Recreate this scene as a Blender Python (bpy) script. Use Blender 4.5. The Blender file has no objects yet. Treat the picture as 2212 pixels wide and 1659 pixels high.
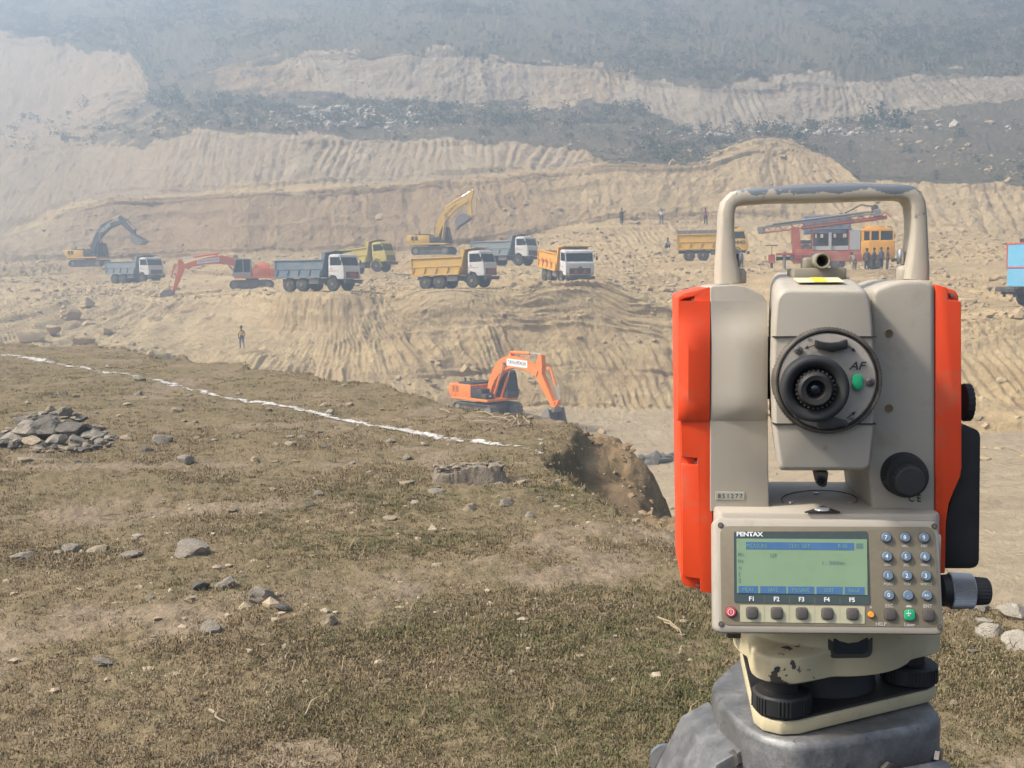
import bpy, bmesh, math, random
import numpy as np
from mathutils import Vector, Matrix, Euler, Quaternion

# ---------------------------------------------------------------- camera
scene = bpy.context.scene
COL = scene.collection
R_ = math.radians
PX = 2372.0                      # focal length in units of the 2212 x 1659 layout grid
CX, CY = 1106.0, 829.5
PITCH = math.atan((829.5 - 600.0) / PX)
ROLL = -0.012
EYE = Vector((0.0, 0.0, 1.6))
cam_data = bpy.data.cameras.new('camera')
cam = bpy.data.objects.new('camera', cam_data)
COL.objects.link(cam)
cam_data.sensor_width = 36.0
cam_data.lens = 36.0 * PX / 2212.0
cam_data.clip_start = 0.02
cam_data.clip_end = 3000.0
CAM_R = Matrix.Rotation(math.pi / 2 - PITCH, 3, 'X') @ Matrix.Rotation(ROLL, 3, 'Z')
cam.matrix_world = Matrix.Translation(EYE) @ CAM_R.to_4x4()
scene.camera = cam

# ---------------------------------------------------------------- sky and sun
SUN_EL, SUN_AZ = R_(47.0), R_(-103.0)      # azimuth from +Y (view direction) towards +X
world = bpy.data.worlds.new('World')
scene.world = world
world.use_nodes = True
wn = world.node_tree
for n_ in list(wn.nodes):
    wn.nodes.remove(n_)
sky = wn.nodes.new('ShaderNodeTexSky')
sky.sky_type = 'NISHITA'
sky.sun_disc = False
sky.sun_elevation = SUN_EL
sky.sun_rotation = SUN_AZ
sky.dust_density = 7.0
sky.air_density = 0.8
bg = wn.nodes.new('ShaderNodeBackground')
bg.inputs['Strength'].default_value = 0.15
wo = wn.nodes.new('ShaderNodeOutputWorld')
wn.links.new(sky.outputs[0], bg.inputs[0])
wn.links.new(bg.outputs[0], wo.inputs[0])
sun_data = bpy.data.lights.new('sun', 'SUN')
sun_data.energy = 5.0
sun_data.angle = R_(6.0)
sun_data.color = (1.0, 0.945, 0.86)
sun = bpy.data.objects.new('sun', sun_data)
COL.objects.link(sun)
SUN_DIR = Vector((math.sin(SUN_AZ) * math.cos(SUN_EL), math.cos(SUN_AZ) * math.cos(SUN_EL), math.sin(SUN_EL)))
sun.rotation_euler = SUN_DIR.to_track_quat('Z', 'Y').to_euler()
sun.location = SUN_DIR * 60

# ---------------------------------------------------------------- exposure and sampling
vs = scene.view_settings
vs.view_transform = 'Standard'
vs.look = 'None'
vs.exposure = 0.72
vs.gamma = 1.0
vs.use_curve_mapping = False
scene.render.engine = 'CYCLES'
scene.cycles.use_denoising = True
scene.cycles.max_bounces = 5
scene.cycles.diffuse_bounces = 2
scene.cycles.glossy_bounces = 3
scene.cycles.transmission_bounces = 4
scene.cycles.transparent_max_bounces = 8
scene.cycles.volume_bounces = 0
scene.cycles.sample_clamp_indirect = 6.0

# ---------------------------------------------------------------- helpers
_Rn = np.array(CAM_R)

def ray(x, y):
    d = CAM_R @ Vector(((x - CX) / PX, -(y - CY) / PX, -1.0))
    return d / d.y

def at(x, y, d):
    """the world point seen at layout position x, y at a distance of d metres along the view"""
    return EYE + ray(x, y) * d

def at_np(x, y, d):
    c = np.stack([(x - CX) / PX, -(y - CY) / PX, -np.ones_like(x)], -1) @ _Rn.T
    c = c / c[..., 1:2]
    return c * d[..., None] + np.array(EYE)

_rng = np.random.default_rng(7)
_T = _rng.random((4, 512, 512)).astype(np.float32)

def noise2(x, y, s=0):
    x = np.asarray(x, np.float32) + s * 37.17
    y = np.asarray(y, np.float32) + s * 91.73
    xi = np.floor(x).astype(np.int32); yi = np.floor(y).astype(np.int32)
    fx = x - xi; fy = y - yi
    fx = fx * fx * (3 - 2 * fx); fy = fy * fy * (3 - 2 * fy)
    T = _T[s % 4]
    x0 = xi & 511; x1 = (xi + 1) & 511; y0 = yi & 511; y1 = (yi + 1) & 511
    a = T[x0, y0]; b = T[x1, y0]; c = T[x0, y1]; d = T[x1, y1]
    return (a + (b - a) * fx) * (1 - fy) + (c + (d - c) * fx) * fy

def fbm(x, y, o=4, s=0, gain=0.5):
    r = 0; a = 1.0; t = 0
    for k in range(o):
        r = r + a * (noise2(x, y, s + k) - 0.5); t += a
        a *= gain; x = x * 2.03; y = y * 2.03
    return r / t * 2

def smooth(a, b, x):
    t = np.clip((x - a) / (b - a), 0, 1)
    return t * t * (3 - 2 * t)

def tag(o, label=None, cat=None, group=None, kind=None):
    if label: o['label'] = label
    if cat: o['category'] = cat
    if group: o['group'] = group
    if kind: o['kind'] = kind
    return o

def empty(name, loc=(0, 0, 0), rot=None, parent=None):
    o = bpy.data.objects.new(name, None)
    COL.objects.link(o)
    o.location = loc
    if rot is not None: o.rotation_euler = rot
    o.empty_display_size = 0.1
    o.parent = parent
    return o

def link_mesh(name, me, mat, parent=None):
    o = bpy.data.objects.new(name, me)
    if mat is not None and len(me.materials) == 0: me.materials.append(mat)
    COL.objects.link(o)
    o.parent = parent
    return o

def np_mesh(name, V, F, smooth_=True):
    me = bpy.data.meshes.new(name)
    V = np.asarray(V, np.float32); F = np.asarray(F, np.int32)
    k = F.shape[1]
    me.vertices.add(len(V)); me.vertices.foreach_set('co', V.ravel())
    me.loops.add(F.size); me.loops.foreach_set('vertex_index', F.ravel())
    me.polygons.add(len(F)); me.polygons.foreach_set('loop_start', np.arange(0, F.size, k, dtype=np.int32))
    me.polygons.foreach_set('use_smooth', np.full(len(F), smooth_))
    me.update(calc_edges=True)
    return me

class MB:
    """collects solid shapes; build() links them as one mesh object"""
    def __init__(s):
        s.v = []; s.f = []
    def add(s, V, F, mat=None):
        n = len(s.v)
        for p in V:
            p = Vector(p)
            s.v.append(mat @ p if mat is not None else p)
        s.f += [tuple(i + n for i in f) for f in F]
        return s
    def box(s, c, d, rot=None, taper=(1, 1)):
        x, y, z = d[0] / 2, d[1] / 2, d[2] / 2
        tx, ty = taper
        V = [(-x, -y, -z), (x, -y, -z), (x, y, -z), (-x, y, -z), (-x * tx, -y * ty, z), (x * tx, -y * ty, z), (x * tx, y * ty, z), (-x * tx, y * ty, z)]
        F = [(3, 2, 1, 0), (4, 5, 6, 7), (0, 1, 5, 4), (1, 2, 6, 5), (2, 3, 7, 6), (3, 0, 4, 7)]
        M = Matrix.Translation(c)
        if rot is not None: M = M @ Euler(rot).to_matrix().to_4x4()
        return s.add(V, F, M)
    def prism(s, poly, a0, a1, axis='y', mat=None):
        """polygon extruded from a0 to a1; axis y: polygon in x,z; axis x: in y,z; axis z: in x,y"""
        n = len(poly)
        def P(p, a):
            if axis == 'y': return (p[0], a, p[1])
            if axis == 'x': return (a, p[0], p[1])
            return (p[0], p[1], a)
        V = [P(p, a0) for p in poly] + [P(p, a1) for p in poly]
        F = [tuple(range(n)), tuple(range(2 * n - 1, n - 1, -1))]
        F += [(i, i + n, (i + 1) % n + n, (i + 1) % n) for i in range(n)]
        return s.add(V, F, mat)
    def loft(s, rings, cap=True, closed=True):
        n = len(rings[0]); V = [p for r in rings for p in r]; F = []
        m = n if closed else n - 1
        for k in range(len(rings) - 1):
            for i in range(m):
                j = (i + 1) % n
                F.append((k * n + i, k * n + j, (k + 1) * n + j, (k + 1) * n + i))
        if cap:
            F.append(tuple(range(n - 1, -1, -1))); b = (len(rings) - 1) * n
            F.append(tuple(b + i for i in range(n)))
        return s.add(V, F)
    def lathe(s, prof, n=24, o=(0, 0, 0), ax=(0, 0, 1), knurl=None):
        """prof: (distance along axis, radius)"""
        q = Vector((0, 0, 1)).rotation_difference(Vector(ax).normalized()).to_matrix()
        o = Vector(o); rings = []
        for k, (h, r) in enumerate(prof):
            ring = []
            for i in range(n):
                a = 2 * math.pi * i / n
                rr = r
                if knurl and k in knurl[0] and i % 2: rr = r - knurl[1]
                ring.append(o + q @ Vector((rr * math.cos(a), rr * math.sin(a), h)))
            rings.append(ring)
        return s.loft(rings)
    def cyl(s, p0, p1, r0, r1=None, n=12):
        p0 = Vector(p0); p1 = Vector(p1); d = p1 - p0
        return s.lathe([(0, r0), (d.length, r0 if r1 is None else r1)], n, p0, d)
    def tube(s, pts, r, n=8):
        pts = [Vector(p) for p in pts]; rings = []
        up = None
        for k, p in enumerate(pts):
            t = (pts[min(k + 1, len(pts) - 1)] - pts[max(k - 1, 0)]).normalized()
            if up is None: up = t.orthogonal().normalized()
            up = (up - t * up.dot(t)).normalized()
            b = t.cross(up)
            rr = r[k] if isinstance(r, (list, tuple)) else r
            rings.append([p + up * rr * math.cos(2 * math.pi * i / n) + b * rr * math.sin(2 * math.pi * i / n) for i in range(n)])
        return s.loft(rings)
    def bar(s, p0, p1, w, h):
        """box beam between two points, w sideways, h upwards"""
        p0 = Vector(p0); p1 = Vector(p1); t = (p1 - p0).normalized()
        side = t.cross(Vector((0, 0, 1)))
        side = Vector((0, 1, 0)) if side.length < 1e-4 else side.normalized()
        up = side.cross(t).normalized()
        rings = []
        for p in (p0, p1):
            rings.append([p + side * w / 2 * a + up * h / 2 * b for a, b in ((-1, -1), (1, -1), (1, 1), (-1, 1))])
        return s.loft(rings)
    def build(s, name, mat, parent=None, bevel=0.0, seg=2, ang=32, loc=None):
        bm = bmesh.new()
        vs_ = [bm.verts.new(p) for p in s.v]
        for f in s.f:
            try: bm.faces.new([vs_[i] for i in f])
            except ValueError: pass
        bmesh.ops.recalc_face_normals(bm, faces=bm.faces)
        if bevel > 0:
            ed = [e for e in bm.edges if len(e.link_faces) == 2 and e.calc_face_angle(0) > R_(25)]
            bmesh.ops.bevel(bm, geom=ed, offset=bevel, segments=seg, profile=0.5, affect='EDGES', clamp_overlap=True)
        me = bpy.data.meshes.new(name)
        bm.to_mesh(me); bm.free()
        me.shade_smooth()
        me.set_sharp_from_angle(angle=R_(ang))
        o = link_mesh(name, me, mat, parent)
        if loc is not None: o.location = loc
        return o

# ---------------------------------------------------------------- material helpers
class NT:
    def __init__(s, name):
        s.m = bpy.data.materials.new(name); s.m.use_nodes = True
        s.t = s.m.node_tree; s.N = s.t.nodes; s.L = s.t.links
        s.p = s.N['Principled BSDF']; s.out = s.N['Material Output']
    def n(s, typ, **kw):
        o = s.N.new(typ)
        for k, v in kw.items():
            if k.startswith('i_'):
                key = k[2:]
                key = int(key) if key.isdigit() else key.replace('_', ' ')
                o.inputs[key].default_value = v
            else: setattr(o, k, v)
        return o
    def l(s, a, b): s.L.new(a, b)
    def coord(s, which='Object', scale=(1, 1, 1)):
        tc = s.n('ShaderNodeTexCoord'); mp = s.n('ShaderNodeMapping')
        mp.inputs['Scale'].default_value = scale
        s.l(tc.outputs[which], mp.inputs[0]); return mp.outputs[0]
    def noise(s, vec, scale, detail=4, rough=0.55, dist=0.0):
        o = s.n('ShaderNodeTexNoise', i_Scale=scale, i_Detail=detail, i_Roughness=rough, i_Distortion=dist)
        s.l(vec, o.inputs['Vector']); return o.outputs['Fac']
    def ramp(s, fac, stops, interp='LINEAR'):
        o = s.n('ShaderNodeValToRGB'); cr = o.color_ramp; cr.interpolation = interp
        while len(cr.elements) < len(stops): cr.elements.new(0.5)
        for e, (p, c) in zip(cr.elements, stops):
            e.position = p; e.color = (c, c, c, 1) if isinstance(c, (int, float)) else (*c, 1)
        s.l(fac, o.inputs[0]); return o.outputs[0]
    def mix(s, fac, a, b, mode='MIX'):
        o = s.n('ShaderNodeMix', data_type='RGBA', blend_type=mode)
        for sock, val in ((o.inputs[0], fac), (o.inputs[6], a), (o.inputs[7], b)):
            if hasattr(val, 'links'): s.l(val, sock)
            elif isinstance(val, (int, float)): sock.default_value = val
            else: sock.default_value = (*val, 1)
        return o.outputs[2]
    def math(s, op, a, b=None):
        o = s.n('ShaderNodeMath', operation=op)
        for sock, val in ((o.inputs[0], a), (o.inputs[1], b)):
            if val is None: continue
            if hasattr(val, 'links'): s.l(val, sock)
            else: sock.default_value = val
        return o.outputs[0]
    def bump(s, h, strength=0.4, dist=0.02):
        b = s.n('ShaderNodeBump', i_Strength=strength, i_Distance=dist)
        s.l(h, b.inputs['Height']); s.l(b.outputs[0], s.p.inputs['Normal'])
    def set(s, color=None, rough=None, metal=None, spec=None):
        for key, val in (('Base Color', color), ('Roughness', rough), ('Metallic', metal), ('Specular IOR Level', spec)):
            if val is None: continue
            k = s.p.inputs[key]
            if hasattr(val, 'links'): s.l(val, k)
            elif isinstance(val, (int, float)): k.default_value = val
            else: k.default_value = (*val, 1)
        return s.m

def paint(name, col, rough=0.5, dirt=0.25, dirtcol=(0.42, 0.34, 0.23), scale=3.0, metal=0.0, grain=0.08, spec=0.4):
    """painted or plain surface with uneven dust and slight colour drift"""
    t = NT(name); v = t.coord('Object')
    f = t.noise(v, scale, 6, 0.62)
    c = t.mix(t.ramp(t.noise(v, scale * 7, 3), [(0.3, 1 - grain), (0.7, 1 + grain * 0.6)]), (0, 0, 0), col)
    c2 = t.mix(t.math('MULTIPLY', t.ramp(f, [(0.42, 0.0), (0.72, 1.0)]), dirt), c, dirtcol)
    r = t.ramp(f, [(0.3, rough), (0.75, min(1, rough + 0.25))])
    return t.set(c2, r, metal, spec)

def plain(name, col, rough=0.5, metal=0.0, spec=0.4):
    """even material with a fine grain"""
    t = NT(name)
    f = t.noise(t.coord('Object'), 220.0, 2)
    c = t.mix(t.ramp(f, [(0.3, 0.9), (0.7, 1.0)]), (0, 0, 0), col)
    return t.set(c, rough, metal, spec)
# ================================================================ the setting: cut hillside and pit
def curve(*pts):
    p = np.array(pts, float)
    return p[:, 0], p[:, 1], p[:, 2]

def zcurve(*pts):                 # x, height below the eye, distance
    out = []
    for x, z, d in pts:
        # layout row that shows height z at distance d
        lo, hi = -3000.0, 9000.0
        for _ in range(50):
            mid = (lo + hi) / 2
            if (EYE + ray(x, mid) * d).z - EYE.z > z: lo = mid
            else: hi = mid
        out.append((x, mid, d))
    return curve(*out)

FC = [
 zcurve((-500, -11.8, 15), (1500, -11.2, 15), (1900, -9.2, 14), (2700, -8.6, 14)),
 zcurve((-500, -11.0, 42), (1400, -10.6, 42), (1850, -8.2, 38), (2700, -7.8, 36)),
 curve((-500, 860, 72), (0, 850, 72), (400, 850, 74), (740, 868, 74), (900, 880, 75), (1000, 884, 76.5), (1250, 882, 77.5), (1470, 885, 77.5), (1620, 890, 75), (1760, 930, 60), (1900, 932, 54), (2212, 930, 52), (2700, 930, 52)),
 curve((-500, 775, 74), (0, 765, 74), (250, 775, 76), (400, 772, 79), (560, 768, 79.5), (700, 800, 78), (900, 806, 77.9), (1000, 806, 79), (1250, 795, 79.6), (1470, 815, 79.3), (1620, 820, 77), (1760, 880, 63), (1900, 870, 56), (2080, 865, 55), (2212, 860, 54.5), (2700, 860, 55)),
 curve((-500, 755, 78), (0, 742, 78), (250, 756, 79), (400, 754, 82.5), (560, 751, 83), (700, 750, 81), (900, 724, 81.2), (1100, 712, 81.6), (1250, 702, 81.6), (1470, 740, 81.2), (1620, 745, 79), (1760, 800, 66), (1900, 770, 59), (2080, 740, 59), (2212, 730, 59), (2700, 730, 59)),
 curve((-500, 655, 110), (0, 650, 110), (150, 645, 111), (250, 645, 109), (330, 650, 105), (420, 646, 103), (500, 641, 100), (600, 641, 92), (740, 641, 85), (900, 640, 84.5), (1050, 632, 84), (1150, 618, 83.5), (1250, 606, 83.5), (1300, 612, 83.5), (1360, 640, 83), (1470, 665, 83), (1620, 672, 80), (1760, 680, 72), (1900, 690, 66), (2080, 705, 61.5), (2212, 692, 61.5), (2700, 690, 62)),
 curve((-500, 628, 118), (0, 626, 118), (250, 624, 117), (330, 631, 109), (420, 632, 108), (500, 628, 107), (620, 626, 102), (740, 626, 92), (900, 622, 94), (1100, 607, 93), (1250, 605, 93), (1360, 607, 93), (1470, 610, 95), (1620, 598, 92), (1760, 585, 92), (1900, 584, 90), (2080, 620, 80), (2212, 650, 70), (2700, 650, 70)),
 curve((-500, 600, 126), (0, 598, 126), (150, 594, 128), (300, 594, 128), (500, 597, 118), (700, 600, 116), (900, 592, 113), (1000, 582, 113), (1130, 574, 114), (1300, 574, 106), (1470, 564, 106), (1600, 559, 106), (1760, 566, 100), (1900, 560, 100), (2080, 565, 96), (2212, 560, 92), (2700, 560, 92)),
 curve((-500, 575, 131), (0, 580, 131), (200, 579, 132), (300, 575, 132), (500, 562, 122), (700, 562, 120), (860, 558, 117), (950, 553, 114.5), (1020, 548, 115), (1100, 530, 118), (1200, 505, 119), (1330, 489, 118), (1470, 487, 118), (1620, 490, 117), (1760, 495, 116), (1900, 505, 112), (2080, 525, 106), (2212, 530, 102), (2700, 530, 102)),
 curve((-500, 562, 140), (0, 566, 140), (200, 568, 140), (300, 562, 140), (500, 550, 127), (700, 548, 126), (860, 542, 124), (950, 538, 123), (1020, 535, 123), (1100, 518, 123), (1200, 495, 123), (1330, 479, 123), (1470, 476, 123), (1620, 478, 122), (1760, 484, 121), (1900, 490, 118), (2080, 500, 113), (2212, 510, 110), (2700, 510, 110)),
 curve((-500, 535, 152), (0, 521, 152), (80, 490, 151), (150, 455, 149), (250, 430, 147), (531, 422, 136), (741, 407, 134), (952, 392, 133), (1109, 380, 132), (1200, 375, 132), (1308, 356, 132), (1450, 358, 132), (1533, 355, 132), (1580, 335, 133), (1633, 318, 134), (1700, 325, 134), (1797, 349, 132), (1857, 394, 128), (1957, 396, 125), (2080, 398, 122), (2212, 399, 120), (2700, 399, 120)),
 curve((-500, 527, 157), (0, 513, 157), (80, 481, 157), (150, 445, 155), (250, 421, 152), (531, 413, 141), (741, 398, 139), (952, 383, 138), (1109, 371, 137), (1200, 366, 137), (1308, 350, 136), (1450, 353, 136), (1533, 350, 136), (1580, 330, 137), (1633, 314, 137), (1700, 320, 137), (1797, 343, 135), (1857, 388, 131), (1957, 391, 128), (2080, 393, 125), (2212, 394, 123), (2700, 394, 123)),
 curve((-500, 350, 188), (0, 335, 182), (140, 328, 173), (245, 320, 166), (361, 297, 156), (451, 287, 153), (556, 287, 150), (626, 303, 147), (852, 307, 147), (1108, 308, 146), (1200, 318, 145), (1260, 326, 144), (1310, 343, 140), (1450, 345, 140), (1533, 340, 141), (1633, 308, 140), (1700, 314, 140), (1797, 335, 139), (1857, 380, 134), (2212, 385, 127), (2700, 385, 127)),
 curve((-500, 275, 240), (0, 262, 232), (90, 256, 222), (180, 240, 212), (240, 206, 207), (350, 200, 200), (450, 205, 190), (676, 203, 185), (852, 220, 182), (1052, 221, 182), (1200, 226, 182), (1333, 230, 180), (1450, 258, 174), (1558, 293, 168), (1658, 285, 168), (1797, 269, 168), (1957, 249, 168), (2106, 224, 168), (2212, 219, 168), (2700, 215, 168)),
 curve((-500, 75, 262), (0, 83, 252), (150, 95, 238), (280, 118, 222), (325, 175, 208), (350, 192, 203), (451, 155, 200), (651, 125, 194), (802, 118, 190), (877, 108, 190), (1108, 128, 190), (1284, 150, 188), (1358, 167, 186), (1508, 190, 178), (1633, 194, 177), (1757, 185, 177), (1957, 172, 177), (2057, 167, 177), (2212, 165, 177), (2700, 160, 177)),
 curve((-500, -30, 330), (0, -30, 325), (400, -40, 300), (1100, -40, 275), (2212, -40, 262), (2700, -40, 262)),
 curve((-500, -85, 365), (0, -85, 358), (1100, -90, 306), (2212, -90, 292), (2700, -90, 292)),
 curve((-500, -10, 440), (0, -10, 432), (1100, -10, 380), (2212, -10, 366), (2700, -10, 366)),
]
ROWS = [26, 92, 34, 40, 60, 42, 42, 38, 16, 78, 10, 52, 58, 56, 70, 22, 3]
NX = 1010
gx = np.linspace(-330, 2545, NX)
P_rows, seg_id, seg_t = [], [], []
for k in range(len(FC) - 1):
    A = at_np(gx, np.interp(gx, FC[k][0], FC[k][1]), np.interp(gx, FC[k][0], FC[k][2]))
    B = at_np(gx, np.interp(gx, FC[k + 1][0], FC[k + 1][1]), np.interp(gx, FC[k + 1][0], FC[k + 1][2]))
    for i in range(ROWS[k]):
        t = i / ROWS[k]
        P_rows.append(A + (B - A) * t); seg_id.append(k); seg_t.append(t)
P_rows.append(B); seg_id.append(len(FC) - 2); seg_t.append(1.0)
FP = np.array(P_rows)                               # rows x NX x 3
seg_id = np.array(seg_id); seg_t = np.array(seg_t)
NR = len(FP)

def normals_of(G):
    du = np.gradient(G, axis=1); dv = np.gradient(G, axis=0)
    n = np.cross(du, dv); n /= np.linalg.norm(n, axis=-1, keepdims=True) + 1e-9
    return n
# soften the creases between the bands before roughening
for _ in range(2):
    FP[1:-1] = FP[1:-1] * 0.5 + (FP[:-2] + FP[2:]) * 0.25
FN = normals_of(FP)
U = FP[:, :, 0]
V_ = np.concatenate([np.zeros((1, NX)), np.cumsum(np.linalg.norm(np.diff(FP, axis=0), axis=2), 0)], 0)
V_ = V_ * 0.0 + np.repeat(V_.mean(1)[:, None], NX, 1)

# per band: flute height, flute spacing, bulges, bulge size, clods
BAND = {0: (0, 1, .12, 6, .03), 1: (0, 1, .14, 6, .035), 2: (.50, 1.4, .50, 4, .04), 3: (.58, 1.4, .50, 5, .04), 4: (.58, 1.4, .50, 5, .04),
        5: (0, 1, .22, 4, .13), 6: (0, 1, .25, 5, .12), 7: (.28, 1.2, .40, 4, .10), 8: (0, 1, .22, 4, .12), 9: (.60, 2.0, .70, 8, .08),
        10: (.10, 1, .22, 4, .12), 11: (.62, 1.5, .65, 9, .06), 12: (.08, 2, .75, 10, .16), 13: (.75, 2.4, .9, 10, .10),
        14: (0, 2, 1.6, 16, .3), 15: (0, 2, 2.0, 20, .3), 16: (0, 2, 1, 20, .2)}
def bandval(j):
    v = np.array([BAND[k][j] for k in range(len(ROWS))], float)
    # blend between the middles of neighbouring bands a little
    out = v[seg_id].copy()
    nxt = v[np.minimum(seg_id + 1, len(ROWS) - 1)]; prv = v[np.maximum(seg_id - 1, 0)]
    w = 0.5 * smooth(0.88, 1.0, seg_t); out = out * (1 - w) + nxt * w
    w = 0.5 * (1 - smooth(0.0, 0.12, seg_t)); out = out * (1 - w) + prv * w
    return out[:, None]
G_amp, G_sp, R_amp, R_sz, C_amp = (bandval(j) for j in range(5))
# fluting and tooth marks run down each face; slant changes slowly along it
vb = np.zeros(NR)
for k in range(len(ROWS)):
    m = np.where(seg_id == k)[0]; vb[m] = V_[m, 0] - V_[m[0], 0]
for k in (3, 4):
    m = np.where(seg_id == k)[0]; vb[m] += vb[m[0] - 1]
face_id = np.where(np.isin(seg_id, [2, 3, 4]), 3, seg_id)
vb = vb[:, None] * np.ones((1, NX))
slant = 0.10 + 0.9 * fbm(U * 0.09, V_ * 0.0 + face_id[:, None] * 7.3, 3, 3)
ug = U + slant * vb + 0.35 * fbm(U * 0.5, V_ * 0.4, 3, 5)
gs = np.maximum(G_sp, .3)
def ridge(u, v, s_): return 1 - np.abs(2 * noise2(u, v, s_) - 1)
vv = V_ * 0.11
flute = (0.42 * ridge(ug / gs * .42, vv * .9, 13) + 0.32 * ridge(ug / gs * .95, vv * 2.0, 14) + 0.28 * ridge(ug / gs * 2.1, vv * 4.0, 15) + 0.14 * ridge(ug / gs * 4.6, vv * 9.0, 16)) - 0.66
teeth = np.abs(((ug / 0.55 + 0.5 * noise2(U * .8, V_ * .5, 6)) % 1.0) - 0.5) * 2
patch = smooth(0.36, 0.56, noise2(U * 0.16, V_ * 0.30, 2)) * np.isin(seg_id, [2, 3, 4, 7])[:, None]
calm = 0.5 + 0.5 * smooth(0.30, 0.62, noise2(U * 0.09, V_ * 0.13, 9))
colm = np.zeros((NR, NX))
colm[seg_id == 11] = np.interp(gx, [-500, 300, 520, 620, 1230, 1290, 2700], [.2, .3, .8, 1, 1, .3, .1])[None]
colm[seg_id == 13] = np.interp(gx, [-500, 330, 700, 1330, 1380, 2700], [.5, .3, .3, .3, .8, .9])[None]
colm[seg_id == 9] = np.interp(gx, [-500, 300, 1850, 1930, 2700], [.15, .25, .3, 1, 1])[None]
colm[seg_id == 7] = .35
uc = U + .25 * (slant - .1) * vb + .30 * fbm(U * .6, V_ * .25, 3, 19)
cols = np.abs(np.sin(math.pi * (uc / 1.25 + 1.1 * noise2(U * .35, V_ * .05, 27)))) ** .8 * .45 + .55 * ridge(uc / 1.0, V_ * .06, 28)
fade = .35 + .65 * smooth(.2, .5, noise2(U * .22, V_ * .12, 29))
patch = np.maximum(patch, np.isin(seg_id, [3, 4])[:, None] * .40)
groove = 0.52 * colm * fade * (cols - .6) + G_amp * 1.5 * flute * calm * (1 - .35 * colm) + 0.19 * (teeth - 0.5) * patch * (.45 + .55 * smooth(.25, .55, noise2(U * .5, V_ * .35, 35)))
rough = R_amp * (fbm(U / np.maximum(R_sz, .5), V_ / np.maximum(R_sz, .5), 3, 21, 0.45) + 0.30 * fbm(ug * .9, V_ * .45, 4, 23, .6))
# rock steps: broken ledges along the beds of the lower cut
led = ridge(U * 0.10, V_ * 0.55 + 0.6 * fbm(U * 0.15, V_ * 0.1, 3, 9), 31) ** 2
rough = rough + 0.45 * (led - .4) * (np.isin(seg_id, [7, 9]) + .3 * np.isin(seg_id, [2, 3, 4]))[:, None] * smooth(.35, .6, noise2(U * .07, V_ * .1, 33))
cl = noise2(U * 1.5, V_ * 1.5, 41)
clod = C_amp * (np.maximum(0, cl - 0.58) * 3.0 + 0.9 * fbm(U * 3.1, V_ * 3.1, 2, 45)) * (.3 + 1.4 * smooth(.4, .7, noise2(U * .25, V_ * .25, 47)))
left_big = 1.0 + 1.2 * smooth(330, -50, gx)[None, :] * np.isin(seg_id, [11, 12, 13])[:, None]
FD = FP + FN * (groove * left_big + rough + clod)[..., None]

# level standing places for the machines: (layout x, y, distance, radius, heading)
SPOT = {
 'exc_pit': (1053, 896, 72, 3.2), 'exc_left': (545, 624, 108, 3.4), 'exc_yellow': (938, 551, 116, 3.2), 'exc_dark': (196, 577, 133, 3.0),
 'truck_far': (294, 612, 124, 4.0), 'truck_blue': (690, 629, 87, 4.2), 'truck_lemon': (785, 592, 110, 4.5), 'truck_gold': (985, 623, 87, 4.2),
 'truck_grey': (1092, 575, 110, 4.2), 'truck_front': (1222, 612, 88, 3.6), 'truck_number': (1540, 564, 102, 4.5), 'rig': (1800, 583, 89, 5.5),
 'compressor': (2215, 662, 66, 3.4), 'man_walk': (523, 754, 81.5, 1.2), 'blue_unit': (1785, 552, 100, 3.5),
}
SPOT_P = {k: at(*v[:3]) for k, v in SPOT.items()}
for k, v in SPOT.items():
    c = SPOT_P[k]
    dd = np.hypot(FD[:, :, 0] - c.x, FD[:, :, 1] - c.y)
    w = (1 - smooth(v[3] * 0.75, v[3] * 1.35, dd)) * (1 - smooth(1.8, 3.0, np.abs(FD[:, :, 2] - c.z)))
    FD[:, :, 2] = FD[:, :, 2] * (1 - w) + (c.z - 0.02 + 0.05 * fbm(FD[:, :, 0] * 1.3, FD[:, :, 1] * 1.3, 3, 8)) * w

# what the slopes are made of: bands of scrub, pale subsoil, red-brown soil
def ix(*pts):
    p = np.array(pts, float); return np.interp(gx, p[:, 0], p[:, 1])
Z = np.zeros(NX); O1 = np.ones(NX)
SCRUB = {12: ix((-500, .25), (100, .25), (200, .35), (300, .6), (440, .85), (600, 1), (2700, 1)), 13: ix((-500, .28), (300, .25), (335, .9), (440, .85), (480, .5), (640, .45), (690, .1), (1150, .15), (1230, .4), (1330, .35), (1380, .08), (2700, .12)),
         11: ix((-500, 0), (1285, 0), (1320, 1), (1540, .8), (1560, .1), (1740, .1), (1800, .9), (2700, 1)), 10: ix((-500, .2), (1285, .25), (1320, .9), (1545, .5), (1570, 0), (1760, 0), (1810, .8), (2700, .9)),
         14: O1, 15: O1, 16: O1}
PALE = {13: ix((-500, .4), (320, .45), (340, .1), (640, .1), (690, .8), (1150, .75), (1240, .3), (1330, .3), (1370, .95), (2200, .9), (2700, .8)),
        11: ix((-500, .4), (200, .5), (560, .7), (700, .6), (1250, .5), (1300, .0), (2700, 0)), 12: ix((-500, .3), (220, .35), (300, 0), (2700, 0)), 4: O1 * .12, 1: O1 * .2, 0: O1 * .2,
        9: ix((-500, .35), (180, .3), (260, 0), (1900, 0), (2000, .2), (2700, .2))}
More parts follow.
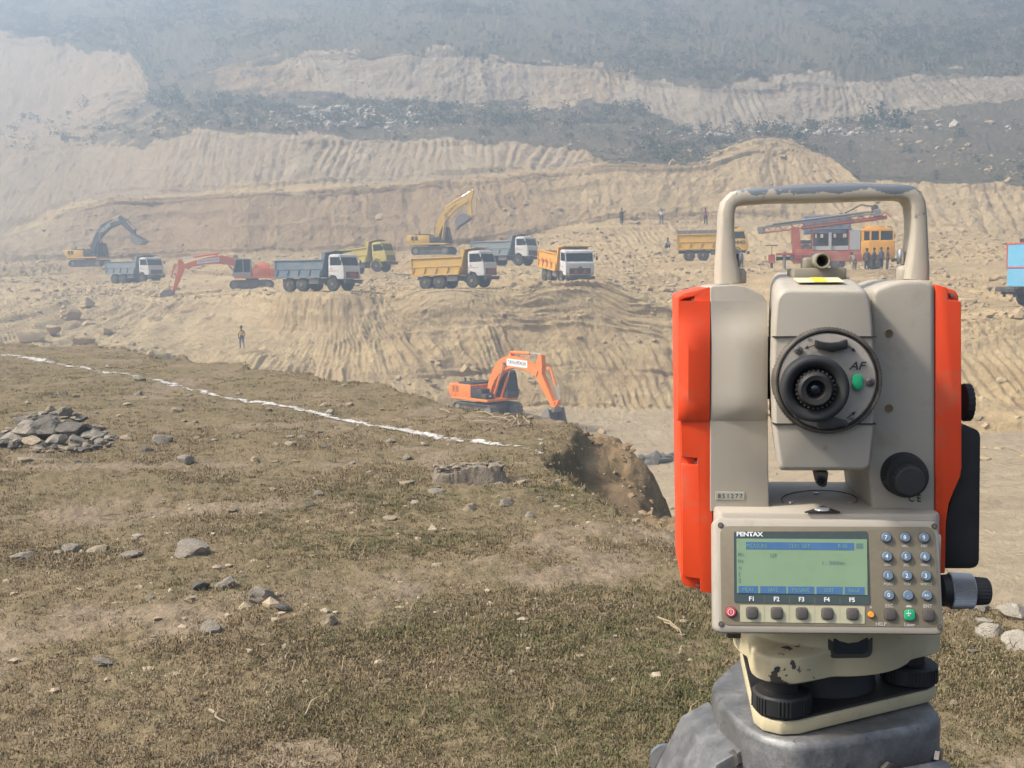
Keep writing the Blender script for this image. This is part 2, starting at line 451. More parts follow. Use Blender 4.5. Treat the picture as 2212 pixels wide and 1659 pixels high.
RED = {11: ix((-500, .75), (200, .6), (420, .25), (700, .2), (2700, .2)), 12: ix((-500, .8), (300, .6), (420, .1), (2700, .1)), 9: ix((-500, .1), (180, .5), (300, .85), (1050, .8), (1250, .35), (1500, .3), (1900, .1), (2700, 0)), 13: ix((-500, .7), (250, .6), (430, .2), (480, .9), (620, .9), (690, .2), (1180, .15), (1240, .5), (1330, .45), (1370, 0), (2700, 0)),
       7: ix((-500, .3), (900, .25), (1200, .1), (2700, 0)), 8: ix((-500, .4), (1000, .3), (1300, 0), (2700, 0)), 4: O1 * .05, 3: O1 * .1, 10: O1 * .2}
def zone(D):
    out = np.zeros((NR, NX))
    for k, a in D.items(): out[seg_id == k] = a[None, :]
    return out
jit = (fbm(U * 0.16, V_ * 0.16, 5, 51, .6) * 15).astype(int)
rows_i = np.clip(np.arange(NR)[:, None] + jit, 0, NR - 1)
cols_i = np.clip(np.arange(NX)[None, :] + (fbm(U * 0.12, V_ * 0.12, 5, 57, .6) * 34).astype(int), 0, NX - 1)
ZS, ZP, ZR = (zone(D)[rows_i, cols_i] for D in (SCRUB, PALE, RED))
ZS = np.maximum(ZS, 0)

idx = np.arange(NR * NX).reshape(NR, NX)
quads = np.stack([idx[:-1, :-1], idx[:-1, 1:], idx[1:, 1:], idx[1:, :-1]], -1).reshape(-1, 4)
hill_me = np_mesh('hillside', FD.reshape(-1, 3), quads)
ca = hill_me.color_attributes.new('zone', 'FLOAT_COLOR', 'POINT')
floor_w = np.isin(seg_id, [0, 1])[:, None] * np.ones((1, NX))
ca.data.foreach_set('color', np.stack([ZS, ZP, ZR, floor_w], -1).astype(np.float32).ravel())

t = NT('cut_earth')
at_ = t.n('ShaderNodeAttribute', attribute_name='zone')
sp = t.n('ShaderNodeSeparateColor'); t.l(at_.outputs['Color'], sp.inputs[0])
wv = t.coord('Object')
TAN, RED_, PALE_ = (0.60, 0.45, 0.238), (0.315, 0.208, 0.115), (0.345, 0.285, 0.21)
c = t.mix(t.ramp(t.noise(wv, 0.35, 6, .62), [(0.3, (0.50, 0.375, 0.205)), (0.5, TAN), (0.72, (0.39, 0.275, 0.15))]), (0, 0, 0), (1, 1, 1))
base = t.ramp(t.noise(wv, 0.35, 6, .62), [(0.28, (0.62, 0.475, 0.265)), (0.5, TAN), (0.72, (0.48, 0.345, 0.18))])
strata = t.noise(t.coord('Object', (0.05, 0.05, 1.3)), 1.0, 4, .6, .6)
base = t.mix(t.ramp(strata, [(0.45, 0.0), (0.62, 0.5)]), base, (0.38, 0.255, 0.14))
flo = t.mix(t.ramp(t.noise(t.coord('Object', (0.06, 0.5, 1)), 1.0, 5, .65, 1.5), [(0.35, 0.0), (0.65, 1.0)]), (0.60, 0.475, 0.30), (0.47, 0.355, 0.215))
base = t.mix(at_.outputs['Alpha'], base, flo)
redc = t.ramp(t.noise(wv, 0.5, 5, .65), [(0.3, (0.385, 0.268, 0.15)), (0.55, RED_), (0.72, (0.22, 0.138, 0.08))])
base = t.mix(sp.outputs[2], base, redc)
palec = t.ramp(t.noise(wv, 0.28, 6, .65), [(0.3, (0.45, 0.385, 0.295)), (0.52, PALE_), (0.70, (0.235, 0.18, 0.125))])
base = t.mix(sp.outputs[1], base, palec)
scr = t.ramp(t.noise(wv, 0.30, 8, .72), [(0.32, (0.092, 0.080, 0.052)), (0.48, (0.135, 0.112, 0.076)), (0.60, (0.17, 0.138, 0.096)), (0.74, (0.25, 0.20, 0.145))])
green = t.ramp(t.noise(wv, 0.075, 6, .65), [(0.40, 0.0), (0.62, 0.8)])
lu = t.n('ShaderNodeAttribute', attribute_name='lush')
scr = t.mix(t.math('MULTIPLY', green, lu.outputs['Fac']), scr, (0.070, 0.090, 0.044))
scr = t.mix(t.ramp(t.noise(wv, 1.6, 4, .6), [(0.64, 0.0), (0.70, 0.6)]), scr, (0.42, 0.38, 0.32))
edge = t.math('ADD', sp.outputs[0], t.math('MULTIPLY', t.math('SUBTRACT', t.noise(wv, 0.22, 8, .75), 0.5), 1.7))
base = t.mix(t.ramp(edge, [(0.42, 0.0), (0.60, 1.0)]), base, scr)
fine = t.noise(wv, 2.2, 8, .74)
streak = t.noise(t.coord('Object', (1.5, 1.5, 0.28)), 1.0, 7, .72, .5)
base = t.mix(t.ramp(fine, [(0.25, 0.68), (0.54, 1.0)]), (0.17, 0.112, 0.06), base)
base = t.mix(t.math('MULTIPLY', t.ramp(streak, [(0.50, 0.0), (0.66, 0.55)]), t.math('SUBTRACT', 1.0, at_.outputs['Alpha'])), base, (0.30, 0.205, 0.115))
t.bump(t.math('ADD', fine, t.math('MULTIPLY', streak, 1.6)), 0.9, 0.30)
EARTH = t.set(base, 0.95, 0, 0.1)
lush_a = hill_me.attributes.new('lush', 'FLOAT', 'POINT')
lush_a.data.foreach_set('value', np.where(seg_id[rows_i] >= 14, 1.0, 0.28).astype(np.float32).ravel())
hillside = link_mesh('hillside', hill_me, EARTH)
tag(hillside, 'hazy cut hillside with tan benches, fluted banks and scrub above the pit floor', 'hillside', kind='structure')
# ================================================================ the near grass shelf above the pit
def ground_at(x, y):
    """layout position -> plan point on the level of the grass"""
    r = ray(x, y); s = -EYE.z / r.z
    return r.x * s, s
EDGE_L = [(-900, 716), (-300, 728), (0, 742), (117, 748), (207, 741), (233, 755), (267, 749), (300, 763), (360, 778), (393, 769), (420, 783), (520, 787), (540, 804), (610, 806), (666, 810), (700, 823), (737, 827),
          (820, 834), (863, 849), (920, 861), (967, 874), (1064, 893), (1157, 899), (1228, 914), (1253, 931), (1232, 950), (1214, 972), (1171, 992), (1196, 1024), (1268, 1064), (1329, 1107), (1397, 1132), (1468, 1153),
          (1600, 1205), (1800, 1262), (2000, 1305), (2212, 1325), (2700, 1400), (3600, 1500)]
EDGE = np.array([ground_at(*p) for p in EDGE_L])

def edge_dist(X, Y):
    """signed distance to the rim, positive outside (over the pit)"""
    best = np.full(X.shape, 1e9)
    for (ax, ay), (bx, by) in zip(EDGE[:-1], EDGE[1:]):
        dx, dy = bx - ax, by - ay
        tt = np.clip(((X - ax) * dx + (Y - ay) * dy) / (dx * dx + dy * dy), 0, 1)
        best = np.minimum(best, np.hypot(X - ax - tt * dx, Y - ay - tt * dy))
    ring = np.concatenate([EDGE, [[400, EDGE[-1][1]], [400, -60], [-400, -60], [-400, EDGE[0][1]]]])
    inside = np.zeros(X.shape, bool)
    for (ax, ay), (bx, by) in zip(ring, np.roll(ring, -1, 0)):
        if ay == by: continue
        m = ((ay > Y) != (by > Y)) & (X < (bx - ax) * (Y - ay) / (by - ay) + ax)
        inside ^= m
    return np.where(inside, -best, best)

def gz(X, Y):
    z = 0.05 * fbm(X * 0.35, Y * 0.35, 3, 61) + 0.035 * fbm(X * 1.6, Y * 1.6, 3, 65)
    z = z + 0.020 * fbm(X * 6.0, Y * 6.0, 3, 68) + 0.012 * fbm(X * 19, Y * 19, 2, 70)
    return z * smooth(0.6, 2.5, np.hypot(X, Y))

def ground_z(X, Y):
    X = np.asarray(X, float); Y = np.asarray(Y, float)
    s = edge_dist(X, Y) + 0.10 * fbm(X * 1.3, Y * 1.3, 4, 75) + 0.05 * fbm(X * 6, Y * 6, 2, 79)
    z = gz(X, Y)
    lip = 0.05 + 0.40 * np.exp(-((X - 0.45) ** 2 + (Y - 9.6) ** 2) / 2.2) + 0.12 * smooth(11, 14, Y)
    so = np.maximum(s, 0)
    drop = lip * smooth(0.0, 0.16, so) + 0.235 * so
    w0 = np.interp(Y, [4.5, 6.5, 7.2, 8.2, 9.2, 10.4, 14.0], [.9, .5, .5, .75, .85, .42, .30])
    drop = drop + 1.6 * np.maximum(0, so - w0) ** 1.0 * smooth(w0, w0 + 0.7, so)
    z = z - drop
    z = z + (0.16 * fbm(X * 1.1, Y * 1.1, 4, 81, .4) + 0.045 * fbm(X * 6, Y * 6, 4, 84, .6) + .05 * np.maximum(0, fbm(X * 11, Y * 11, 2, 86) - .15)) * smooth(0.02, 0.5, so)
    # torn turf along the rim
    z = z + 0.06 * np.maximum(0, fbm(X * 2.2, Y * 2.2, 3, 88)) * np.exp(-(s + 0.3) ** 2 / 0.2)
    return np.maximum(z, -12.5), s

ga = np.concatenate([np.linspace(-3200, -330, 70, endpoint=False), np.linspace(-330, 2545, 640), np.linspace(2545, 5200, 70)[1:]])
ang = np.arctan((ga - CX) / PX)
gd = np.concatenate([np.geomspace(0.35, 2.6, 24, endpoint=False), np.geomspace(2.6, 40, 440)])
A2, D2 = np.meshgrid(ang, gd)
GX, GY = D2 * np.tan(A2), D2
GZ, GS = ground_z(GX, GY)
GV = np.stack([GX, GY, GZ], -1)
i2 = np.arange(GX.size).reshape(GX.shape)
q2 = np.stack([i2[:-1, :-1], i2[:-1, 1:], i2[1:, 1:], i2[1:, :-1]], -1).reshape(-1, 4)
gm = np_mesh('ground', GV.reshape(-1, 3), q2)
cg = gm.color_attributes.new('zone', 'FLOAT_COLOR', 'POINT')
# lime line on the turf, in plan
LIME_L = [(-250, 735), (0, 769), (60, 776), (140, 790), (230, 806), (300, 818), (390, 836), (500, 858), (600, 880), (690, 898), (770, 915), (850, 929), (950, 946), (1050, 963), (1120, 972), (1178, 986)]
LIME = np.array([ground_at(*p) for p in LIME_L])
def line_dist(X, Y, LN):
    best = np.full(X.shape, 1e9)
    for (ax, ay), (bx, by) in zip(LN[:-1], LN[1:]):
        dx, dy = bx - ax, by - ay
        tt = np.clip(((X - ax) * dx + (Y - ay) * dy) / (dx * dx + dy * dy), 0, 1)
        best = np.minimum(best, np.hypot(X - ax - tt * dx, Y - ay - tt * dy))
    return best
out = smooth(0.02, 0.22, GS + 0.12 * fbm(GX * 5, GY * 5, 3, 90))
dark = np.exp(-((GX - 0.62) ** 2 + (GY - 9.3) ** 2) / 1.6) * out  # shade of the torn face turned from the sun, as a colour mask
def bare_at(X, Y):
    n = 0.62 * noise2(X * 0.9, Y * 1.15, 92) + 0.28 * noise2(X * 2.6, Y * 3.0, 93) + 0.20 * noise2(X * 8, Y * 8, 94)
    return smooth(0.66, 0.86, n + 0.10 * smooth(4.6, 3.4, Y) + 0.10 * np.exp(-((Y - 4.6) / 1.0) ** 2) * (X < -.4) + 0.05 * np.exp(-((Y - 7.3) / .5) ** 2) * (X < -1.0))
BARE = bare_at(GX, GY)
cg.data.foreach_set('color', np.stack([out, dark, BARE, 0 * out + 1], -1).astype(np.float32).ravel())

t = NT('turf')
a_ = t.n('ShaderNodeAttribute', attribute_name='zone')
sg = t.n('ShaderNodeSeparateColor'); t.l(a_.outputs['Color'], sg.inputs[0])
wv = t.coord('Object')
n1 = t.noise(wv, 0.55, 6, .62); n2 = t.noise(wv, 5.5, 5, .7); n3 = t.noise(wv, 26, 4, .7); n4 = t.noise(wv, 1.9, 5, .66, .4)
turf = t.ramp(n1, [(0.33, (0.128, 0.104, 0.057)), (0.5, (0.160, 0.125, 0.072)), (0.66, (0.195, 0.148, 0.09))])
turf = t.mix(t.ramp(n3, [(0.38, 0.0), (0.66, 0.75)]), turf, (0.225, 0.172, 0.105))
turf = t.mix(t.ramp(n2, [(0.50, 0.0), (0.66, 0.6)]), turf, (0.098, 0.092, 0.042))
soil = t.ramp(n3, [(0.3, (0.175, 0.133, 0.088)), (0.7, (0.27, 0.21, 0.148))])
bare = t.math('MULTIPLY', sg.outputs[2], t.ramp(n3, [(0.30, 0.55), (0.6, 0.95)]))
gcol = t.mix(bare, turf, soil)
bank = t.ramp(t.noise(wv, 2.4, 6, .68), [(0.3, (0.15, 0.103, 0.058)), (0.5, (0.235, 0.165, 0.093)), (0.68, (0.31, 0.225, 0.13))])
bank = t.mix(sg.outputs[1], bank, (0.115, 0.085, 0.055))  # shaded torn face painted into the bank colour
bank = t.mix(t.ramp(t.noise(wv, 3.5, 6, .7), [(0.54, 0.0), (0.64, 0.7)]), bank, (0.10, 0.088, 0.045))
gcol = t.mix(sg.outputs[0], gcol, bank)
t.bump(t.math('ADD', n3, t.math('MULTIPLY', n2, 0.8)), 0.75, 0.035)
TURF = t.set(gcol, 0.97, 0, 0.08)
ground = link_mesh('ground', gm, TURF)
tag(ground, 'short dry grass shelf sloping to a broken rim above the pit', 'ground', kind='structure')

def gpoint(x, y):
    """layout position -> point on the near ground"""
    X, Y = ground_at(x, y)
    for _ in range(12):
        z = float(ground_z(np.array([X]), np.array([Y]))[0][0])
        r = ray(x, y); s = (z - EYE.z) / r.z
        X, Y = X * 0.5 + r.x * s * 0.5, Y * 0.5 + s * 0.5
    return Vector((X, Y, float(ground_z(np.array([X]), np.array([Y]))[0][0])))
# ================================================================ total station, tribrach and tripod
TS_YAW = R_(5.5)
TS_AX = at(1778, 1100, 0.725)
TS_O = Vector((TS_AX.x, TS_AX.y, 1.315))                  # top of the tripod head, on the axis
# local frame: x right, y away from the viewer, z up; the right side stands a little nearer
TS_M = Matrix.Translation(TS_O) @ Matrix.Rotation(-TS_YAW, 4, 'Z')
TS_I = TS_M.inverted()
_eyeL = TS_I @ EYE

def L(x, y, yl):
    """layout position -> local point on the plane at local depth yl (metres)"""
    d = TS_I.to_3x3() @ ray(x, y)
    return _eyeL + d * ((yl - _eyeL.y) / d.y)
def L2(x, y, yl):
    p = L(x, y, yl); return (p.x, p.z)
def Lp(pts, yl): return [L2(x, y, yl) for x, y in pts]
def Lz(x, y, zl):
    """layout position -> local point on the level plane at local height zl"""
    d = TS_I.to_3x3() @ ray(x, y)
    return _eyeL + d * ((zl - _eyeL.z) / d.z)
MM = 0.001 / 1.0
def px(n, yl=-0.045):          # layout pixels to metres at that depth
    return n * (0.725 + yl) / PX

def rounded(poly, r, n=4):
    out = []; m = len(poly)
    for i in range(m):
        p = Vector(poly[i]); a = Vector(poly[i - 1]); b = Vector(poly[(i + 1) % m])
        ri = r[i] if isinstance(r, (list, tuple)) else r
        if ri <= 0: out.append(tuple(p)); continue
        da = (a - p); db = (b - p)
        k = min(ri, da.length * .48, db.length * .48)
        pa = p + da.normalized() * k; pb = p + db.normalized() * k
        for j in range(n + 1):
            q = j / n
            out.append(tuple(pa * (1 - q) ** 2 + p * 2 * q * (1 - q) + pb * q * q))
    return out

# ---- materials
def worn(name, col, chip, under, scale=60, thr=0.60, rough=0.42, metal_under=0.6, mask=None, bandz=None):
    """paint over metal, chipped where the noise (and the handled places) break through"""
    t = NT(name); v = t.coord('Object')
    n = t.noise(v, scale, 6, .65)
    k = n
    if mask is not None:
        g = t.n('ShaderNodeVectorMath', operation='DISTANCE'); t.l(v, g.inputs[0]); g.inputs[1].default_value = mask[0]
        k = t.math('ADD', n, t.ramp(g.outputs['Value'], [(0.0, mask[2]), (mask[1], 0.0)]))
    if bandz is not None:
        sx_ = t.n('ShaderNodeSeparateXYZ'); t.l(v, sx_.inputs[0])
        up_m = t.ramp(t.math('MULTIPLY', t.math('SUBTRACT', sx_.outputs[2], bandz[0]), 1 / bandz[1]), [(0.0, 0.0), (1.0, bandz[2])])
        mid_m = t.ramp(t.math('ABSOLUTE', t.math('ADD', sx_.outputs[0], .004)), [(0.035, 1.0), (0.078, 0.45)])
        k = t.math('ADD', n, t.math('MULTIPLY', up_m, mid_m))
    m = t.ramp(k, [(thr, 0.0), (thr + 0.012, 1.0)])
    m = t.math('MULTIPLY', m, chip)
    soft = t.mix(t.ramp(t.noise(v, 9, 5, .6), [(0.4, 0.0), (0.75, 0.35)]), col, tuple(c * 0.72 for c in col))
    grime = t.mix(t.ramp(t.noise(v, 30, 7, .74), [(0.54, 0.0), (0.72, 0.42)]), soft, (0.26, 0.19, 0.115))
    c = t.mix(m, grime, under)
    mt = t.math('MULTIPLY', m, metal_under)
    t.bump(t.math('ADD', t.math('MULTIPLY', m, -1.0), t.math('MULTIPLY', t.noise(v, 900, 2), 0.18)), 0.25, 0.0006)
    return t.set(c, t.ramp(n, [(0.3, rough), (0.8, rough + .18)]), mt, 0.4)
BEIGE = worn('beige_shell', (0.385, 0.347, 0.285), 0.8, (.24, .165, .10), scale=95, thr=.765, metal_under=0.0)
HANDLE_M = worn('handle_paint', (0.44, 0.39, 0.31), 1.0, (0.22, 0.24, 0.26), scale=30, thr=.62, bandz=(L(1780, 436, -.012).z, .009, .30), metal_under=.5, rough=.4)
ORANGE = worn('orange_cover', (0.74, 0.068, 0.016), 0.0, (.2, .2, .2), thr=.9, rough=.36)
CREAM = worn('cream_paint', (0.50, 0.43, 0.27), 1.0, (0.07, 0.06, 0.055), scale=75, thr=.70, mask=((-0.036, -0.079, 0.048), 0.036, 0.21), rough=.45, metal_under=.3)
CREAM2 = worn('cream_plate_paint', (0.50, 0.43, 0.27), 1.0, (0.07, 0.06, 0.055), scale=90, thr=.74, rough=.45, metal_under=.3)
BLACKP = paint('black_plastic', (0.016, 0.016, 0.017), .42, .12, (.14, .12, .10), 30)
RUBBER = paint('black_rubber', (0.020, 0.021, 0.023), .62, .18, (.12, .12, .11), 40)
TAUPE = plain('taupe_faceplate', (0.205, 0.175, 0.120), .5)
DKGREEN = plain('screen_surround', (0.055, 0.075, 0.075), .35)
LCDM = paint('lcd_green', (0.195, 0.29, 0.175), .25, .25, (.25, .335, .235), 14, grain=.05)
LCDB = plain('lcd_blue', (0.065, 0.15, 0.30), .25)
LCDT = plain('lcd_text', (0.105, 0.185, 0.17), .3)
LCDT2 = plain('lcd_text_inverse', (0.16, 0.30, 0.28), .3)
KEYBLUE = plain('blue_grey_key', (0.13, 0.185, 0.255), .38)
KEYDK = plain('dark_key', (0.085, 0.075, 0.068), .45)
KEYRED = plain('red_key', (0.52, 0.045, 0.06), .38)
KEYGRN = plain('green_key', (0.02, 0.33, 0.15), .36)
LEDM = plain('orange_lamp', (0.80, 0.30, 0.03), .3)
PALEKEY = plain('pale_key_panel', (0.42, 0.40, 0.27), .5)
WHITE = plain('white_print', (0.78, 0.80, 0.80), .5)
GREYPRINT = plain('grey_print', (0.50, 0.49, 0.44), .5)
BLACKPR = plain('black_print', (0.035, 0.035, 0.04), .5)
STEEL = plain('bright_steel', (0.55, 0.55, 0.55), .28, 1.0)
SCREWM = plain('screw_metal', (0.22, 0.20, 0.18), .4, .8)
BROWNP = plain('brown_plug', (0.34, 0.25, 0.15), .5)
KHAKI = plain('khaki_sight', (0.24, 0.215, 0.165), .55)
YELLOWL = plain('yellow_sticker', (0.74, 0.60, 0.06), .45)
t = NT('cast_aluminium'); v = t.coord('Object')
n = t.noise(v, 34, 9, .76); n5 = t.noise(v, 150, 4, .6)
c = t.ramp(n, [(0.3, (0.095, 0.095, 0.095)), (0.5, (0.17, 0.169, 0.166)), (0.72, (0.30, 0.295, 0.285))])
c = t.mix(t.ramp(n5, [(0.62, 0.0), (0.7, 0.8)]), c, (0.10, 0.09, 0.08))
t.bump(t.math('ADD', n, t.math('MULTIPLY', n5, .4)), .5, .0016)
ALU = t.set(c, t.ramp(n, [(.3, .38), (.7, .58)]), .55, .5)
t = NT('eyepiece_glass'); GLASSK = t.set((0.012, 0.016, 0.02), .04, 0, .9)

st = empty('total_station', TS_O, (0, 0, -TS_YAW))
tag(st, 'beige and orange total station with keypad and green screen, standing on the tripod', 'total station')

# ---- letters
def text_mesh(body, size, bold=0.0, align='CENTER', space=1.0):
    cu = bpy.data.curves.new('letters', 'FONT')
    cu.body = body; cu.size = size; cu.align_x = align; cu.align_y = 'CENTER'; cu.offset = bold * size; cu.space_character = space
    cu.resolution_u = 2
    o = bpy.data.objects.new('letters', cu); COL.objects.link(o)
    bpy.context.view_layer.update()
    me = bpy.data.meshes.new_from_object(o.evaluated_get(bpy.context.evaluated_depsgraph_get()))
    bpy.data.objects.remove(o); bpy.data.curves.remove(cu)
    return me
def lettering(body, M, size, mat, parent, bold=0.02, align='CENTER', sx=1.0, shear=0.0, space=1.0, name='lettering'):
    me = text_mesh(body, size, bold, align, space)
    me.transform(M @ Matrix(((sx, shear, 0, 0), (0, 1, 0, 0), (0, 0, 1, 0), (0, 0, 0, 1))))
    me.materials.clear()
    return link_mesh(name, me, mat, parent)
FRONT = Matrix(((1, 0, 0, 0), (0, 0, 1, 0), (0, 1, 0, 0), (0, 0, 0, 1)))   # text x -> x, y -> z; normal handled by two-sided shading
def front_at(p): return Matrix.Translation(p) @ Matrix(((1, 0, 0, 0), (0, 0, -1, 0), (0, 1, 0, 0), (0, 0, 0, 1)))

YF, YB = -0.043, 0.043            # front and back of the standards
axis_z = L(1778, 790, 0.0).z

# ---- left standard with its drum
b = MB()
b.prism(rounded(Lp([(1534, 1105), (1534, 618), (1598, 614), (1656, 640), (1661, 1105)], YF), [0, .002, .006, .006, 0]), YF, YB)
left = b.build('left_standard', BEIGE, st, .0028, 3)
def bulge(stations, mat, name, par):
    """raised field on the front of a standard; stations: (layout x, protrusion)"""
    rings = []
    for x, pr_ in stations:
        xx = L2(x, 800, YF)[0]; ring = []
        for yy, k_ in ((650, 0), (668, .05), (686, .20), (704, .50), (722, .80), (740, .95), (760, 1), (850, 1), (872, .95), (890, .70), (903, .25), (909, 0)):
            ring.append(Vector((xx, YF - pr_ * k_ - .0001, L2(x, yy, YF)[1])))
        ring += [Vector((xx, YF + .004, L2(x, 909, YF)[1])), Vector((xx, YF + .004, L2(x, 650, YF)[1]))]
        rings.append(ring)
    return MB().loft(rings).build(name, mat, par, 0, 2, ang=30)
bulge([(1536, .0012), (1560, .0030), (1588, .0058), (1604, .0068), (1645, .0068), (1656, .0050)], BEIGE, 'bearing_housing', left)
p = L(1577, 1071, YF - .0004)
pl = MB().box(p, (px(64), .0008, px(18))).build('serial_plate', plain('serial_plate', (0.36, 0.355, 0.30), .45), left, .0002, 1)
lettering('851277', front_at(p + Vector((0, -.0006, -.0002))), px(14), BLACKPR, left, .005, space=1.35)

# ---- left orange cover
NF = YF + .0065
b = MB()
full = rounded(Lp([(1474, 1270), (1466, 640), (1478, 634), (1533.5, 620), (1541, 1283), (1513, 1279)], YF), [.003, .004, .002, .002, .001, .003])
notched = Lp([(1475, 1246), (1473, 1003), (1507, 1005), (1507, 990), (1472.5, 987), (1468, 663), (1499, 656), (1501, 640), (1478, 645), (1468, 650), (1466, 641), (1478, 634), (1533.5, 620), (1541, 1283), (1514, 1279), (1512, 1251)], YF)
b.prism(full, NF, YB - .001)
b.prism(notched, YF + .001, NF - .00005)
cl_ = b.build('side_cover', ORANGE, st, .0009, 2)
bulge([(1465, .0006), (1472, .0022), (1486, .0042), (1510, .0036), (1533, .0018)], ORANGE, 'bulged_cover', cl_)
MB().lathe([(L2(1460, 800, -.01)[0], .031), (L2(1462.5, 800, -.01)[0], .036), (L2(1470, 800, -.01)[0], .037)], 40, (0, -.004, axis_z), (1, 0, 0)).build('round_cover', ORANGE, cl_)
for (x, y) in ((1497, 648), (1503, 997), (1507, 1262)):
    MB().lathe([(0, px(5)), (.003, px(4))], 12, L(x, y, NF), (0, -1, 0)).build('screw', STEEL, cl_)

# ---- right standard
b = MB()
b.prism(rounded(Lp([(1886, 1105), (1876, 1020), (1886, 626), (1940, 606), (1998, 604), (2020.5, 614), (2021, 1120)], YF), [0, .002, .004, .006, .006, .006, 0]), YF, YB)
right = b.build('right_standard', BEIGE, st, .0028, 3)
for y in (720, 882):
    MB().lathe([(0, px(9.5)), (.0004, px(9.5)), (.0005, px(8)), (-.0006, px(7.5))], 20, L(1920, y, YF), (0, -1, 0)).build('plug', BROWNP, right)
lettering('C E', front_at(L(1976, 1077, YF - .0006)), px(23), BLACKPR, right, .012, sx=.8, name='conformity_mark')
b = MB().lathe([(-.002, px(50)), (.003, px(48)), (.010, px(46)), (.0105, px(44)), (.011, px(44))], 90, L(1951, 1024, YF), (0, -1, 0), ((1, 2), .0006))
kn = b.build('focus_knob', RUBBER, st, 0)
b = MB().lathe([(0, px(33)), (.012, px(32)), (.0132, px(28)), (.0132, .0001)], 60, L(1956, 1032, YF - .010), (0, -1, 0), ((0, 1), .0005))
b.build('fine_knob', RUBBER, kn)

# ---- right orange cover, battery and side knobs
b = MB()
poly = Lp([(2021.5, 1240), (2021, 614), (2052, 622), (2071, 628), (2078, 640), (2079, 1010), (2076, 1030), (2062, 1062), (2051, 1090), (2045, 1130), (2043, 1240)], YF)
polyn = Lp([(2021.5, 1240), (2021, 614), (2048, 621), (2050, 647), (2078, 651), (2079, 1010), (2076, 1030), (2062, 1062), (2051, 1090), (2045, 1130), (2043, 1240)], YF)
b.prism(poly, NF, YB - .001)
b.prism(polyn, YF + .001, NF - .00005)
cr_ = b.build('side_cover', ORANGE, st, .0009, 2)
MB().lathe([(0, px(5)), (.003, px(4))], 12, L(2054, 637, NF), (0, -1, 0)).build('screw', STEEL, cr_)
b = MB()
b.prism(rounded(Lp([(2040, 1228), (2044, 1120), (2066, 1040), (2072, 925), (2118, 925), (2115, 1228)], -.030), [.001, .002, .002, .002, .009, .006]), -.030, .036)
b.build('battery', BLACKP, st, .004, 3)
b = MB().lathe([(0, .0125), (px(17), .0125)], 40, L(2079, 869, -.012), (1, 0, 0), ((0, 1), .0008))
b.build('side_knob', RUBBER, st, .0006, 1)

# ---- handle
def handle_ring(c, tx, tz, w, dpt):
    """rounded rectangular section at c; w in the plane, dpt in depth"""
    nrm = Vector((-tz, 0, tx)); out = []
    for k in range(16):
        a = 2 * math.pi * (k + .5) / 16
        ca_, sa = math.cos(a), math.sin(a)
        e = lambda q: math.copysign(abs(q) ** .38, q)
        out.append(c + nrm * (w / 2 * e(ca_)) + Vector((0, dpt / 2 * e(sa), 0)))
    return out
cl = [((1571, 612), 52), ((1569, 585), 50), ((1567, 550), 40), ((1567, 500), 33), ((1568, 462), 32), ((1572, 443), 33), ((1583, 432), 34), ((1600, 427), 33), ((1650, 423), 33), ((1690, 421), 34),
      ((1715, 420), 37), ((1780, 418), 38), ((1850, 416), 37), ((1880, 416), 34), ((1935, 416), 32), ((1955, 419), 33), ((1967, 428), 34), ((1974, 442), 33), ((1977, 470), 32), ((1978, 500), 33), ((1977, 550), 40), ((1975, 580), 48), ((1973, 604), 50)]
pts = [L(x, y, -.012) for (x, y), w in cl]
rings = []
for k, (p, (_, w)) in enumerate(zip(pts, cl)):
    tt = (pts[min(k + 1, len(pts) - 1)] - pts[max(k - 1, 0)]).normalized()
    rings.append(handle_ring(p, tt.x, tt.z, px(w, -.012), .026))
h = MB().loft(rings).build('handle', HANDLE_M, st, 0, ang=60)
MB().prism(rounded(Lp([(1690, 405), (1850, 398), (1850, 404), (1690, 410)], -.012), 0), -.019, -.004).build('grip_plate', HANDLE_M, h, .0006, 2)
for x, y in ((1598, 556), (1945, 549)):
    MB().lathe([(0, px(8)), (px(32), px(8))], 16, L(x, y + 22, -.012), (0, 0, 1)).build('lock_pin', STEEL, h, .0004, 2)
for x, y, s_ in ((1596, 594, 1), (1952, 588, -1)):
    MB().lathe([(0, px(17)), (px(26), px(17)), (px(34), px(11))], 20, L(x, y + 18, -.012), (0, 0, 1)).build('pin_seat', BEIGE, h, .0008, 2)

# ---- telescope: body leaning back a little so that its top shows
tel = empty('telescope', (0, 0, 0), parent=st)
YT = -0.072
fr = rounded(Lp([(1690, 1019), (1683, 1012), (1672, 930), (1668, 800), (1671, 700), (1676, 640), (1690, 622), (1868, 622), (1881, 640), (1887, 700), (1891, 800), (1889, 930), (1880, 1012), (1872, 1019)], YT), .0035, 3)
cz = axis_z; cxm = L2(1780, 800, YT)[0]
ztop = max(q[1] for q in fr)
def scl(poly, s, dz=0.0, sx=None, dx=0.0):
    sx = s if sx is None else sx
    return [(cxm + dx + (x - cxm) * sx, cz + (z - cz) * s + (dz if z > cz else dz * .2)) for x, z in poly]
def ringy(poly, y): return [Vector((x, y, z)) for x, z in poly]
b = MB().loft([ringy(scl(fr, .955), YT - .001), ringy(scl(fr, .985), YT + .0008), ringy(fr, YT + .0045), ringy(scl(fr, 1.0, .0035, .985, .002), YT + .03), ringy(scl(fr, .97, .0095, .93, .006), YT + .08), ringy(scl(fr, .95, .012, .86, .010), YT + .12), ringy(scl(fr, .86, .010, .76, .012), YT + .128)])
tb = b.build('telescope_body', BEIGE, tel, .0008, 2, ang=50)
seam = plain('seam_dark', (0.03, 0.026, 0.022), .8)
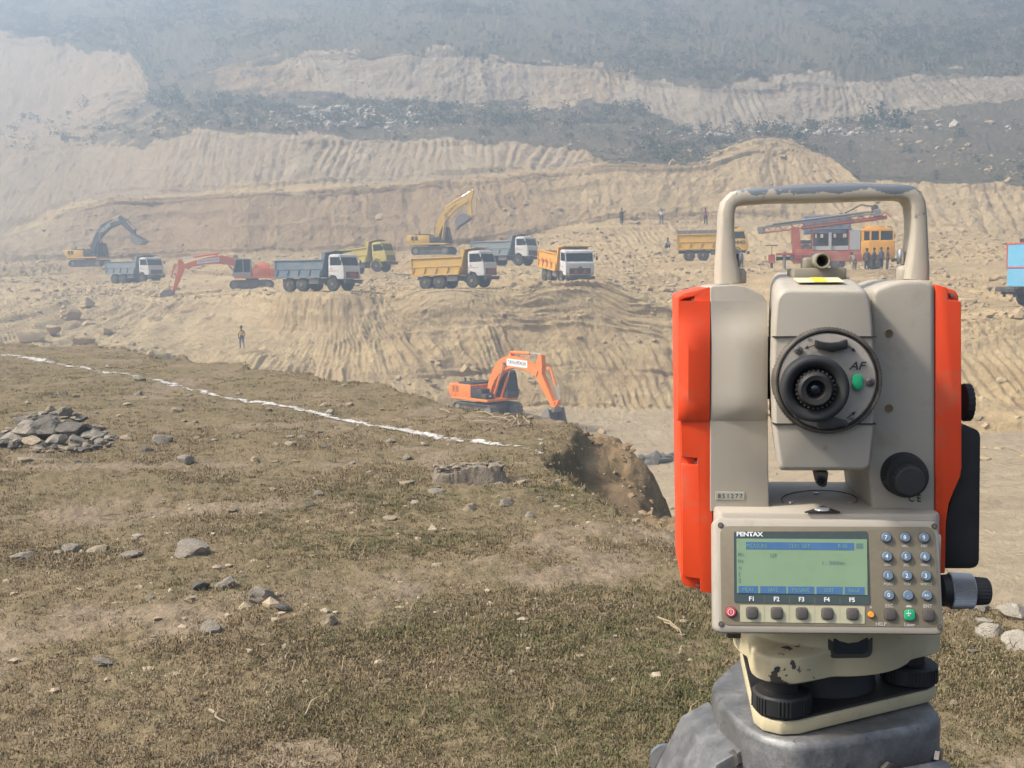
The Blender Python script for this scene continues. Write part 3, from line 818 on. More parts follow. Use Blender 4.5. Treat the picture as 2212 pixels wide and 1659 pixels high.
for y in (727, 915):
    for xa, xb in ((1671, 1722), (1846, 1890)):
        pa = L((xa + xb) / 2, y, YT)
        MB().box(pa + Vector((0, .0008, 0)), (px(xb - xa), .0058, px(2.2))).build('seam', seam, tel)
c0 = L(1784.5, 821, YT)
b = MB().lathe([(-.002, px(112)), (.0015, px(112)), (.006, px(110)), (.0068, px(107)), (.0068, px(103.5)), (.004, px(103))], 180, c0, (0, -1, 0), ((1, 2), .00055))
b.build('focus_ring', paint('ring_black', (0.05, 0.045, 0.04), .5, .35, (.30, .25, .19), 60), tel)
c1 = L(1787, 823, YT - .0055)
plate = MB().lathe([(-.003, px(103, YT)), (.0, px(103, YT)), (.0008, px(100, YT)), (.0008, .0001)], 72, c1, (0, -1, 0)).build('ring_plate', plain('plate_beige', (0.40, 0.36, 0.31), .5), tel)
YR = YT - .0065
ce = L(1752, 832, YR)
eye_dir = Vector((-.03, -1, -.04)).normalized()
MB().lathe([(-.002, px(62)), (.006, px(66)), (.015, px(68)), (.0175, px(67)), (.0188, px(63)), (.0186, px(55)), (.0170, px(47)), (.014, px(43)), (.008, px(41))], 64, ce, eye_dir).build('eye_cup', RUBBER, tel, 0, ang=60)
ep = MB().lathe([(.004, px(39)), (.0165, px(38)), (.0195, px(35)), (.021, px(30)), (.0205, px(20)), (.017, px(17)), (.0145, px(16))], 56, ce, eye_dir, ((0, 1), .0004)).build('eyepiece', BLACKP, tel, 0, ang=50)
MB().lathe([(.0150, px(16)), (.0168, px(11)), (.0175, px(5)), (.0177, .0001)], 32, ce, eye_dir).build('lens', GLASSK, ep, 0, ang=80)
dots = MB()
for k in range(26):
    a = 2 * math.pi * k / 26
    o_ = ce + eye_dir * .0185 + Vector((math.cos(a) * px(38.5), 0, math.sin(a) * px(38.5)))
    dots.box(o_, (px(3), px(4), px(3.6)), (0, -a, 0))
dots.build('grip_mark', plain('grip_mark', (.055, .054, .052), .35), ep)
def flat_poly(pts, yl, th, name, mat, par, bev=0.0003):
    return MB().prism(Lp(pts, yl), yl - th, yl + .0004).build(name, mat, par, bev, 2)
flat_poly([(1760, 733), (1775, 738), (1793, 740), (1812, 738), (1827, 732), (1827, 752), (1812, 755), (1794, 760), (1775, 755), (1759, 751)], YR - .0006, .006, 'clamp_tab', BLACKP, tel, .0006)
flat_poly([(1765, 908), (1782, 904), (1797, 898), (1812, 904), (1828, 907), (1829, 918), (1812, 919), (1797, 921), (1780, 924), (1764, 925)], YR - .0006, .005, 'clamp_tab', paint('tab_worn', (.045, .045, .05), .35, .3, (.25, .2, .15), 60), tel, .0006)
b = MB()
b.prism(rounded(Lp([(1840.5, 842), (1840.5, 808), (1863.5, 808), (1863.5, 842)], YR - .001), px(11.4), 6), YR - .0028, YR)
b.build('autofocus_button', KEYGRN, tel, .0005, 2)
lettering('AF', front_at(L(1853, 791, YR - .0011)), px(23), BLACKPR, tel, .018, sx=1.15, shear=.35)
for x, y, s_ in ((1751, 735, 1), (1840, 905, -1)):
    lettering('8', front_at(L(x, y, YR - .0010)) @ Matrix.Rotation(R_(78), 4, 'Z'), px(14), BLACKPR, tel, -.004, name='infinity_mark')
for pa, pb in (((1766, 744), (1737, 753)), ((1830, 746), (1849, 760)), ((1763, 908), (1738, 901)), ((1830, 903), (1849, 889))):
    A_, B_ = L(*pa, YR - .0010), L(*pb, YR - .0010)
    d_ = (B_ - A_).normalized(); nn = Vector((-d_.z, 0, d_.x))
    m_ = MB().bar(A_, B_ - d_ * px(6), .0003, px(1.8))
    m_.prism([(q.x, q.z) for q in (B_, B_ - d_ * px(9) + nn * px(4), B_ - d_ * px(9) - nn * px(4))], YR - .0011, YR - .0009)
    m_.build('arrow_mark', BLACKPR, tel)
def screw(p, r, par, dirv=(0, -1, 0), mat=SCREWM):
    s_ = MB().lathe([(-.0004, r), (.0004, r), (.0007, r * .8), (.0007, .0001)], 18, p, dirv).build('screw', mat, par)
    return s_
for x, y in ((1725, 757), (1880, 825), (1725, 897)):
    p = L(x, y, YR - .001); screw(p, px(9), tel)
    for a in (0.4, 0.4 + math.pi / 2):
        MB().box(p + Vector((0, -.0007, 0)), (px(11), .0003, px(2)), (0, a, 0)).build('screw_slot', BLACKPR, tel)
MB().lathe([(-.001, px(5)), (.0003, px(5)), (.0003, .0001)], 16, L(1782, 967, YT - .001), (0, -1, 0)).build('screw_hole', BROWNP, tel)
# sight on top, sticker, lower peep sight
zt = ztop
sg_ = MB().box(L(1763, 592, YT + .062), (px(108, .0), .030, px(26, 0))).build('sight_base', KHAKI, tel, .0015, 2)
pc = L(1767, 564, YT + .056)
MB().lathe([(-.012, px(18)), (.014, px(18)), (.014, px(13)), (-.012, px(12))], 28, pc + Vector((px(2), 0, 0)), (0, -1, 0)).build('sight_tube', KHAKI, tel, .0006, 2)
MB().box(pc + Vector((-px(20), .004, -px(6))), (px(26), .014, px(30))).build('sight_block', KHAKI, tel, .002, 3)
MB().lathe([(-.010, px(13.5)), (-.009, px(13.5))], 20, pc + Vector((px(2), 0, 0)), (0, -1, 0)).build('sight_glass', GLASSK, tel)
def on_top(x, y):            # point on the sloping top face of the telescope body
    d = TS_I.to_3x3() @ ray(x, y); n_ = Vector((0, -.14, 1)).normalized(); o_ = Vector((0, YT + .0045, zt + .0004))
    return _eyeL + d * ((o_ - _eyeL).dot(n_) / d.dot(n_))
def quad(corners, name, mat, par, th=.0002):
    q = [Vector(c) for c in corners]; nn = (q[1] - q[0]).cross(q[3] - q[0]).normalized() * th
    if nn.z < 0: nn = -nn
    return MB().loft([[c for c in q], [c + nn for c in q]]).build(name, mat, par)
zs = zt + .004
def topq(x0, x1, y0, y1, lift, name, mat):
    yA, yB = y0, y1
    X0, X1 = L(x0, 592, YT + .02).x, L(x1, 592, YT + .02).x
    f = lambda x, yy: Vector((x, yy, zt + lift + (yy - YT - .0045) * .135))
    return MB().loft([[f(X0, yA), f(X1, yA), f(X1, yB), f(X0, yB)], [f(X0, yA) + Vector((0, 0, .0002)), f(X1, yA) + Vector((0, 0, .0002)), f(X1, yB) + Vector((0, 0, .0002)), f(X0, yB) + Vector((0, 0, .0002))]]).build(name, mat, tel)
topq(1722, 1822, YT + .016, YT + .036, .0014, 'warning_sticker', plain('sticker_pale', (.70, .64, .38), .45))
topq(1758, 1786, YT + .0165, YT + .0355, .0017, 'sticker_block', YELLOWL)
lb = MB()
lb.prism(Lp([(1757, 1015), (1786, 1015), (1785, 1030), (1782, 1048), (1771, 1050), (1763, 1042)], YT + .012), YT + .006, YT + .018)
lb.build('lower_sight', paint('sight_dark', (.10, .08, .06), .5, .3), tel, .001, 2)
MB().lathe([(-.001, px(11)), (.003, px(11)), (.003, px(8)), (0, px(7))], 22, L(1773, 1038, YT + .006), (0, -1, 0)).build('lower_sight_tube', BLACKP, tel)
# trunnion between the standards
MB().lathe([(L2(1650, 800, -.02)[0], .020), (L2(1676, 800, -.02)[0], .020)], 32, (0, -.028, axis_z + .001), (1, 0, 0)).build('trunnion', BLACKP, tel)
MB().lathe([(L2(1880, 800, -.02)[0], .024), (L2(1900, 800, -.02)[0], .024)], 32, (0, 0, axis_z), (1, 0, 0)).build('trunnion', BLACKP, tel)

# ---- base of the alidade (shelf between the standards) and control panel
zsh = Lz(1770, 1086, L(1770, 1105, -.058).z).z
b = MB()
shz = L(1770, 1108, -.060).z
zb = L(1770, 1345, -.06).z
X0, X1 = L2(1538, 1100, YF)[0], L2(2028, 1100, YF)[0]
b.prism(rounded([(X0 + .001, -.060), (X1 - .003, -.060), (X1 - .003, .046), (X0 + .001, .046)], .006), zb, shz, 'z')
base = b.build('alidade_base', BEIGE, st, .002, 2)
# details on the shelf: round cover outline, screws, triangular level window
def shelf(x, y): return Lz(x, y, shz + .0003)
arc = [shelf(1770 + 82 * math.cos(a), 1079 + 20 * math.sin(a)) for a in np.linspace(.35, math.pi - .35 - 2 * math.pi, 30)]
MB().tube(arc, .00025, 4).build('cover_outline', seam, base)
for x, y in ((1763, 1066), (1708, 1086), (1836, 1087)):
    MB().lathe([(0, px(7)), (.0006, px(6))], 14, shelf(x, y), (0, 0, 1)).build('screw', STEEL, base)
MB().loft([[shelf(1738, 1108), shelf(1815, 1108), shelf(1777, 1095)], [shelf(1738, 1108) + Vector((0, 0, .0008)), shelf(1815, 1108) + Vector((0, 0, .0008)), shelf(1777, 1095) + Vector((0, 0, .0008))]]).build('level_window_frame', seam, base)
MB().lathe([(0, px(18)), (.0014, px(15)), (.0018, .0001)], 24, shelf(1776, 1103.5), (0, 0, 1)).build('level_window', plain('level_glass', (.62, .62, .58), .1), base)

# panel plane: leans back
pT, pB = L(1780, 1121, -.070), L(1780, 1374, -.090)
pn = (pB - pT).cross(Vector((1, 0, 0))).normalized()
if pn.y > 0: pn = -pn
pu = (pT - pB).normalized()
def PD(x, y, lift=0.0):            # layout position -> point on the panel plane
    d = TS_I.to_3x3() @ ray(x, y); o_ = pT + pn * lift
    return _eyeL + d * ((o_ - _eyeL).dot(pn) / d.dot(pn))
def PP(cx, cy, lift=0.0): return PD(1512 + cx * .26040, 1108.8 + cy * .26040, lift)
PS = .2604 * (0.725 - .08) / PX       # metres per panel unit
PXA = Vector((1, 0, 0)); 
def pm(cx, cy, lift):                 # matrix for letters on the panel
    o_ = PP(cx, cy, lift); xa = (PP(cx + 50, cy + .45, lift) - o_).normalized(); ya = pn.cross(xa)
    return Matrix(((xa.x, ya.x, pn.x, o_.x), (xa.y, ya.y, pn.y, o_.y), (xa.z, ya.z, pn.z, o_.z), (0, 0, 0, 1)))
panel = empty('control_panel', (0, 0, 0), parent=st)
def slab(pts, l0, l1, name, mat, r=0, bev=0, nr=4, par=None):
    P0 = [PP(x, y, 0) for x, y in pts]; M_ = pm(1000, 500, 0); Mi = M_.inverted()
    q = [(Mi @ p) for p in P0]
    poly = rounded([(a.x, a.y) for a in q], r, nr) if r else [(a.x, a.y) for a in q]
    m_ = MB(); m_.prism(poly, l0, l1, 'z', M_)
    return m_.build(name, mat, par or panel, bev, 2)
slab([(110, 35), (1985, 55), (2032, 1012), (118, 995)], -.020, 0.0, 'panel_housing', BEIGE, .005, .0030, 5)
MB().prism([( L2(1560, 1300, -.07)[0], -.072), (L2(2030, 1300, -.07)[0], -.072), (L2(2020, 1300, -.07)[0], -.02), (L2(1565, 1300, -.07)[0], -.02)], L(1780, 1340, -.07).z, L(1780, 1150, -.07).z, 'z').build('panel_back', BEIGE, panel, .002, 2)
slab([(166, 106), (1945, 112), (1998, 945), (178, 930)], -.001, .0003, 'faceplate', TAUPE, .0055, .0001, 6)
slab([(280, 152), (1390, 150), (1412, 760), (283, 742)], .0003, .0006, 'screen_surround', DKGREEN, .0015, 0, 4)
slab([(302, 210), (1383, 216), (1388, 678), (306, 660)], .0006, .0009, 'screen', LCDM, 0, 0)
slab([(378, 238), (1275, 246), (1275, 306), (380, 298)], .0009, .00105, 'title_bar', LCDB)
for i, (a0, a1) in enumerate(((318, 478), (498, 712), (728, 945), (965, 1180), (1198, 1362))):
    slab([(a0, 603 + i * 2), (a1, 604 + i * 2), (a1, 664 + i * 2), (a0, 662 + i * 2)], .0009, .00105, 'soft_key_bar', LCDB)
def ptxt(body, cx, cy, size, mat, lift=.0011, bold=.0, align='CENTER', sx=1.0, space=1.0):
    return lettering(body, pm(cx, cy, lift), size * PS, mat, panel, bold, align, sx, 0, space)
ptxt('PENTAX', 302, 174, 52, WHITE, .0008, .028, 'LEFT', 1.18, .95)
ptxt('MEASURE', 385, 270, 50, LCDT2, .0012, .0, 'LEFT', .85)
ptxt('12/01 SAT', 735, 272, 50, LCDT2, .0012, .0, 'LEFT', .85)
ptxt('P-30', 1145, 275, 50, LCDT2, .0012, .0, 'LEFT', .85)
slab([(1292, 250), (1350, 250), (1350, 295), (1292, 295)], .0009, .00103, 'battery_mark', LCDT)
ptxt('PN', 314, 345, 50, LCDT, .0011, .0, 'LEFT', .75); ptxt('129', 578, 352, 50, LCDT, .0011, 0, 'LEFT', .8)
ptxt('PH', 314, 400, 50, LCDT, .0011, .0, 'LEFT', .75); ptxt('1. 300m', 1005, 412, 48, LCDT, .0011, 0, 'LEFT', 1.15, 1.1)
ptxt('N', 318, 455, 48, LCDT, .0011, 0, 'LEFT', .75); ptxt('E', 318, 508, 48, LCDT, .0011, 0, 'LEFT', .75); ptxt('Z', 318, 560, 48, LCDT, .0011, 0, 'LEFT', .75)
for tx, x, y in (('MEAS', 398, 634), ('SAVE', 605, 636), ('ME/SAVE', 836, 638), ('EDIT', 1072, 640), ('PAGE', 1280, 642)):
    ptxt(tx, x, y, 46, LCDT2, .0012, 0, 'CENTER', .85)
# function keys
slab([(332, 760), (1366, 772), (1366, 916), (332, 900)], .0003, .0006, 'key_strip', PALEKEY, .0008, 0, 3)
for i, (x, y) in enumerate(((430, 825), (635, 828), (843, 830), (1053, 832), (1262, 835))):
    slab([(x - 52, y - 52), (x + 52, y - 52), (x + 54, y + 54), (x - 50, y + 54)], .0006, .0008, 'key_rim', plain('key_rim', (.15, .13, .10), .5), .0022, 0, 4)
    slab([(x - 44, y - 44), (x + 44, y - 44), (x + 46, y + 46), (x - 42, y + 46)], .0006, .0024, 'function_key', KEYDK, .0022, .0005, 4)
    ptxt('F%d' % (i + 1), x, y - 115, 52, WHITE, .0009, .022, 'CENTER', 1.0)
    if i: slab([(x - 103, 690 + i * 2), (x - 101, 690 + i * 2), (x - 101, 900), (x - 103, 900)], .0006, .0007, 'strip_line', plain('strip_line', (.24, .22, .15), .5))
KR = 43 * PS
def round_key(cx, cy, mat, name, r=KR, h=.0022):
    p = PP(cx, cy, .0003)
    MB().lathe([(0, r * 1.18), (.0004, r * 1.16)], 28, p, pn).build('key_rim', plain('key_rim2', (.12, .105, .08), .5), panel)
    return MB().lathe([(0, r), (h * .6, r * .97), (h, r * .80), (h, .0001)], 28, p, pn).build(name, mat, panel, 0, ang=50)
for r_ in range(4):
    for c_ in range(3):
        x = 1543 + c_ * 157.5 + r_ * 8; y = (200, 358, 517, 680)[r_] + c_ * 1
        round_key(x, y, KEYBLUE, 'number_key')
        ptxt((('7', '8', '9'), ('4', '5', '6'), ('1', '2', '3'), ('0', '.', '+/-'))[r_][c_], x, y - (0 if (r_, c_) != (3, 1) else 8), 50 if (r_, c_) != (3, 2) else 36, WHITE, .0028, .012)
        lab = (('_', 'ABC', 'DEF'), ('GHI', 'JKL', 'MNO'), ('PQRS', 'TUV', 'WXYZ'), None)[r_]
        if lab: ptxt(lab[c_], x + 3, y + 71, 30, GREYPRINT, .0006, .012, 'CENTER', 1.05)
for x, y, mt, nm in ((1573, 838, KEYDK, 'escape_key'), (1733, 842, KEYGRN, 'laser_key'), (1892, 845, KEYDK, 'enter_key')):
    slab([(x - 52, y - 52), (x + 52, y - 52), (x + 54, y + 54), (x - 50, y + 54)], .0003, .0006, 'key_rim', plain('key_rim3', (.12, .10, .08), .5), .0022, 0, 4)
    slab([(x - 45, y - 45), (x + 45, y - 45), (x + 47, y + 47), (x - 43, y + 47)], .0003, .0022, nm, mt, .0022, .0005, 4)
ptxt('ESC', 1570, 768, 40, GREYPRINT, .0006, .012); ptxt('ENT', 1890, 772, 40, GREYPRINT, .0006, .012)
ptxt('HELP', 1502, 920, 40, GREYPRINT, .0006, .012); ptxt('Laser', 1740, 924, 42, GREYPRINT, .0006, .012)
ptxt('*', 1733, 858, 90, WHITE, .0026, .02); ptxt('|', 1731, 822, 44, WHITE, .0026, .01)
slab([(1705, 778), (1760, 779), (1748, 764), (1718, 763)], .0003, .0005, 'light_mark', GREYPRINT)
ptxt('*', 1418, 790, 50, GREYPRINT, .0006, .01)
round_key(257, 820, KEYRED, 'power_key', KR * 1.02)
ring_ = [PP(257 + 24 * math.cos(a), 820 + 26 * math.sin(a), .0026) for a in np.linspace(0, 2 * math.pi, 24)]
MB().tube(ring_, PS * 2.6, 4).build('power_mark', WHITE, panel); ptxt('I', 257, 820, 34, WHITE, .0027, .01)
round_key(1417, 840, LEDM, 'signal_lamp', KR * .62, .0018)
for x, y in ((172, 100), (1945, 108), (177, 920), (1990, 945)):
    p = PP(x, y, .0001)
    MB().lathe([(0, PS * 25), (.0003, PS * 25)], 20, p, pn).build('screw_well', plain('screw_well', (.10, .07, .05), .6), panel)
    MB().lathe([(0, PS * 15), (.0006, PS * 13)], 14, p, pn).build('screw', SCREWM, panel)
dp = PD(1787, 1385, 0)

# ---- underside of the alidade and the side drive knob
zu = L(1778, 1378, -.05).z
MB().lathe([(0, .0545), (.004, .057), (.016, .060)], 64, (0, -.002, zu - .008), (0, 0, 1)).build('alidade_foot', CREAM2, st, .0008, 2)
tk = MB().lathe([(L2(2030, 1278, -.045)[0], px(34)), (L2(2050, 1278, -.045)[0], px(36))], 40, (0, -.048, L(2060, 1276, -.048).z), (1, 0, 0)).build('drive_collar', BLACKP, st)
MB().lathe([(L2(2050, 1278, -.048)[0], px(38)), (L2(2053, 1278, -.048)[0], px(40)), (L2(2098, 1278, -.048)[0], px(38)), (L2(2100, 1278, -.048)[0], px(36))], 110, (0, -.048, L(2060, 1276, -.048).z), (1, 0, 0), ((1, 2), .0007)).build('knurled_ring', plain('knurl_metal', (.42, .42, .42), .35, .8), tk, 0, ang=20)
MB().lathe([(L2(2099, 1278, -.048)[0], px(28)), (L2(2104, 1278, -.048)[0], px(31)), (L2(2132, 1278, -.048)[0], px(29)), (L2(2136, 1278, -.048)[0], px(24))], 48, (0, -.048, L(2060, 1276, -.048).z), (1, 0, 0), ((1, 2), .0005)).build('drive_knob', RUBBER, tk, 0, ang=40)

# ---------------------------------------------------------------- tribrach (its own thing, clamped under the instrument)
tr = empty('tribrach', TS_O, (0, 0, -TS_YAW))
tag(tr, 'chipped cream tribrach with black levelling screws under the total station', 'tribrach')
FS = [Vector((-.034, -.055, 0)), Vector((.059, .002, 0)), Vector((-.030, .056, 0))]
def tri(r, grow, n=5):
    """triangle through the foot screws with rounded corners"""
    c_ = sum(FS, Vector()) / 3; out = []
    for k in range(3):
        p = FS[k]; d0 = (p - c_).normalized(); a0 = math.atan2(d0.y, d0.x)
        for j in range(n):
            a = a0 + R_(-60 + 120 * j / (n - 1))
            out.append((p.x + math.cos(a) * (r + grow), p.y + math.sin(a) * (r + grow)))
    return out
MB().prism(tri(.0175, 0, 4), .0005, .0092, 'z').build('base_plate', CREAM2, tr, .0015, 2)
MB().prism(tri(.0165, 0), .0093, .0108, 'z').build('spring_plate', BLACKP, tr, .0004, 1)
MB().lathe([(.0108, .036), (.021, .034), (.037, .030)], 48, (0, 0, 0), (0, 0, 1)).build('centre_boss', BLACKP, tr)
for k, p in enumerate(FS):
    s_ = MB().lathe([(.0112, .0165), (.0122, .0182), (.0222, .0182), (.0234, .0168), (.0236, .010)], 96, p, (0, 0, 1)).build('foot_screw', BLACKP, tr, 0, ang=25)
    for q in range(7):
        rb = MB()
        for j in range(4):
            a = 2 * math.pi * (q * 7 + j) / 49
            rb.box(p + Vector((math.cos(a) * .0181, math.sin(a) * .0181, .0172)), (.0016, .0013, .0100), (0, 0, a))
        rb.build('grip_rib', BLACKP, s_, .0003, 1)
    MB().lathe([(.0236, .0100), (.040, .0100)], 28, p, (0, 0, 1)).build('screw_stem', BLACKP, s_)
zt0 = .046
b = MB()
def trir(z, r, g): return [Vector((x, y, z)) for x, y in tri(r, g)]
def tmix(z, f):
    """blend from the triangle (f=0) to a circle (f=1)"""
    T_ = tri(.0195, 0, 9); c_ = []
    for q in range(84):
        a = 2 * math.pi * q / 84; ca_, sa_ = math.cos(a), math.sin(a); rt = 0.0
        for (x0, y0), (x1, y1) in zip(T_, T_[1:] + T_[:1]):
            den = ca_ * (y1 - y0) - sa_ * (x1 - x0)
            if abs(den) < 1e-12: continue
            rr = (x0 * (y1 - y0) - y0 * (x1 - x0)) / den; u_ = (x0 * sa_ - y0 * ca_) / den
            if rr > 0 and -1e-6 <= u_ <= 1 + 1e-6: rt = max(rt, rr)
        rr = max(rt, .0585); rr = rr * (1 - f) + .060 * f
        c_.append(Vector((ca_ * rr, sa_ * rr, z)))
    return c_
b.loft([tmix(.0336, .02), tmix(.0347, 0.0), tmix(.0480, 0.0), tmix(.0502, .05), tmix(.0530, .85), tmix(.0668, 1.0)])
up_ = b.build('upper_body', CREAM, tr, .0012, 2, ang=40)
p = Vector((-.0345, -.0575, .0496))
MB().lathe([(0, .0105), (.0012, .0100), (.0014, .0001)], 28, p, (.03, -.12, 1)).build('cap_screw', STEEL, up_)
MB().box(p + Vector((0, 0, .0014)), (.017, .0012, .0008), (0, 0, R_(-38))).build('screw_slot', BLACKPR, up_)
lp = Lz(1840, 1410, .070)
w_ = (FS[1] - FS[0]).normalized(); nn_ = Vector((w_.y, -w_.x, 0))
nn_ = Vector((.12, -.993, 0)); w_ = Vector((.993, .12, 0)); mid = nn_ * .0580
Mw = Matrix(((w_.x, nn_.x, 0, mid.x), (w_.y, nn_.y, 0, mid.y), (0, 0, 1, .0535), (0, 0, 0, 1)))
m_ = MB(); m_.prism(rounded([(-.014, -.0075), (.014, -.0075), (.014, .006), (-.014, .006)], [.005, .005, .001, .001]), -.010, .0012, 'y', Mw); m_.build('level_recess', plain('recess_dark', (.06, .055, .045), .5), up_, .0005, 1)
m_ = MB(); m_.prism(rounded([(-.011, -.0045), (.011, -.0045), (.011, .006), (-.011, .006)], [.003, .003, .001, .001]), -.010, .0020, 'y', Mw); m_.build('plate_level', GLASSK, up_, .0004, 1)
lk = L(1580, 1405, -.01)
MB().cyl((lk.x + .004, -.010, .050), (lk.x + .03, -.010, .050), .004).build('lock_stem', STEEL, tr)
MB().box((lk.x + .001, -.010, .050), (.010, .016, .0135)).build('lock_lever', paint('lever_dark', (.03, .025, .022), .25, .1), tr, .0015, 2)
MB().lathe([(-.001, .0017), (.0004, .0017)], 12, Vector((-.0400, -.0735, .0430)), (-.25, -1, 0)).build('set_screw', BLACKPR, up_)

# ---------------------------------------------------------------- tripod
tp = empty('tripod', (TS_O.x, TS_O.y, 0.0), (0, 0, -TS_YAW))
tag(tp, 'scuffed grey aluminium surveying tripod at the bottom right under the instrument', 'tripod')
HZ = TS_O.z
hp = [(-.072, .020), (-.0705, -.018), (-.058, -.058), (-.046, -.074), (-.029, -.0815), (-.006, -.0765), (.064, -.044), (.072, -.030), (.072, .040), (.030, .080), (-.046, .074)]
hp = rounded(hp, .007, 3)
def hring(s, z): return [Vector((x * s, y * s, z)) for x, y in hp]
hd = MB().loft([hring(.97, HZ - .040), hring(1.0, HZ - .038), hring(1.0, HZ - .006), hring(.985, HZ - .0022), hring(.955, HZ - .0004)]).build('tripod_head', ALU, tp, 0, ang=40)
MB().loft([hring(.90, HZ - .095), hring(.93, HZ - .090), hring(.93, HZ - .0402)]).build('head_skirt', ALU, tp, .001, 2)
seam_d = plain('joint_dark', (.02, .019, .018), .7)
MB().loft([hring(.955, HZ - .0416), hring(.955, HZ - .0400)]).build('head_joint', seam_d, tp)
for (x_, y_) in ((-.062, -.052), (.030, -.062), (.066, -.040)):
    MB().lathe([(0, .0055), (.003, .0055), (.0034, .004)], 6, (x_ * 1.0, y_ * 1.0, HZ - .024), (x_, y_, 0)).build('head_bolt', SCREWM, tp)
for k, (ax_, ay_) in enumerate(((-.97, -.22), (.42, -.90), (.45, .89))):
    d_ = Vector((ax_, ay_, 0)).normalized(); s_ = Vector((-d_.y, d_.x, 0))
    top = d_ * .062 + Vector((0, 0, HZ - .050)); foot = d_ * .62
    ax3 = (foot - top).normalized(); up3 = s_.cross(ax3).normalized()
    def bx(p0, p1, w0, w1, h0, h1):
        return MB().loft([[p + s_ * (w / 2 * a) + up3 * (h / 2 * c_) for a, c_ in ((-1, -1), (1, -1), (1, 1), (-1, 1))] for p, w, h in ((p0, w0, h0), (p1, w1, h1))])
    lg = bx(top - ax3 * .004, top + ax3 * .16, .088, .080, .034, .030).build('leg', ALU, tp, .004, 2)
    sh = [(.066, -.016), (.086, -.026), (.135, -.120), (.102, -.120), (.066, -.070)] if k == 0 else [(.076, -.020), (.088, -.026), (.135, -.120), (.105, -.120), (.070, -.060)]
    Ms = Matrix(((d_.x, s_.x, 0, 0), (d_.y, s_.y, 0, 0), (0, 0, 1, HZ), (0, 0, 0, 1)))
    m_ = MB(); m_.prism(sh, -.040, .040, 'y', Ms); m_.build('leg_bracket', ALU, lg, .0018, 2)
    hb_ = d_ * .098 + Vector((0, 0, HZ - .058))
    for sd in (-1, 1):
        MB().lathe([(0, .011), (.003, .011), (.0035, .009)], 22, hb_ + s_ * (.040 * sd), s_ * sd).build('hinge_washer', STEEL, lg)
        MB().lathe([(.003, .0068), (.0085, .0068), (.0092, .005)], 6, hb_ + s_ * (.040 * sd), s_ * sd).build('hinge_bolt', SCREWM, lg)
        m2 = MB(); m2.prism([(sh[0][0] + .006, sh[0][1] - .012), (sh[1][0] - .002, sh[1][1] - .010), (sh[2][0] - .010, -.112), (sh[3][0] + .012, -.112), (sh[4][0] + .008, sh[4][1] - .004)], sd * .0402, sd * .0412, 'y', Ms); m2.build('bracket_recess', seam_d if sd < 0 else ALU, lg)
    MB().cyl(top - s_ * .056, top + s_ * .056, .010, n=20).build('hinge_pin', STEEL, lg)
    for sd in (-1, 1):
        MB().tube([top + ax3 * .12 + s_ * (.036 * sd), top + ax3 * .75 + s_ * (.030 * sd)], .014, 12).build('leg_tube', plain('leg_paint', (.55, .42, .08), .5), lg)
    bx(top + ax3 * .70, top + ax3 * .78, .10, .10, .034, .034).build('leg_clamp', ALU, lg, .003, 2)
    lo = (foot - top).length
    MB().tube([top + ax3 * .55, foot + ax3 * -.05], .015, 12).build('lower_leg', ALU, lg)
    MB().cyl(foot - ax3 * .06, foot + ax3 * .02, .016, .003, 12).build('foot_spike', STEEL, lg)
# ================================================================ machines
DUST = (0.40, 0.315, 0.205)
TYRE = paint('tyre_rubber', (0.035, 0.033, 0.031), .85, .75, (0.22, 0.18, 0.125), 2.0)
RIMM = paint('rim_dusty', (0.13, 0.115, 0.095), .7, .7, DUST, 3.0)
FRAME = paint('chassis_dark', (0.045, 0.042, 0.04), .75, .6, (0.2, 0.16, 0.11), 2.0)
STEELD = paint('worn_steel', (0.22, 0.215, 0.21), .5, .5, DUST, 2.5, .35)
CHROME = plain('cylinder_rod', (0.72, 0.72, 0.72), .2, .9)
TRACKM = paint('track_steel', (0.10, 0.092, 0.082), .75, .8, (0.30, 0.235, 0.15), 1.6)
BLACKM = paint('black_panel', (0.028, 0.028, 0.03), .5, .35, (0.2, 0.17, 0.12), 1.5)
LAMPM = plain('lamp_glass', (0.75, 0.74, 0.68), .2)
LAMPR = plain('lamp_amber', (0.75, 0.25, 0.04), .3)
SEATM = plain('seat_cloth', (0.03, 0.03, 0.035), .9)
WHITEP = plain('white_letter', (0.82, 0.82, 0.80), .5)
BLACKL = plain('black_letter', (0.03, 0.03, 0.03), .5)
REDL = plain('red_letter', (0.50, 0.05, 0.04), .5)
REDP = paint('red_mark', (0.50, 0.045, 0.04), .5, .3, DUST, 2.0)
def glass(name, tint, mixf):
    t = NT(name); t.N.remove(t.p)
    tr_ = t.n('ShaderNodeBsdfTransparent', i_Color=(*tint, 1)); gl = t.n('ShaderNodeBsdfPrincipled')
    gl.inputs['Base Color'].default_value = (0.035, 0.045, 0.05, 1); gl.inputs['Roughness'].default_value = .08
    mx = t.n('ShaderNodeMixShader', i_Fac=mixf)
    t.l(tr_.outputs[0], mx.inputs[1]); t.l(gl.outputs[0], mx.inputs[2]); t.l(mx.outputs[0], t.out.inputs['Surface'])
    return t.m
GLASS = glass('vehicle_glass', (0.55, 0.62, 0.62), .45)
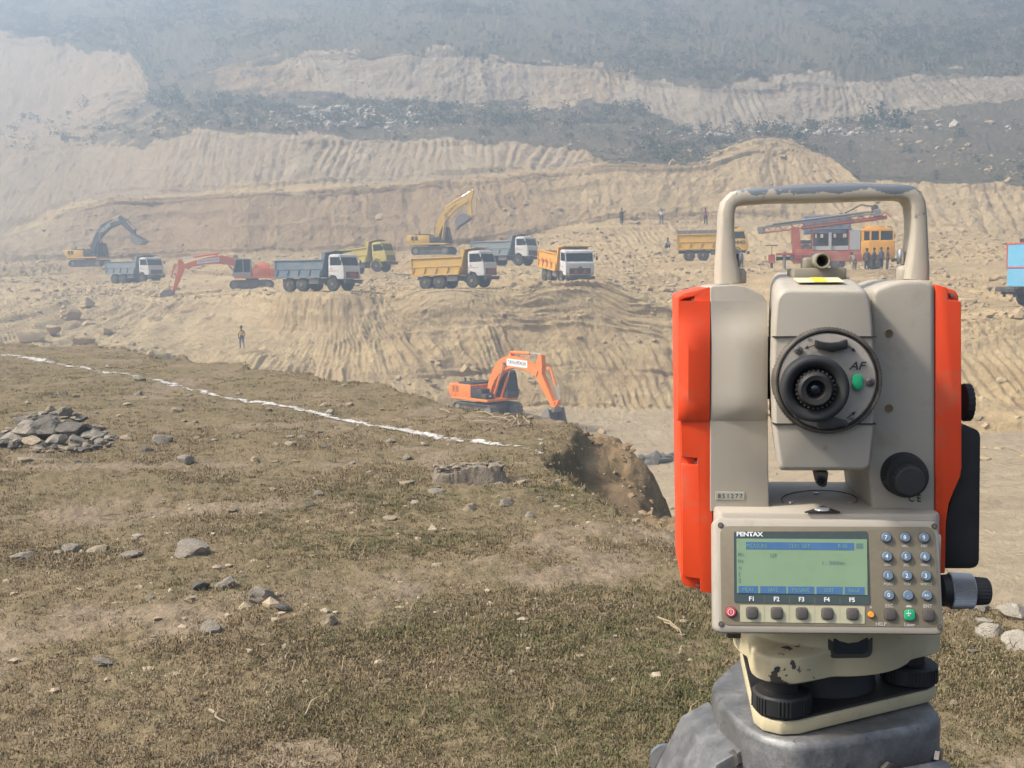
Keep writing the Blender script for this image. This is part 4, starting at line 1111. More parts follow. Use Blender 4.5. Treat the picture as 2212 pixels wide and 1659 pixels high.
PAINTS = {
 'white': ((0.66, 0.655, 0.63), .28), 'blue': ((0.125, 0.185, 0.24), .32), 'greyblue': ((0.20, 0.255, 0.285), .30), 'lemon': ((0.62, 0.50, 0.10), .30),
 'gold': ((0.62, 0.37, 0.055), .35), 'amber': ((0.74, 0.36, 0.035), .22), 'yellow': ((0.74, 0.44, 0.05), .25), 'orange': ((0.86, 0.22, 0.035), .10), 'orange_dull': ((0.72, 0.155, 0.04), .28),
 'deepyellow': ((0.80, 0.46, 0.05), .20), 'dark': ((0.045, 0.052, 0.06), .20), 'red': ((0.38, 0.075, 0.04), .35), 'sky': ((0.13, 0.42, 0.62), .15), 'cabgrey': ((0.30, 0.30, 0.31), .2),
 'deepblue': ((0.06, 0.11, 0.27), .25), 'rigyellow': ((0.80, 0.37, 0.02), .15)}
PM = {k: paint('paint_' + k, c, .55, min(.75, d * 1.55), DUST, 1.1, grain=.14) for k, (c, d) in PAINTS.items()}

def heading(dx, dy): return math.atan2(dy, dx)

def wheel(par, x, y, r=.52, w=.28, out=1):
    """tyre with its rim; the axle runs along y, out is the outer side"""
    p = [(-w / 2, r * .60), (-w / 2, r * .90), (-w * .40, r * .98), (-w * .22, r), (w * .22, r), (w * .40, r * .98), (w / 2, r * .90), (w / 2, r * .60)]
    o = MB().lathe(p, 26, (x, y, r), (0, 1, 0)).build('wheel', TYRE, par, 0, ang=40)
    s = out
    MB().lathe([(0, r * .63), (.03, r * .62), (-.03, r * .50), (-.05, r * .34), (.06, r * .20), (.07, .001)] if True else [], 22, (x, y + s * (w / 2 - .02), r), (0, s, 0)).build('rim', RIMM, o, 0, ang=35)
    hb = MB()
    for k in range(8):
        a = 2 * math.pi * k / 8
        hb.box((x + math.cos(a) * r * .42, y + s * (w / 2 - .03), r + math.sin(a) * r * .42), (.05, .06, .05))
    hb.build('wheel_nut', FRAME, o)
    return o

def tipper(key, label, dirv, bed, cab, tilt=0.0, text=None, stakes=False, style='tata', scale=1.0, marks=None, group='tipper trucks on the cut platform', roll=0.0):
    c = SPOT_P[key]
    root = empty('tipper_truck', c, None)
    yaw = heading(*dirv)
    root.rotation_euler = (Matrix.Rotation(yaw, 3, 'Z') @ Matrix.Rotation(-tilt, 3, 'Y') @ Matrix.Rotation(roll, 3, 'X')).to_euler()
    root.scale = (scale,) * 3
    tag(root, label, 'truck', group)
    B, C = PM[bed], PM[cab]
    W = 1.22
    o = 3.3                                    # shift so that the middle of the truck is the origin
    # frame
    f = MB()
    for s in (-1, 1): f.box((3.2 - o, s * .42, .86), (6.1, .09, .26))
    for x in (.6, 1.9, 3.3, 4.6): f.box((x - o, 0, .86), (.12, .80, .20))
    for x in (1.15, 2.42, 5.3): f.cyl((x - o, -.95, .55), (x - o, .95, .55), .09)
    f.build('chassis', FRAME, root)
    for x in (1.15, 2.42):
        for s in (-1, 1):
            wheel(root, x - o, s * 1.02, .53, .27, s); wheel(root, x - o, s * .72, .53, .24, s)
    for s in (-1, 1): wheel(root, 5.3 - o, s * 1.00, .53, .30, s)
    MB().box((3.55 - o, -.86, .80), (.95, .46, .46)).build('fuel_tank', STEELD, root, .05, 2)
    MB().box((3.55 - o, .86, .80), (.75, .44, .42)).build('battery_box', FRAME, root, .03, 2)
    MB().cyl((4.25 - o, -.9, .72), (4.25 - o, -.3, .72), .15).build('air_tank', FRAME, root)
    # tipping body: thin walls around an open box, flaring a little to the front
    bed_e = empty('tipping_body', (0, 0, 0), parent=root)
    z0, z1 = 1.08, 2.38
    x0, x1, x1t = 0.0 - o, 4.26 - o, 4.58 - o
    t_ = .07
    MB().box(((x0 + x1) / 2, 0, z0 + .05), (x1 - x0, 2 * W - .06, .10)).build('bed_floor', B, bed_e)
    for s in (-1, 1):
        m = MB(); m.prism([(x0, z0 + .101), (x1, z0 + .101), (x1 + .235, z1), (x0, z1)], s * (W - t_), s * W, 'y'); m.build('side_wall', B, bed_e)
        m = MB().box(((x0 + x1t) / 2 - .04, s * (W + .015), z1 + .045), (x1t - x0 - .12, .15, .085)); m.build('top_rail', B, bed_e, .015, 1)
        m = MB().box(((x0 + x1) / 2 + .06, s * (W + .025), 1.74), (x1 - x0 + .05, .05, .075)); m.build('mid_rail', B, bed_e, .01, 1)
        m = MB().box(((x0 + x1) / 2, s * (W + .03), z0 + .035), (x1 - x0, .075, .13)); m.build('bottom_rail', B, bed_e, .01, 1)
        for k in range(5):
            xx = x0 + .09 + k * (x1 - x0 - .16) / 4
            sl = .17
            m = MB(); m.prism([(xx - .045, z0 + .10), (xx + .045, z0 + .10), (xx + .045 + sl, 1.66), (xx - .045 + sl, 1.66)], s * (W + .001), s * (W + .085), 'y'); m.build('rib', B, bed_e)
        m = MB().box((x0 + .05, s * (W + .02), (z0 + z1) / 2 + .05), (.10, .10, z1 - z0 + .02)); m.build('corner_post', B, bed_e)
        if stakes:
            for k in range(9):
                MB().box((x0 + .15 + k * .48, s * (W - .03), z1 + .27), (.06, .05, .36)).build('stake', STEELD, bed_e)
            MB().box(((x0 + x1t) / 2 - .1, s * (W - .07), z1 + .26), (x1t - x0 - .3, .03, .33)).build('side_board', STEELD, bed_e)
    MB().box((x0 + .03, 0, (z0 + z1) / 2 + .06), (.06, 2 * W - .16, z1 - z0 - .1)).build('tailgate', B, bed_e)
    m = MB(); m.prism([(x1 + .0, z0 + .102), (x1 + .07, z0 + .102), (x1t + .19, 2.96), (x1t + .12, 2.96)], -W + .075, W - .075, 'y'); m.build('headboard', B, bed_e)
    for s in (-1, 1):
        m = MB(); m.prism([(x1 - .02, z0 + .12), (x1 + .09, z0 + .12), (x1t + .22, 2.98), (x1t - .12, 2.98), (x1 + .17, z1 + .09)], s * (W - .069), s * (W + .012), 'y'); m.build('headboard_side', B, bed_e)
    m = MB(); m.prism([(x1t + .11, 2.962), (x1t + .16, 3.02), (x1t + 1.05, 3.12), (x1t + 1.05, 3.07), (x1t + .26, 2.962)], -W + .02, W - .02, 'y'); m.build('canopy', B, bed_e)
    # load of earth, low in the body
    # cab
    cab_e = empty('cab', (.96, 0, 0), parent=root); cab_e.scale = (.87, 1, 1)
    cab_e.location = ((4.98 - o) * .13, 0, 0)
    cx = 4.98 - o
    Wc = 1.17
    if style == 'tata': prof = [(0, 1.02), (.06, 2.66), (.16, 2.80), (.50, 2.85), (1.10, 2.84), (1.24, 2.76), (1.52, 1.93), (1.60, 1.86), (1.64, 1.05), (1.60, .92), (.95, .92), (.80, 1.12), (.55, 1.30), (.30, 1.28), (.12, 1.02)]
    else: prof = [(0, 1.02), (.02, 2.70), (.10, 2.80), (1.20, 2.84), (1.34, 2.76), (1.56, 1.95), (1.62, 1.86), (1.64, 1.05), (1.60, .92), (.95, .92), (.80, 1.12), (.55, 1.30), (.30, 1.28), (.12, 1.02)]
    # lower shell, roof and pillars leave real window openings
    wz0, wz1 = 1.98, 2.60
    low = [(0, 1.02), (.035, wz0), (1.50, wz0), (1.53, 1.93), (1.60, 1.86), (1.64, 1.05), (1.60, .92), (.95, .92), (.82, 1.10), (.66, 1.26), (.44, 1.30), (.24, 1.22), (.12, 1.02)]
    m = MB(); m.prism([(cx + x, z) for x, z in low], -Wc, Wc, 'y'); m.build('cab_shell', C, cab_e, .03, 2)
    roofp = [(.055, wz1), (.06, 2.68), (.16, 2.80), (.50, 2.85), (1.10, 2.84), (1.22, 2.78), (1.295, wz1)]
    m = MB(); m.prism([(cx + x, z) for x, z in roofp], -Wc, Wc, 'y'); m.build('cab_roof', C, cab_e, .04, 2)
    back = MB().box((cx + .075, 0, (wz0 + wz1) / 2), (.07, 2 * Wc - .04, wz1 - wz0 - .002)).build('cab_back', C, cab_e)
    for s in (-1, 1):
        m = MB(); m.prism([(cx + .112, wz0 + .001), (cx + .20, wz0 + .001), (cx + .22, wz1 - .001), (cx + .112, wz1 - .001)], s * (Wc - .06), s * (Wc - .005), 'y'); m.build('rear_pillar', C, cab_e)
        m = MB(); m.prism([(cx + 1.42, wz0 + .001), (cx + 1.50, wz0 + .001), (cx + 1.29, wz1 - .001), (cx + 1.21, wz1 - .001)], s * (Wc - .08), s * (Wc - .004), 'y'); m.build('front_pillar', C, cab_e)
        m = MB(); m.prism([(cx + .98, wz0 + .001), (cx + 1.02, wz0 + .001), (cx + .98, wz1 - .001), (cx + .94, wz1 - .001)], s * (Wc - .05), s * (Wc - .006), 'y'); m.build('quarter_bar', FRAME, cab_e)
        m = MB(); m.prism([(cx + .201, wz0 + .002), (cx + 1.419, wz0 + .002), (cx + 1.209, wz1 - .002), (cx + .221, wz1 - .002)], s * (Wc - .032), s * (Wc - .024), 'y'); m.build('side_window', GLASS, cab_e)
        d = MB(); d.prism([(cx + .20, 1.32), (cx + .96, 1.14), (cx + 1.06, 1.14), (cx + 1.06, wz0 - .02), (cx + .20, wz0 - .02)], s * (Wc + .001), s * (Wc + .018), 'y'); dr = d.build('door', C, cab_e, .008, 1)
        MB().box((cx + .34, s * (Wc + .03), 1.72), (.16, .03, .04)).build('door_handle', FRAME, dr)
        # mudguard over the front wheel
        arc = [Vector((5.3 - o + math.cos(a) * .66, 0, .53 + math.sin(a) * .66)) for a in np.linspace(R_(-8), R_(188), 14)]
        arci = [Vector((5.3 - o + math.cos(a) * .615, 0, .53 + math.sin(a) * .615)) for a in np.linspace(R_(-8), R_(188), 14)]
        m = MB(); m.prism([(q.x, q.z) for q in arc] + [(q.x, q.z) for q in reversed(arci)], s * .80, s * (Wc + .045), 'y'); m.build('mudguard', FRAME if style == 'tata' else C, cab_e)
        MB().tube([(cx + 1.40, s * Wc, 2.45), (cx + 1.52, s * (Wc + .20), 2.40), (cx + 1.50, s * (Wc + .22), 2.20)], .014, 6).build('mirror_arm', FRAME, cab_e)
        MB().box((cx + 1.50, s * (Wc + .22), 2.22), (.05, .17, .30)).build('mirror', BLACKM, cab_e, .01, 1)
        MB().lathe([(0, .10), (.03, .095), (.045, .001)], 16, (cx + 1.655, s * .90, .80), (1, 0, 0)).build('headlight', LAMPM, cab_e)
        MB().box((cx + 1.64, s * 1.05, 1.10), (.04, .16, .09)).build('indicator', LAMPR, cab_e)
    m = MB(); m.prism([(cx + 1.475, wz0 + .004), (cx + 1.49, wz0 + .004), (cx + 1.282, wz1 - .004), (cx + 1.267, wz1 - .004)], -Wc + .075, Wc - .075, 'y'); m.build('windscreen', GLASS, cab_e)
    for s in (-.5, .45):
        MB().bar((cx + 1.515, s, 1.99), (cx + 1.42, s + .35, 2.28), .012, .012).build('wiper', FRAME, cab_e)
    MB().box((cx + 1.642, 0, 1.25), (.05, 1.72, .46)).build('grille', BLACKM, cab_e, .01, 1)
    for k in range(4): MB().box((cx + 1.67, 0, 1.09 + k * .10), (.02, 1.62, .025)).build('grille_bar', STEELD if style == 'tata' else C, cab_e)
    MB().box((cx + 1.50, 0, .74), (.16, 2.38, .26)).build('bumper', FRAME, root, .02, 1)
    MB().box((cx + .62, -.42, 1.60), (.5, .52, .62)).build('seat', SEATM, cab_e, .05, 2)
    MB().box((cx + .62, .42, 1.60), (.5, .52, .62)).build('seat', SEATM, cab_e, .05, 2)
    MB().box((cx + 1.28, 0, 1.85), (.30, 2.1, .30)).build('dashboard', BLACKM, cab_e, .03, 1)
    sw = [Vector((cx + 1.02 + .06 * math.sin(a), -.42 + .21 * math.cos(a), 2.02 + .19 * math.sin(a))) for a in np.linspace(0, 2 * math.pi, 18)]
    MB().tube(sw, .02, 6).build('steering_wheel', BLACKM, cab_e)
    if style == 'tata':
        MB().box((cx + .56, 0, 1.56), (1.0, 2 * Wc + .044, .05)).build('cab_stripe', paint('stripe_red', (.5, .16, .08), .5, .3, DUST, 2), cab_e)
    def side_text(body, x, z, size, mat, s=-1, y=W + .09, sx=1.0):
        # letters on the side; s = -1 is the right-hand side (faces -y)
        M = Matrix.Translation((x, s * y, z)) @ (Matrix.Rotation(R_(90), 4, 'X') if s < 0 else Matrix.Rotation(math.pi, 4, 'Z') @ Matrix.Rotation(R_(90), 4, 'X'))
        lettering(body, M, size, mat, root, .015, sx=sx)
    if text:
        for args in text: side_text(*args)
    if marks: marks(root, cab_e, cx)
    return root

# ---------------------------------------------------------------- the trucks
def front_marks(root, cab_e, cx):
    for s in (-.36, .36):
        m = MB(); m.prism([(s - .20, 1.08), (s + .20, 1.08), (s, 1.44)], cx + 1.69, cx + 1.70, 'x'); m.build('warning_triangle', REDP, cab_e)
    MB().box((cx + 1.646, 0, 1.56), (.012, .30, .08)).build('maker_badge', BLACKM, cab_e)
def red_panel(root, cab_e, cx):
    MB().box((cx + 1.69, .05, 1.27), (.012, .80, .30)).build('red_panel', REDP, cab_e)
def red_panels(root, cab_e, cx):
    for s in (-.33, .33): MB().box((cx + 1.69, s, 1.27), (.012, .50, .30)).build('red_panel', REDP, cab_e)
tipper('truck_far', 'dusty blue-grey tipper truck with white cab, farthest left of the trucks', (.90, -.44), 'greyblue', 'white')
tipper('truck_blue', 'slate blue tipper truck with white cab, in front of the pale yellow truck', (.905, -.42), 'blue', 'white', marks=red_panel)
tipper('truck_lemon', 'pale lemon yellow tipper truck with lemon cab, nose up on the ramp', (.93, -.30), 'lemon', 'lemon', tilt=.09, style='man', scale=1.02)
tipper('truck_gold', 'dusty golden yellow tipper truck with white cab below the yellow excavator', (.91, -.42), 'gold', 'white', tilt=.02, marks=red_panels)
tipper('truck_grey', 'grey tipper truck with white cab, half hidden behind the golden yellow truck', (.88, -.47), 'greyblue', 'white', tilt=.0)
tipper('truck_front', 'orange tipper truck with white cab seen from the front, red letters on its side', (.30, -.955), 'amber', 'white', tilt=-.10,
       text=[('M', -2.05, 1.72, .55, REDL), ('M', -1.15, 1.72, .55, REDL), ('C', -.15, 1.72, .55, REDL)], marks=front_marks)
tipper('truck_number', 'yellow tipper truck with yellow cab numbered 0440, left of the drill rig', (.985, -.17), 'yellow', 'yellow', style='man', stakes=True,
       text=[('0440', 2.32, 1.62, .52, BLACKL, -1, 1.20, 1.05)])

# ---------------------------------------------------------------- excavators
def excavator(key, label, dirv, body, boomc, cabc, J, track_dir=None, text=None, scale=1.0, group='excavators at work', dark_rear=False, bucket=STEELD, hood=BLACKM):
    """J: joints in the boom plane (forward, up): foot, knee, tip, ear (stick top), end (bucket pin), tooth, and bucket curl"""
    c = SPOT_P[key]; yaw = heading(*dirv)
    root = empty('excavator', c, (0, 0, yaw)); root.scale = (scale,) * 3
    tag(root, label, 'excavator', group)
    B, K = PM[body], PM[boomc]
    ty = (heading(*track_dir) if track_dir else yaw) - yaw
    TM = Matrix.Rotation(ty, 4, 'Z')
    # undercarriage
    uc = empty('undercarriage', (0, 0, 0), (0, 0, ty), root)
    MB().box((0, 0, .62), (2.2, 1.5, .36)).build('track_frame', TRACKM, uc, .05, 1)
    MB().cyl((0, 0, .78), (0, 0, 1.02), .62, n=28).build('slew_ring', FRAME, uc)
    for s in (-1, 1):
        n = 46; Lh = 1.62; r = .42; path = []
        per = 4 * Lh + 2 * math.pi * r
        def pt(q):
            q = q % per
            if q < 2 * Lh: return (-Lh + q, 2 * r, 0)
            q -= 2 * Lh
            if q < math.pi * r: a = math.pi / 2 - q / r; return (Lh + r * math.cos(a), r + r * math.sin(a), a - math.pi / 2)
            q -= math.pi * r
            if q < 2 * Lh: return (Lh - q, 0, math.pi)
            q -= 2 * Lh; a = -math.pi / 2 - q / r; return (-Lh + r * math.cos(a), r + r * math.sin(a), a - math.pi / 2)
        tk = MB()
        ring = [pt(per * k / 60) for k in range(60)]
        tk.prism([(p[0], p[1] * .97 + .012) for p in ring], s * 1.05 - .12, s * 1.05 + .12, 'y')
        tr_ = tk.build('track', TRACKM, uc, 0, ang=30)
        sh = MB()
        for k in range(n):
            x, z, a = pt(per * k / n)
            sh.box((x, s * 1.05, z), (per / n * .86, .60, .045), (0, -a, 0))
            sh.box((x, s * 1.05, z), (.03, .58, .10), (0, -a, 0))
        so = sh.build('track_shoes', TRACKM, tr_)
        so['kind'] = 'stuff'
        for x in (-Lh, Lh): MB().lathe([(-.20, .30), (.20, .30), (.22, .10)], 20, (x, s * 1.05, r), (0, s, 0)).build('sprocket', STEELD, tr_)
        MB().box((0, s * (1.05 + .13), .38), (2.3, .05, .26)).build('side_beam', TRACKM, tr_, .02, 1)
    # upper works
    MB().box((-.35, 0, 1.12), (3.9, 2.6, .17)).build('turntable', B, root, .03, 1)
    cw = [(-2.35, 1.20), (-2.55, 1.45), (-2.55, 1.95), (-2.42, 2.05), (-1.75, 2.05), (-1.75, 1.204)]
    m = MB(); m.prism(cw, -1.28, 1.28, 'y'); m.build('counterweight', BLACKM if dark_rear == 'low' else B, root, .10, 3)
    MB().box((-.95, 0, 1.62), (1.58, 2.54, .83)).build('engine_house', B, root, .04, 2)
    MB().box((-1.05, .05, 2.10 if hood is BLACKM else 2.26), (1.5, 2.1, .14 if hood is BLACKM else .46), None, (1, 1) if hood is BLACKM else (.8, .8)).build('engine_hood', hood, root, .05, 2)
    MB().cyl((-1.35, -.75, 2.12), (-1.35, -.75, 2.45), .07).build('exhaust_pipe', FRAME, root)
    rt = MB().box((.42, -.90, 1.52), (1.10, .72, .62)).build('fuel_tank', B if hood is not BLACKM else BLACKM, root, .04, 2)
    MB().box((1.20, -.92, 1.38), (.50, .66, .32)).build('tool_box', BLACKM, root, .05, 2)
    MB().box((1.455, -.92, 1.42), (.02, .20, .10)).build('work_lamp', LAMPM, root)
    rail = [(-.15, -1.22, 1.85), (-.15, -1.22, 2.55), (-.02, -1.22, 2.68), (.12, -1.22, 2.60), (.85, -1.22, 1.75), (.95, -1.22, 1.2)]
    MB().tube(rail, .022, 6).build('grab_rail', FRAME, root)
    for s in (-1, 1):
        for q in range(2):
            MB().box((-1.98 + q * .42, s * 1.276, 1.72), (.26, .02, .42)).build('louvre', hood if body != 'orange' else paint('louvre_dark', (.40, .10, .02), .6, .2), root)
    # cab on the left-hand side
    cabm = PM[cabc]; ce_ = empty('cab', (0, 0, 0), parent=root)
    x0, x1, y0, y1, z0, z1 = -.02, 1.72, .32, 1.30, 1.21, 2.95
    pr = [(x0, z0), (x1 - .02, z0), (x1, z0 + .35), (x1 - .02, 2.05), (x1 - .30, z1 - .06), (x1 - .42, z1), (x0 + .10, z1), (x0, z1 - .10)]
    m = MB(); m.prism([(x0, z0), (x1 - .02, z0), (x1, z0 + .35), (x1, 1.62), (x0, 1.62)], y0, y1, 'y'); m.build('cab_base', cabm, ce_, .02, 1)
    m = MB(); m.prism([(x0, z1 - .12), (x1 - .28, z1 - .12), (x1 - .42, z1), (x0 + .10, z1), (x0, z1 - .06)], y0, y1, 'y'); m.build('cab_roof', cabm, ce_, .03, 2)
    for y in (y0 + .03, y1 - .03):
        for xa, xb in ((x0 + .04, x0 + .04), (.72, .72), (x1 - .05, x1 - .33)):
            MB().bar((xa, y, 1.621), (xb, y, z1 - .121), .06, .08).build('cab_pillar', cabm, ce_)
        m = MB(); m.prism([(x0 + .06, 1.621), (x1 - .06, 1.621), (x1 - .34, z1 - .121), (x0 + .06, z1 - .121)], y - .006, y + .006, 'y'); m.build('side_window', GLASS, ce_)
    m = MB(); m.prism([(x1 - .045, 1.622), (x1 - .03, 1.622), (x1 - .31, z1 - .122), (x1 - .325, z1 - .122)], y0 + .07, y1 - .07, 'y'); m.build('windscreen', GLASS, ce_)
    m = MB().box((x0 + .03, (y0 + y1) / 2, 2.22), (.015, y1 - y0 - .14, 1.19)); m.build('rear_window', GLASS, ce_)
    MB().box((.50, .81, 1.90), (.45, .50, .62)).build('seat', SEATM, ce_, .06, 2)
    MB().bar((1.25, .55, 1.62), (1.20, .55, 2.05), .05, .05).build('control_lever', BLACKM, ce_)
    # boom: curved box section in the plane y = -0.1
    yb = -.08
    def V3(p, y=yb): return Vector((p[0], y, p[1]))
    foot, knee, tip, ear, end, tooth = (Vector((*p, 0)).to_2d() for p in (J['foot'], J['knee'], J['tip'], J['ear'], J['end'], J['tooth']))
    cen = []
    for q in np.linspace(0, 1, 13):
        ctrl = knee * 1.5 - (foot + tip) * .25
        cen.append(foot * (1 - q) ** 2 + ctrl * 2 * q * (1 - q) + tip * q * q)
    def beam(cen, hts, w, name, mat):
        rings = []
        for k, p in enumerate(cen):
            tt = (cen[min(k + 1, len(cen) - 1)] - cen[max(k - 1, 0)]).normalized(); nn = Vector((-tt.y, tt.x)); h_ = hts[k] / 2
            rings.append([V3(p - nn * h_, yb - w / 2), V3(p - nn * h_, yb + w / 2), V3(p + nn * h_, yb + w / 2), V3(p + nn * h_, yb - w / 2)])
        return MB().loft(rings).build(name, mat, root, .025, 1)
    hts = np.interp(np.linspace(0, 1, 13), [0, .1, .45, .6, 1], [.42, .50, .86, .80, .40])
    bm_ = beam(cen, hts, .50, 'boom', K)
    # stick: from ear over the tip joint to the end
    d1 = (tip - ear); 
    st_c = [ear, ear * .45 + tip * .55, tip + (end - tip) * .05, tip * .5 + end * .5, end]
    sk = beam(st_c, [.26, .62, .62, .46, .28], .36, 'stick', K)
    # cylinders
    def cylinder(p0, p1, frac, r, y, par, nm='hydraulic_cylinder'):
        a, b = V3(p0, y), V3(p1, y); mid = a + (b - a) * frac
        o_ = MB().cyl(a, mid, r, n=12).build(nm, K, par)
        MB().cyl(mid, b, r * .55, n=10).build('piston_rod', CHROME, o_)
    kn = cen[6]
    for s in (-.34, .34): cylinder((foot.x + .62, foot.y - .35), (kn.x - .02, kn.y - .02), .62, .085, yb + s, root)
    for s in (-.36, .36): MB().cyl(V3((kn.x, kn.y), yb + s - .06), V3((kn.x, kn.y), yb + s + .06), .10).build('boom_pin', STEELD, bm_)
    top = cen[7]; tn = (cen[8] - cen[6]).normalized(); nrm = Vector((-tn.y, tn.x))
    ca0 = top + nrm * .62
    MB().bar(V3(top + nrm * .30), V3(ca0), .30, .22).build('cylinder_bracket', K, bm_)
    cylinder(ca0, ear + Vector((0, .02)), .62, .10, yb, bm_)
    # bucket cylinder along the stick with its link
    sd = (end - ear).normalized(); sn = Vector((-sd.y, sd.x))
    if J.get('flip'): sn = -sn
    out_ = sn * (-.38 if sn.dot(tip - kn) < 0 else .38)
    b0 = ear * .72 + end * .28 + out_ * 1.15; lk = end + (ear - end).normalized() * .45 + out_ * 1.3
    cylinder(b0, lk, .55, .08, yb, sk)
    MB().bar(V3(b0), V3(ear * .72 + end * .28 + out_ * .5), .2, .2).build('cylinder_bracket', K, sk)
    # bucket: curved shell with side plates and teeth
    bd = (tooth - end); bl = bd.length; bdir = bd.normalized(); bn = Vector((-bdir.y, bdir.x)) * J.get('curl', 1)
    MB().bar(V3(lk), V3(end + bn * .36 + bdir * .05), .26, .12).build('bucket_link', K, sk)
    MB().bar(V3(lk), V3(end + (ear - end).normalized() * .45), .3, .10).build('stick_link', K, sk)
    prof = [end + bn * .30 - bdir * .10, end + bn * .80 + bdir * bl * .12, end + bn * .98 + bdir * bl * .42, end + bn * .70 + bdir * bl * .80, end + bdir * bl * .97 + bn * .06]
    inner = [p + (end + bdir * bl * .5 - p) * .07 for p in prof]
    bw = J.get('bw', .58)
    bk = MB(); bk.prism([tuple(p) for p in prof] + [tuple(p) for p in reversed(inner)], yb - bw, yb + bw, 'y')
    bo = bk.build('bucket', bucket, root, .01, 1)
    for s in (-1, 1):
        m = MB(); m.prism([tuple(end - bdir * .12)] + [tuple(p) for p in prof], yb + s * bw + s * .001, yb + s * (bw + .05), 'y'); m.build('bucket_side', bucket, bo)
    tp_ = prof[-1]
    for k in range(5):
        y = yb - bw + .1 + k * (2 * bw - .2) / 4
        MB().bar(V3(tp_, y), V3(tp_ + bdir * .22, y), .10, .06).build('tooth', STEELD, bo)
    m = MB(); m.bar(V3(end, yb - .28), V3(end, yb + .28), .22, .30); m.build('bucket_ear', bucket, bo)
    if text:
        for (tx, q, size, mat, side, plate, sx, lift) in text:
            k = q * 12; i = int(k); p = cen[i] + (cen[min(i + 1, 12)] - cen[i]) * (k - i)
            tt = (cen[min(i + 1, 12)] - cen[max(i - 1, 0)]).normalized(); p = p + Vector((-tt.y, tt.x)) * lift
            y = yb + side * (.25 + .012)
            xa = Vector((tt.x, 0, tt.y)) * (1 if side < 0 else -1); za = Vector((0, side, 0)); ya = za.cross(xa)
            M = Matrix(((xa.x, ya.x, za.x, p.x), (xa.y, ya.y, za.y, y), (xa.z, ya.z, za.z, p.y), (0, 0, 0, 1)))
            if plate:
                pl_ = MB(); pl_.box((0, 0, -.004), (plate[0], plate[1], .006)); pl_.v = [M @ v for v in pl_.v]; pl_.build('name_plate', WHITEP, bm_)
            lettering(tx, M @ Matrix.Translation((0, 0, .003)), size, mat, bm_, .02, sx=sx)
    return root

excavator('exc_pit', 'clean bright orange excavator down in the pit beside the grass rim', (math.cos(R_(50)), -math.sin(R_(50))), 'orange', 'orange', 'dark',
          dict(foot=(.55, 1.60), knee=(2.05, 3.95), tip=(5.35, 3.05), ear=(5.55, 4.25), end=(6.85, .95), tooth=(7.30, -.30), curl=-1, bw=.62),
          text=[('TATA HITACHI', .72, .30, BLACKL, -1, (2.0, .46), .85, .0)])
excavator('exc_left', 'orange excavator with grey cab reaching down the bank on the left', (-.985, -.17), 'orange_dull', 'orange_dull', 'cabgrey',
          dict(foot=(.55, 1.65), knee=(2.45, 3.15), tip=(6.6, 2.15), ear=(6.75, 2.95), end=(7.45, -.20), tooth=(8.25, -1.65), curl=1), hood=PM['orange_dull'],
          text=[('TATA HITACHI', .70, .36, plain('blue_letter', (.10, .14, .35), .5), 1, (2.1, .40), .8, .0)])
excavator('exc_yellow', 'yellow excavator with raised boom on the bench above the trucks', (.985, -.17), 'yellow', 'yellow', 'dark',
          dict(foot=(.35, 1.75), knee=(1.15, 4.25), tip=(3.75, 5.60), ear=(4.25, 6.65), end=(4.05, 3.70), tooth=(2.55, 2.65), curl=-1, bw=.68), track_dir=(.96, -.28),
          text=[('L&T KOMATSU', .66, .26, BLACKL, -1, None, .9, .0)])
excavator('exc_dark', 'yellow excavator with dark grey boom at the far left', (.985, -.17), 'deepyellow', 'dark', 'dark',
          dict(foot=(.55, 1.80), knee=(1.45, 4.35), tip=(4.45, 5.30), ear=(4.10, 6.00), end=(5.95, 3.75), tooth=(7.55, 3.05), curl=-1, bw=.68), dark_rear=True,
          text=[('VOLVO', .62, .52, WHITEP, -1, None, 1.0, .0)])

# ---------------------------------------------------------------- drill rig truck
c = SPOT_P['rig']
rg = empty('drill_rig_truck', c, (0, 0, heading(.975, -.22)))
tag(rg, 'red drill rig truck with folded mast and yellow cab, seen through the handle', 'drill rig')
RED2, RY = PM['red'], PM['rigyellow']
o = 4.6
f = MB()
for s in (-1, 1): f.box((4.3 - o, s * .42, .98), (8.4, .10, .30))
for x in (1.0, 3.0, 5.0, 7.0): f.box((x - o, 0, .98), (.12, .8, .22))
f.build('chassis', FRAME, rg)
for x in (3.6, 4.9, 7.75):
    for s in (-1, 1): wheel(rg, x - o, s * 1.0, .54, .32, s)
MB().box((4.6 - o, 0, 1.32), (6.0, 2.3, .36)).build('deck_frame', RED2, rg, .03, 1)
for s in (-1, 1): MB().box((5.2 - o, s * 1.16, .98), (3.3, .06, .62)).build('side_skirt', RED2, rg, .02, 1)
MB().box((5.9 - o, 0, 2.38), (.06, 2.2, 1.7)).build('bulkhead', STEELD, rg)
MB().box((6.15 - o, 0, 2.35), (.86, 2.25, 1.62)).build('compressor_house', paint('grey_panel', (.38, .38, .38), .6, .3), rg, .03, 1)
MB().box((4.3 - o, .25, 2.05), (2.8, 1.4, 1.05)).build('engine_block', FRAME, rg, .06, 1)
MB().box((4.4 - o, -.78, 1.72), (2.9, .40, .34)).build('walkway_box', paint('pale_grey', (.42, .42, .40), .6, .3), rg, .02, 1)
MB().box((4.25 - o, -1.05, 2.25), (.22, .10, 1.4)).build('deck_post', paint('pale_grey2', (.42, .42, .40), .6, .3), rg)
for x in (2.9, 5.7):
    for s in (-1, 1): MB().box((x - o, s * 1.08, 2.35), (.09, .09, 1.75)).build('roof_post', RED2, rg)
MB().box((4.35 - o, 0, 3.26), (3.1, 2.35, .08)).build('deck_roof', STEELD, rg)
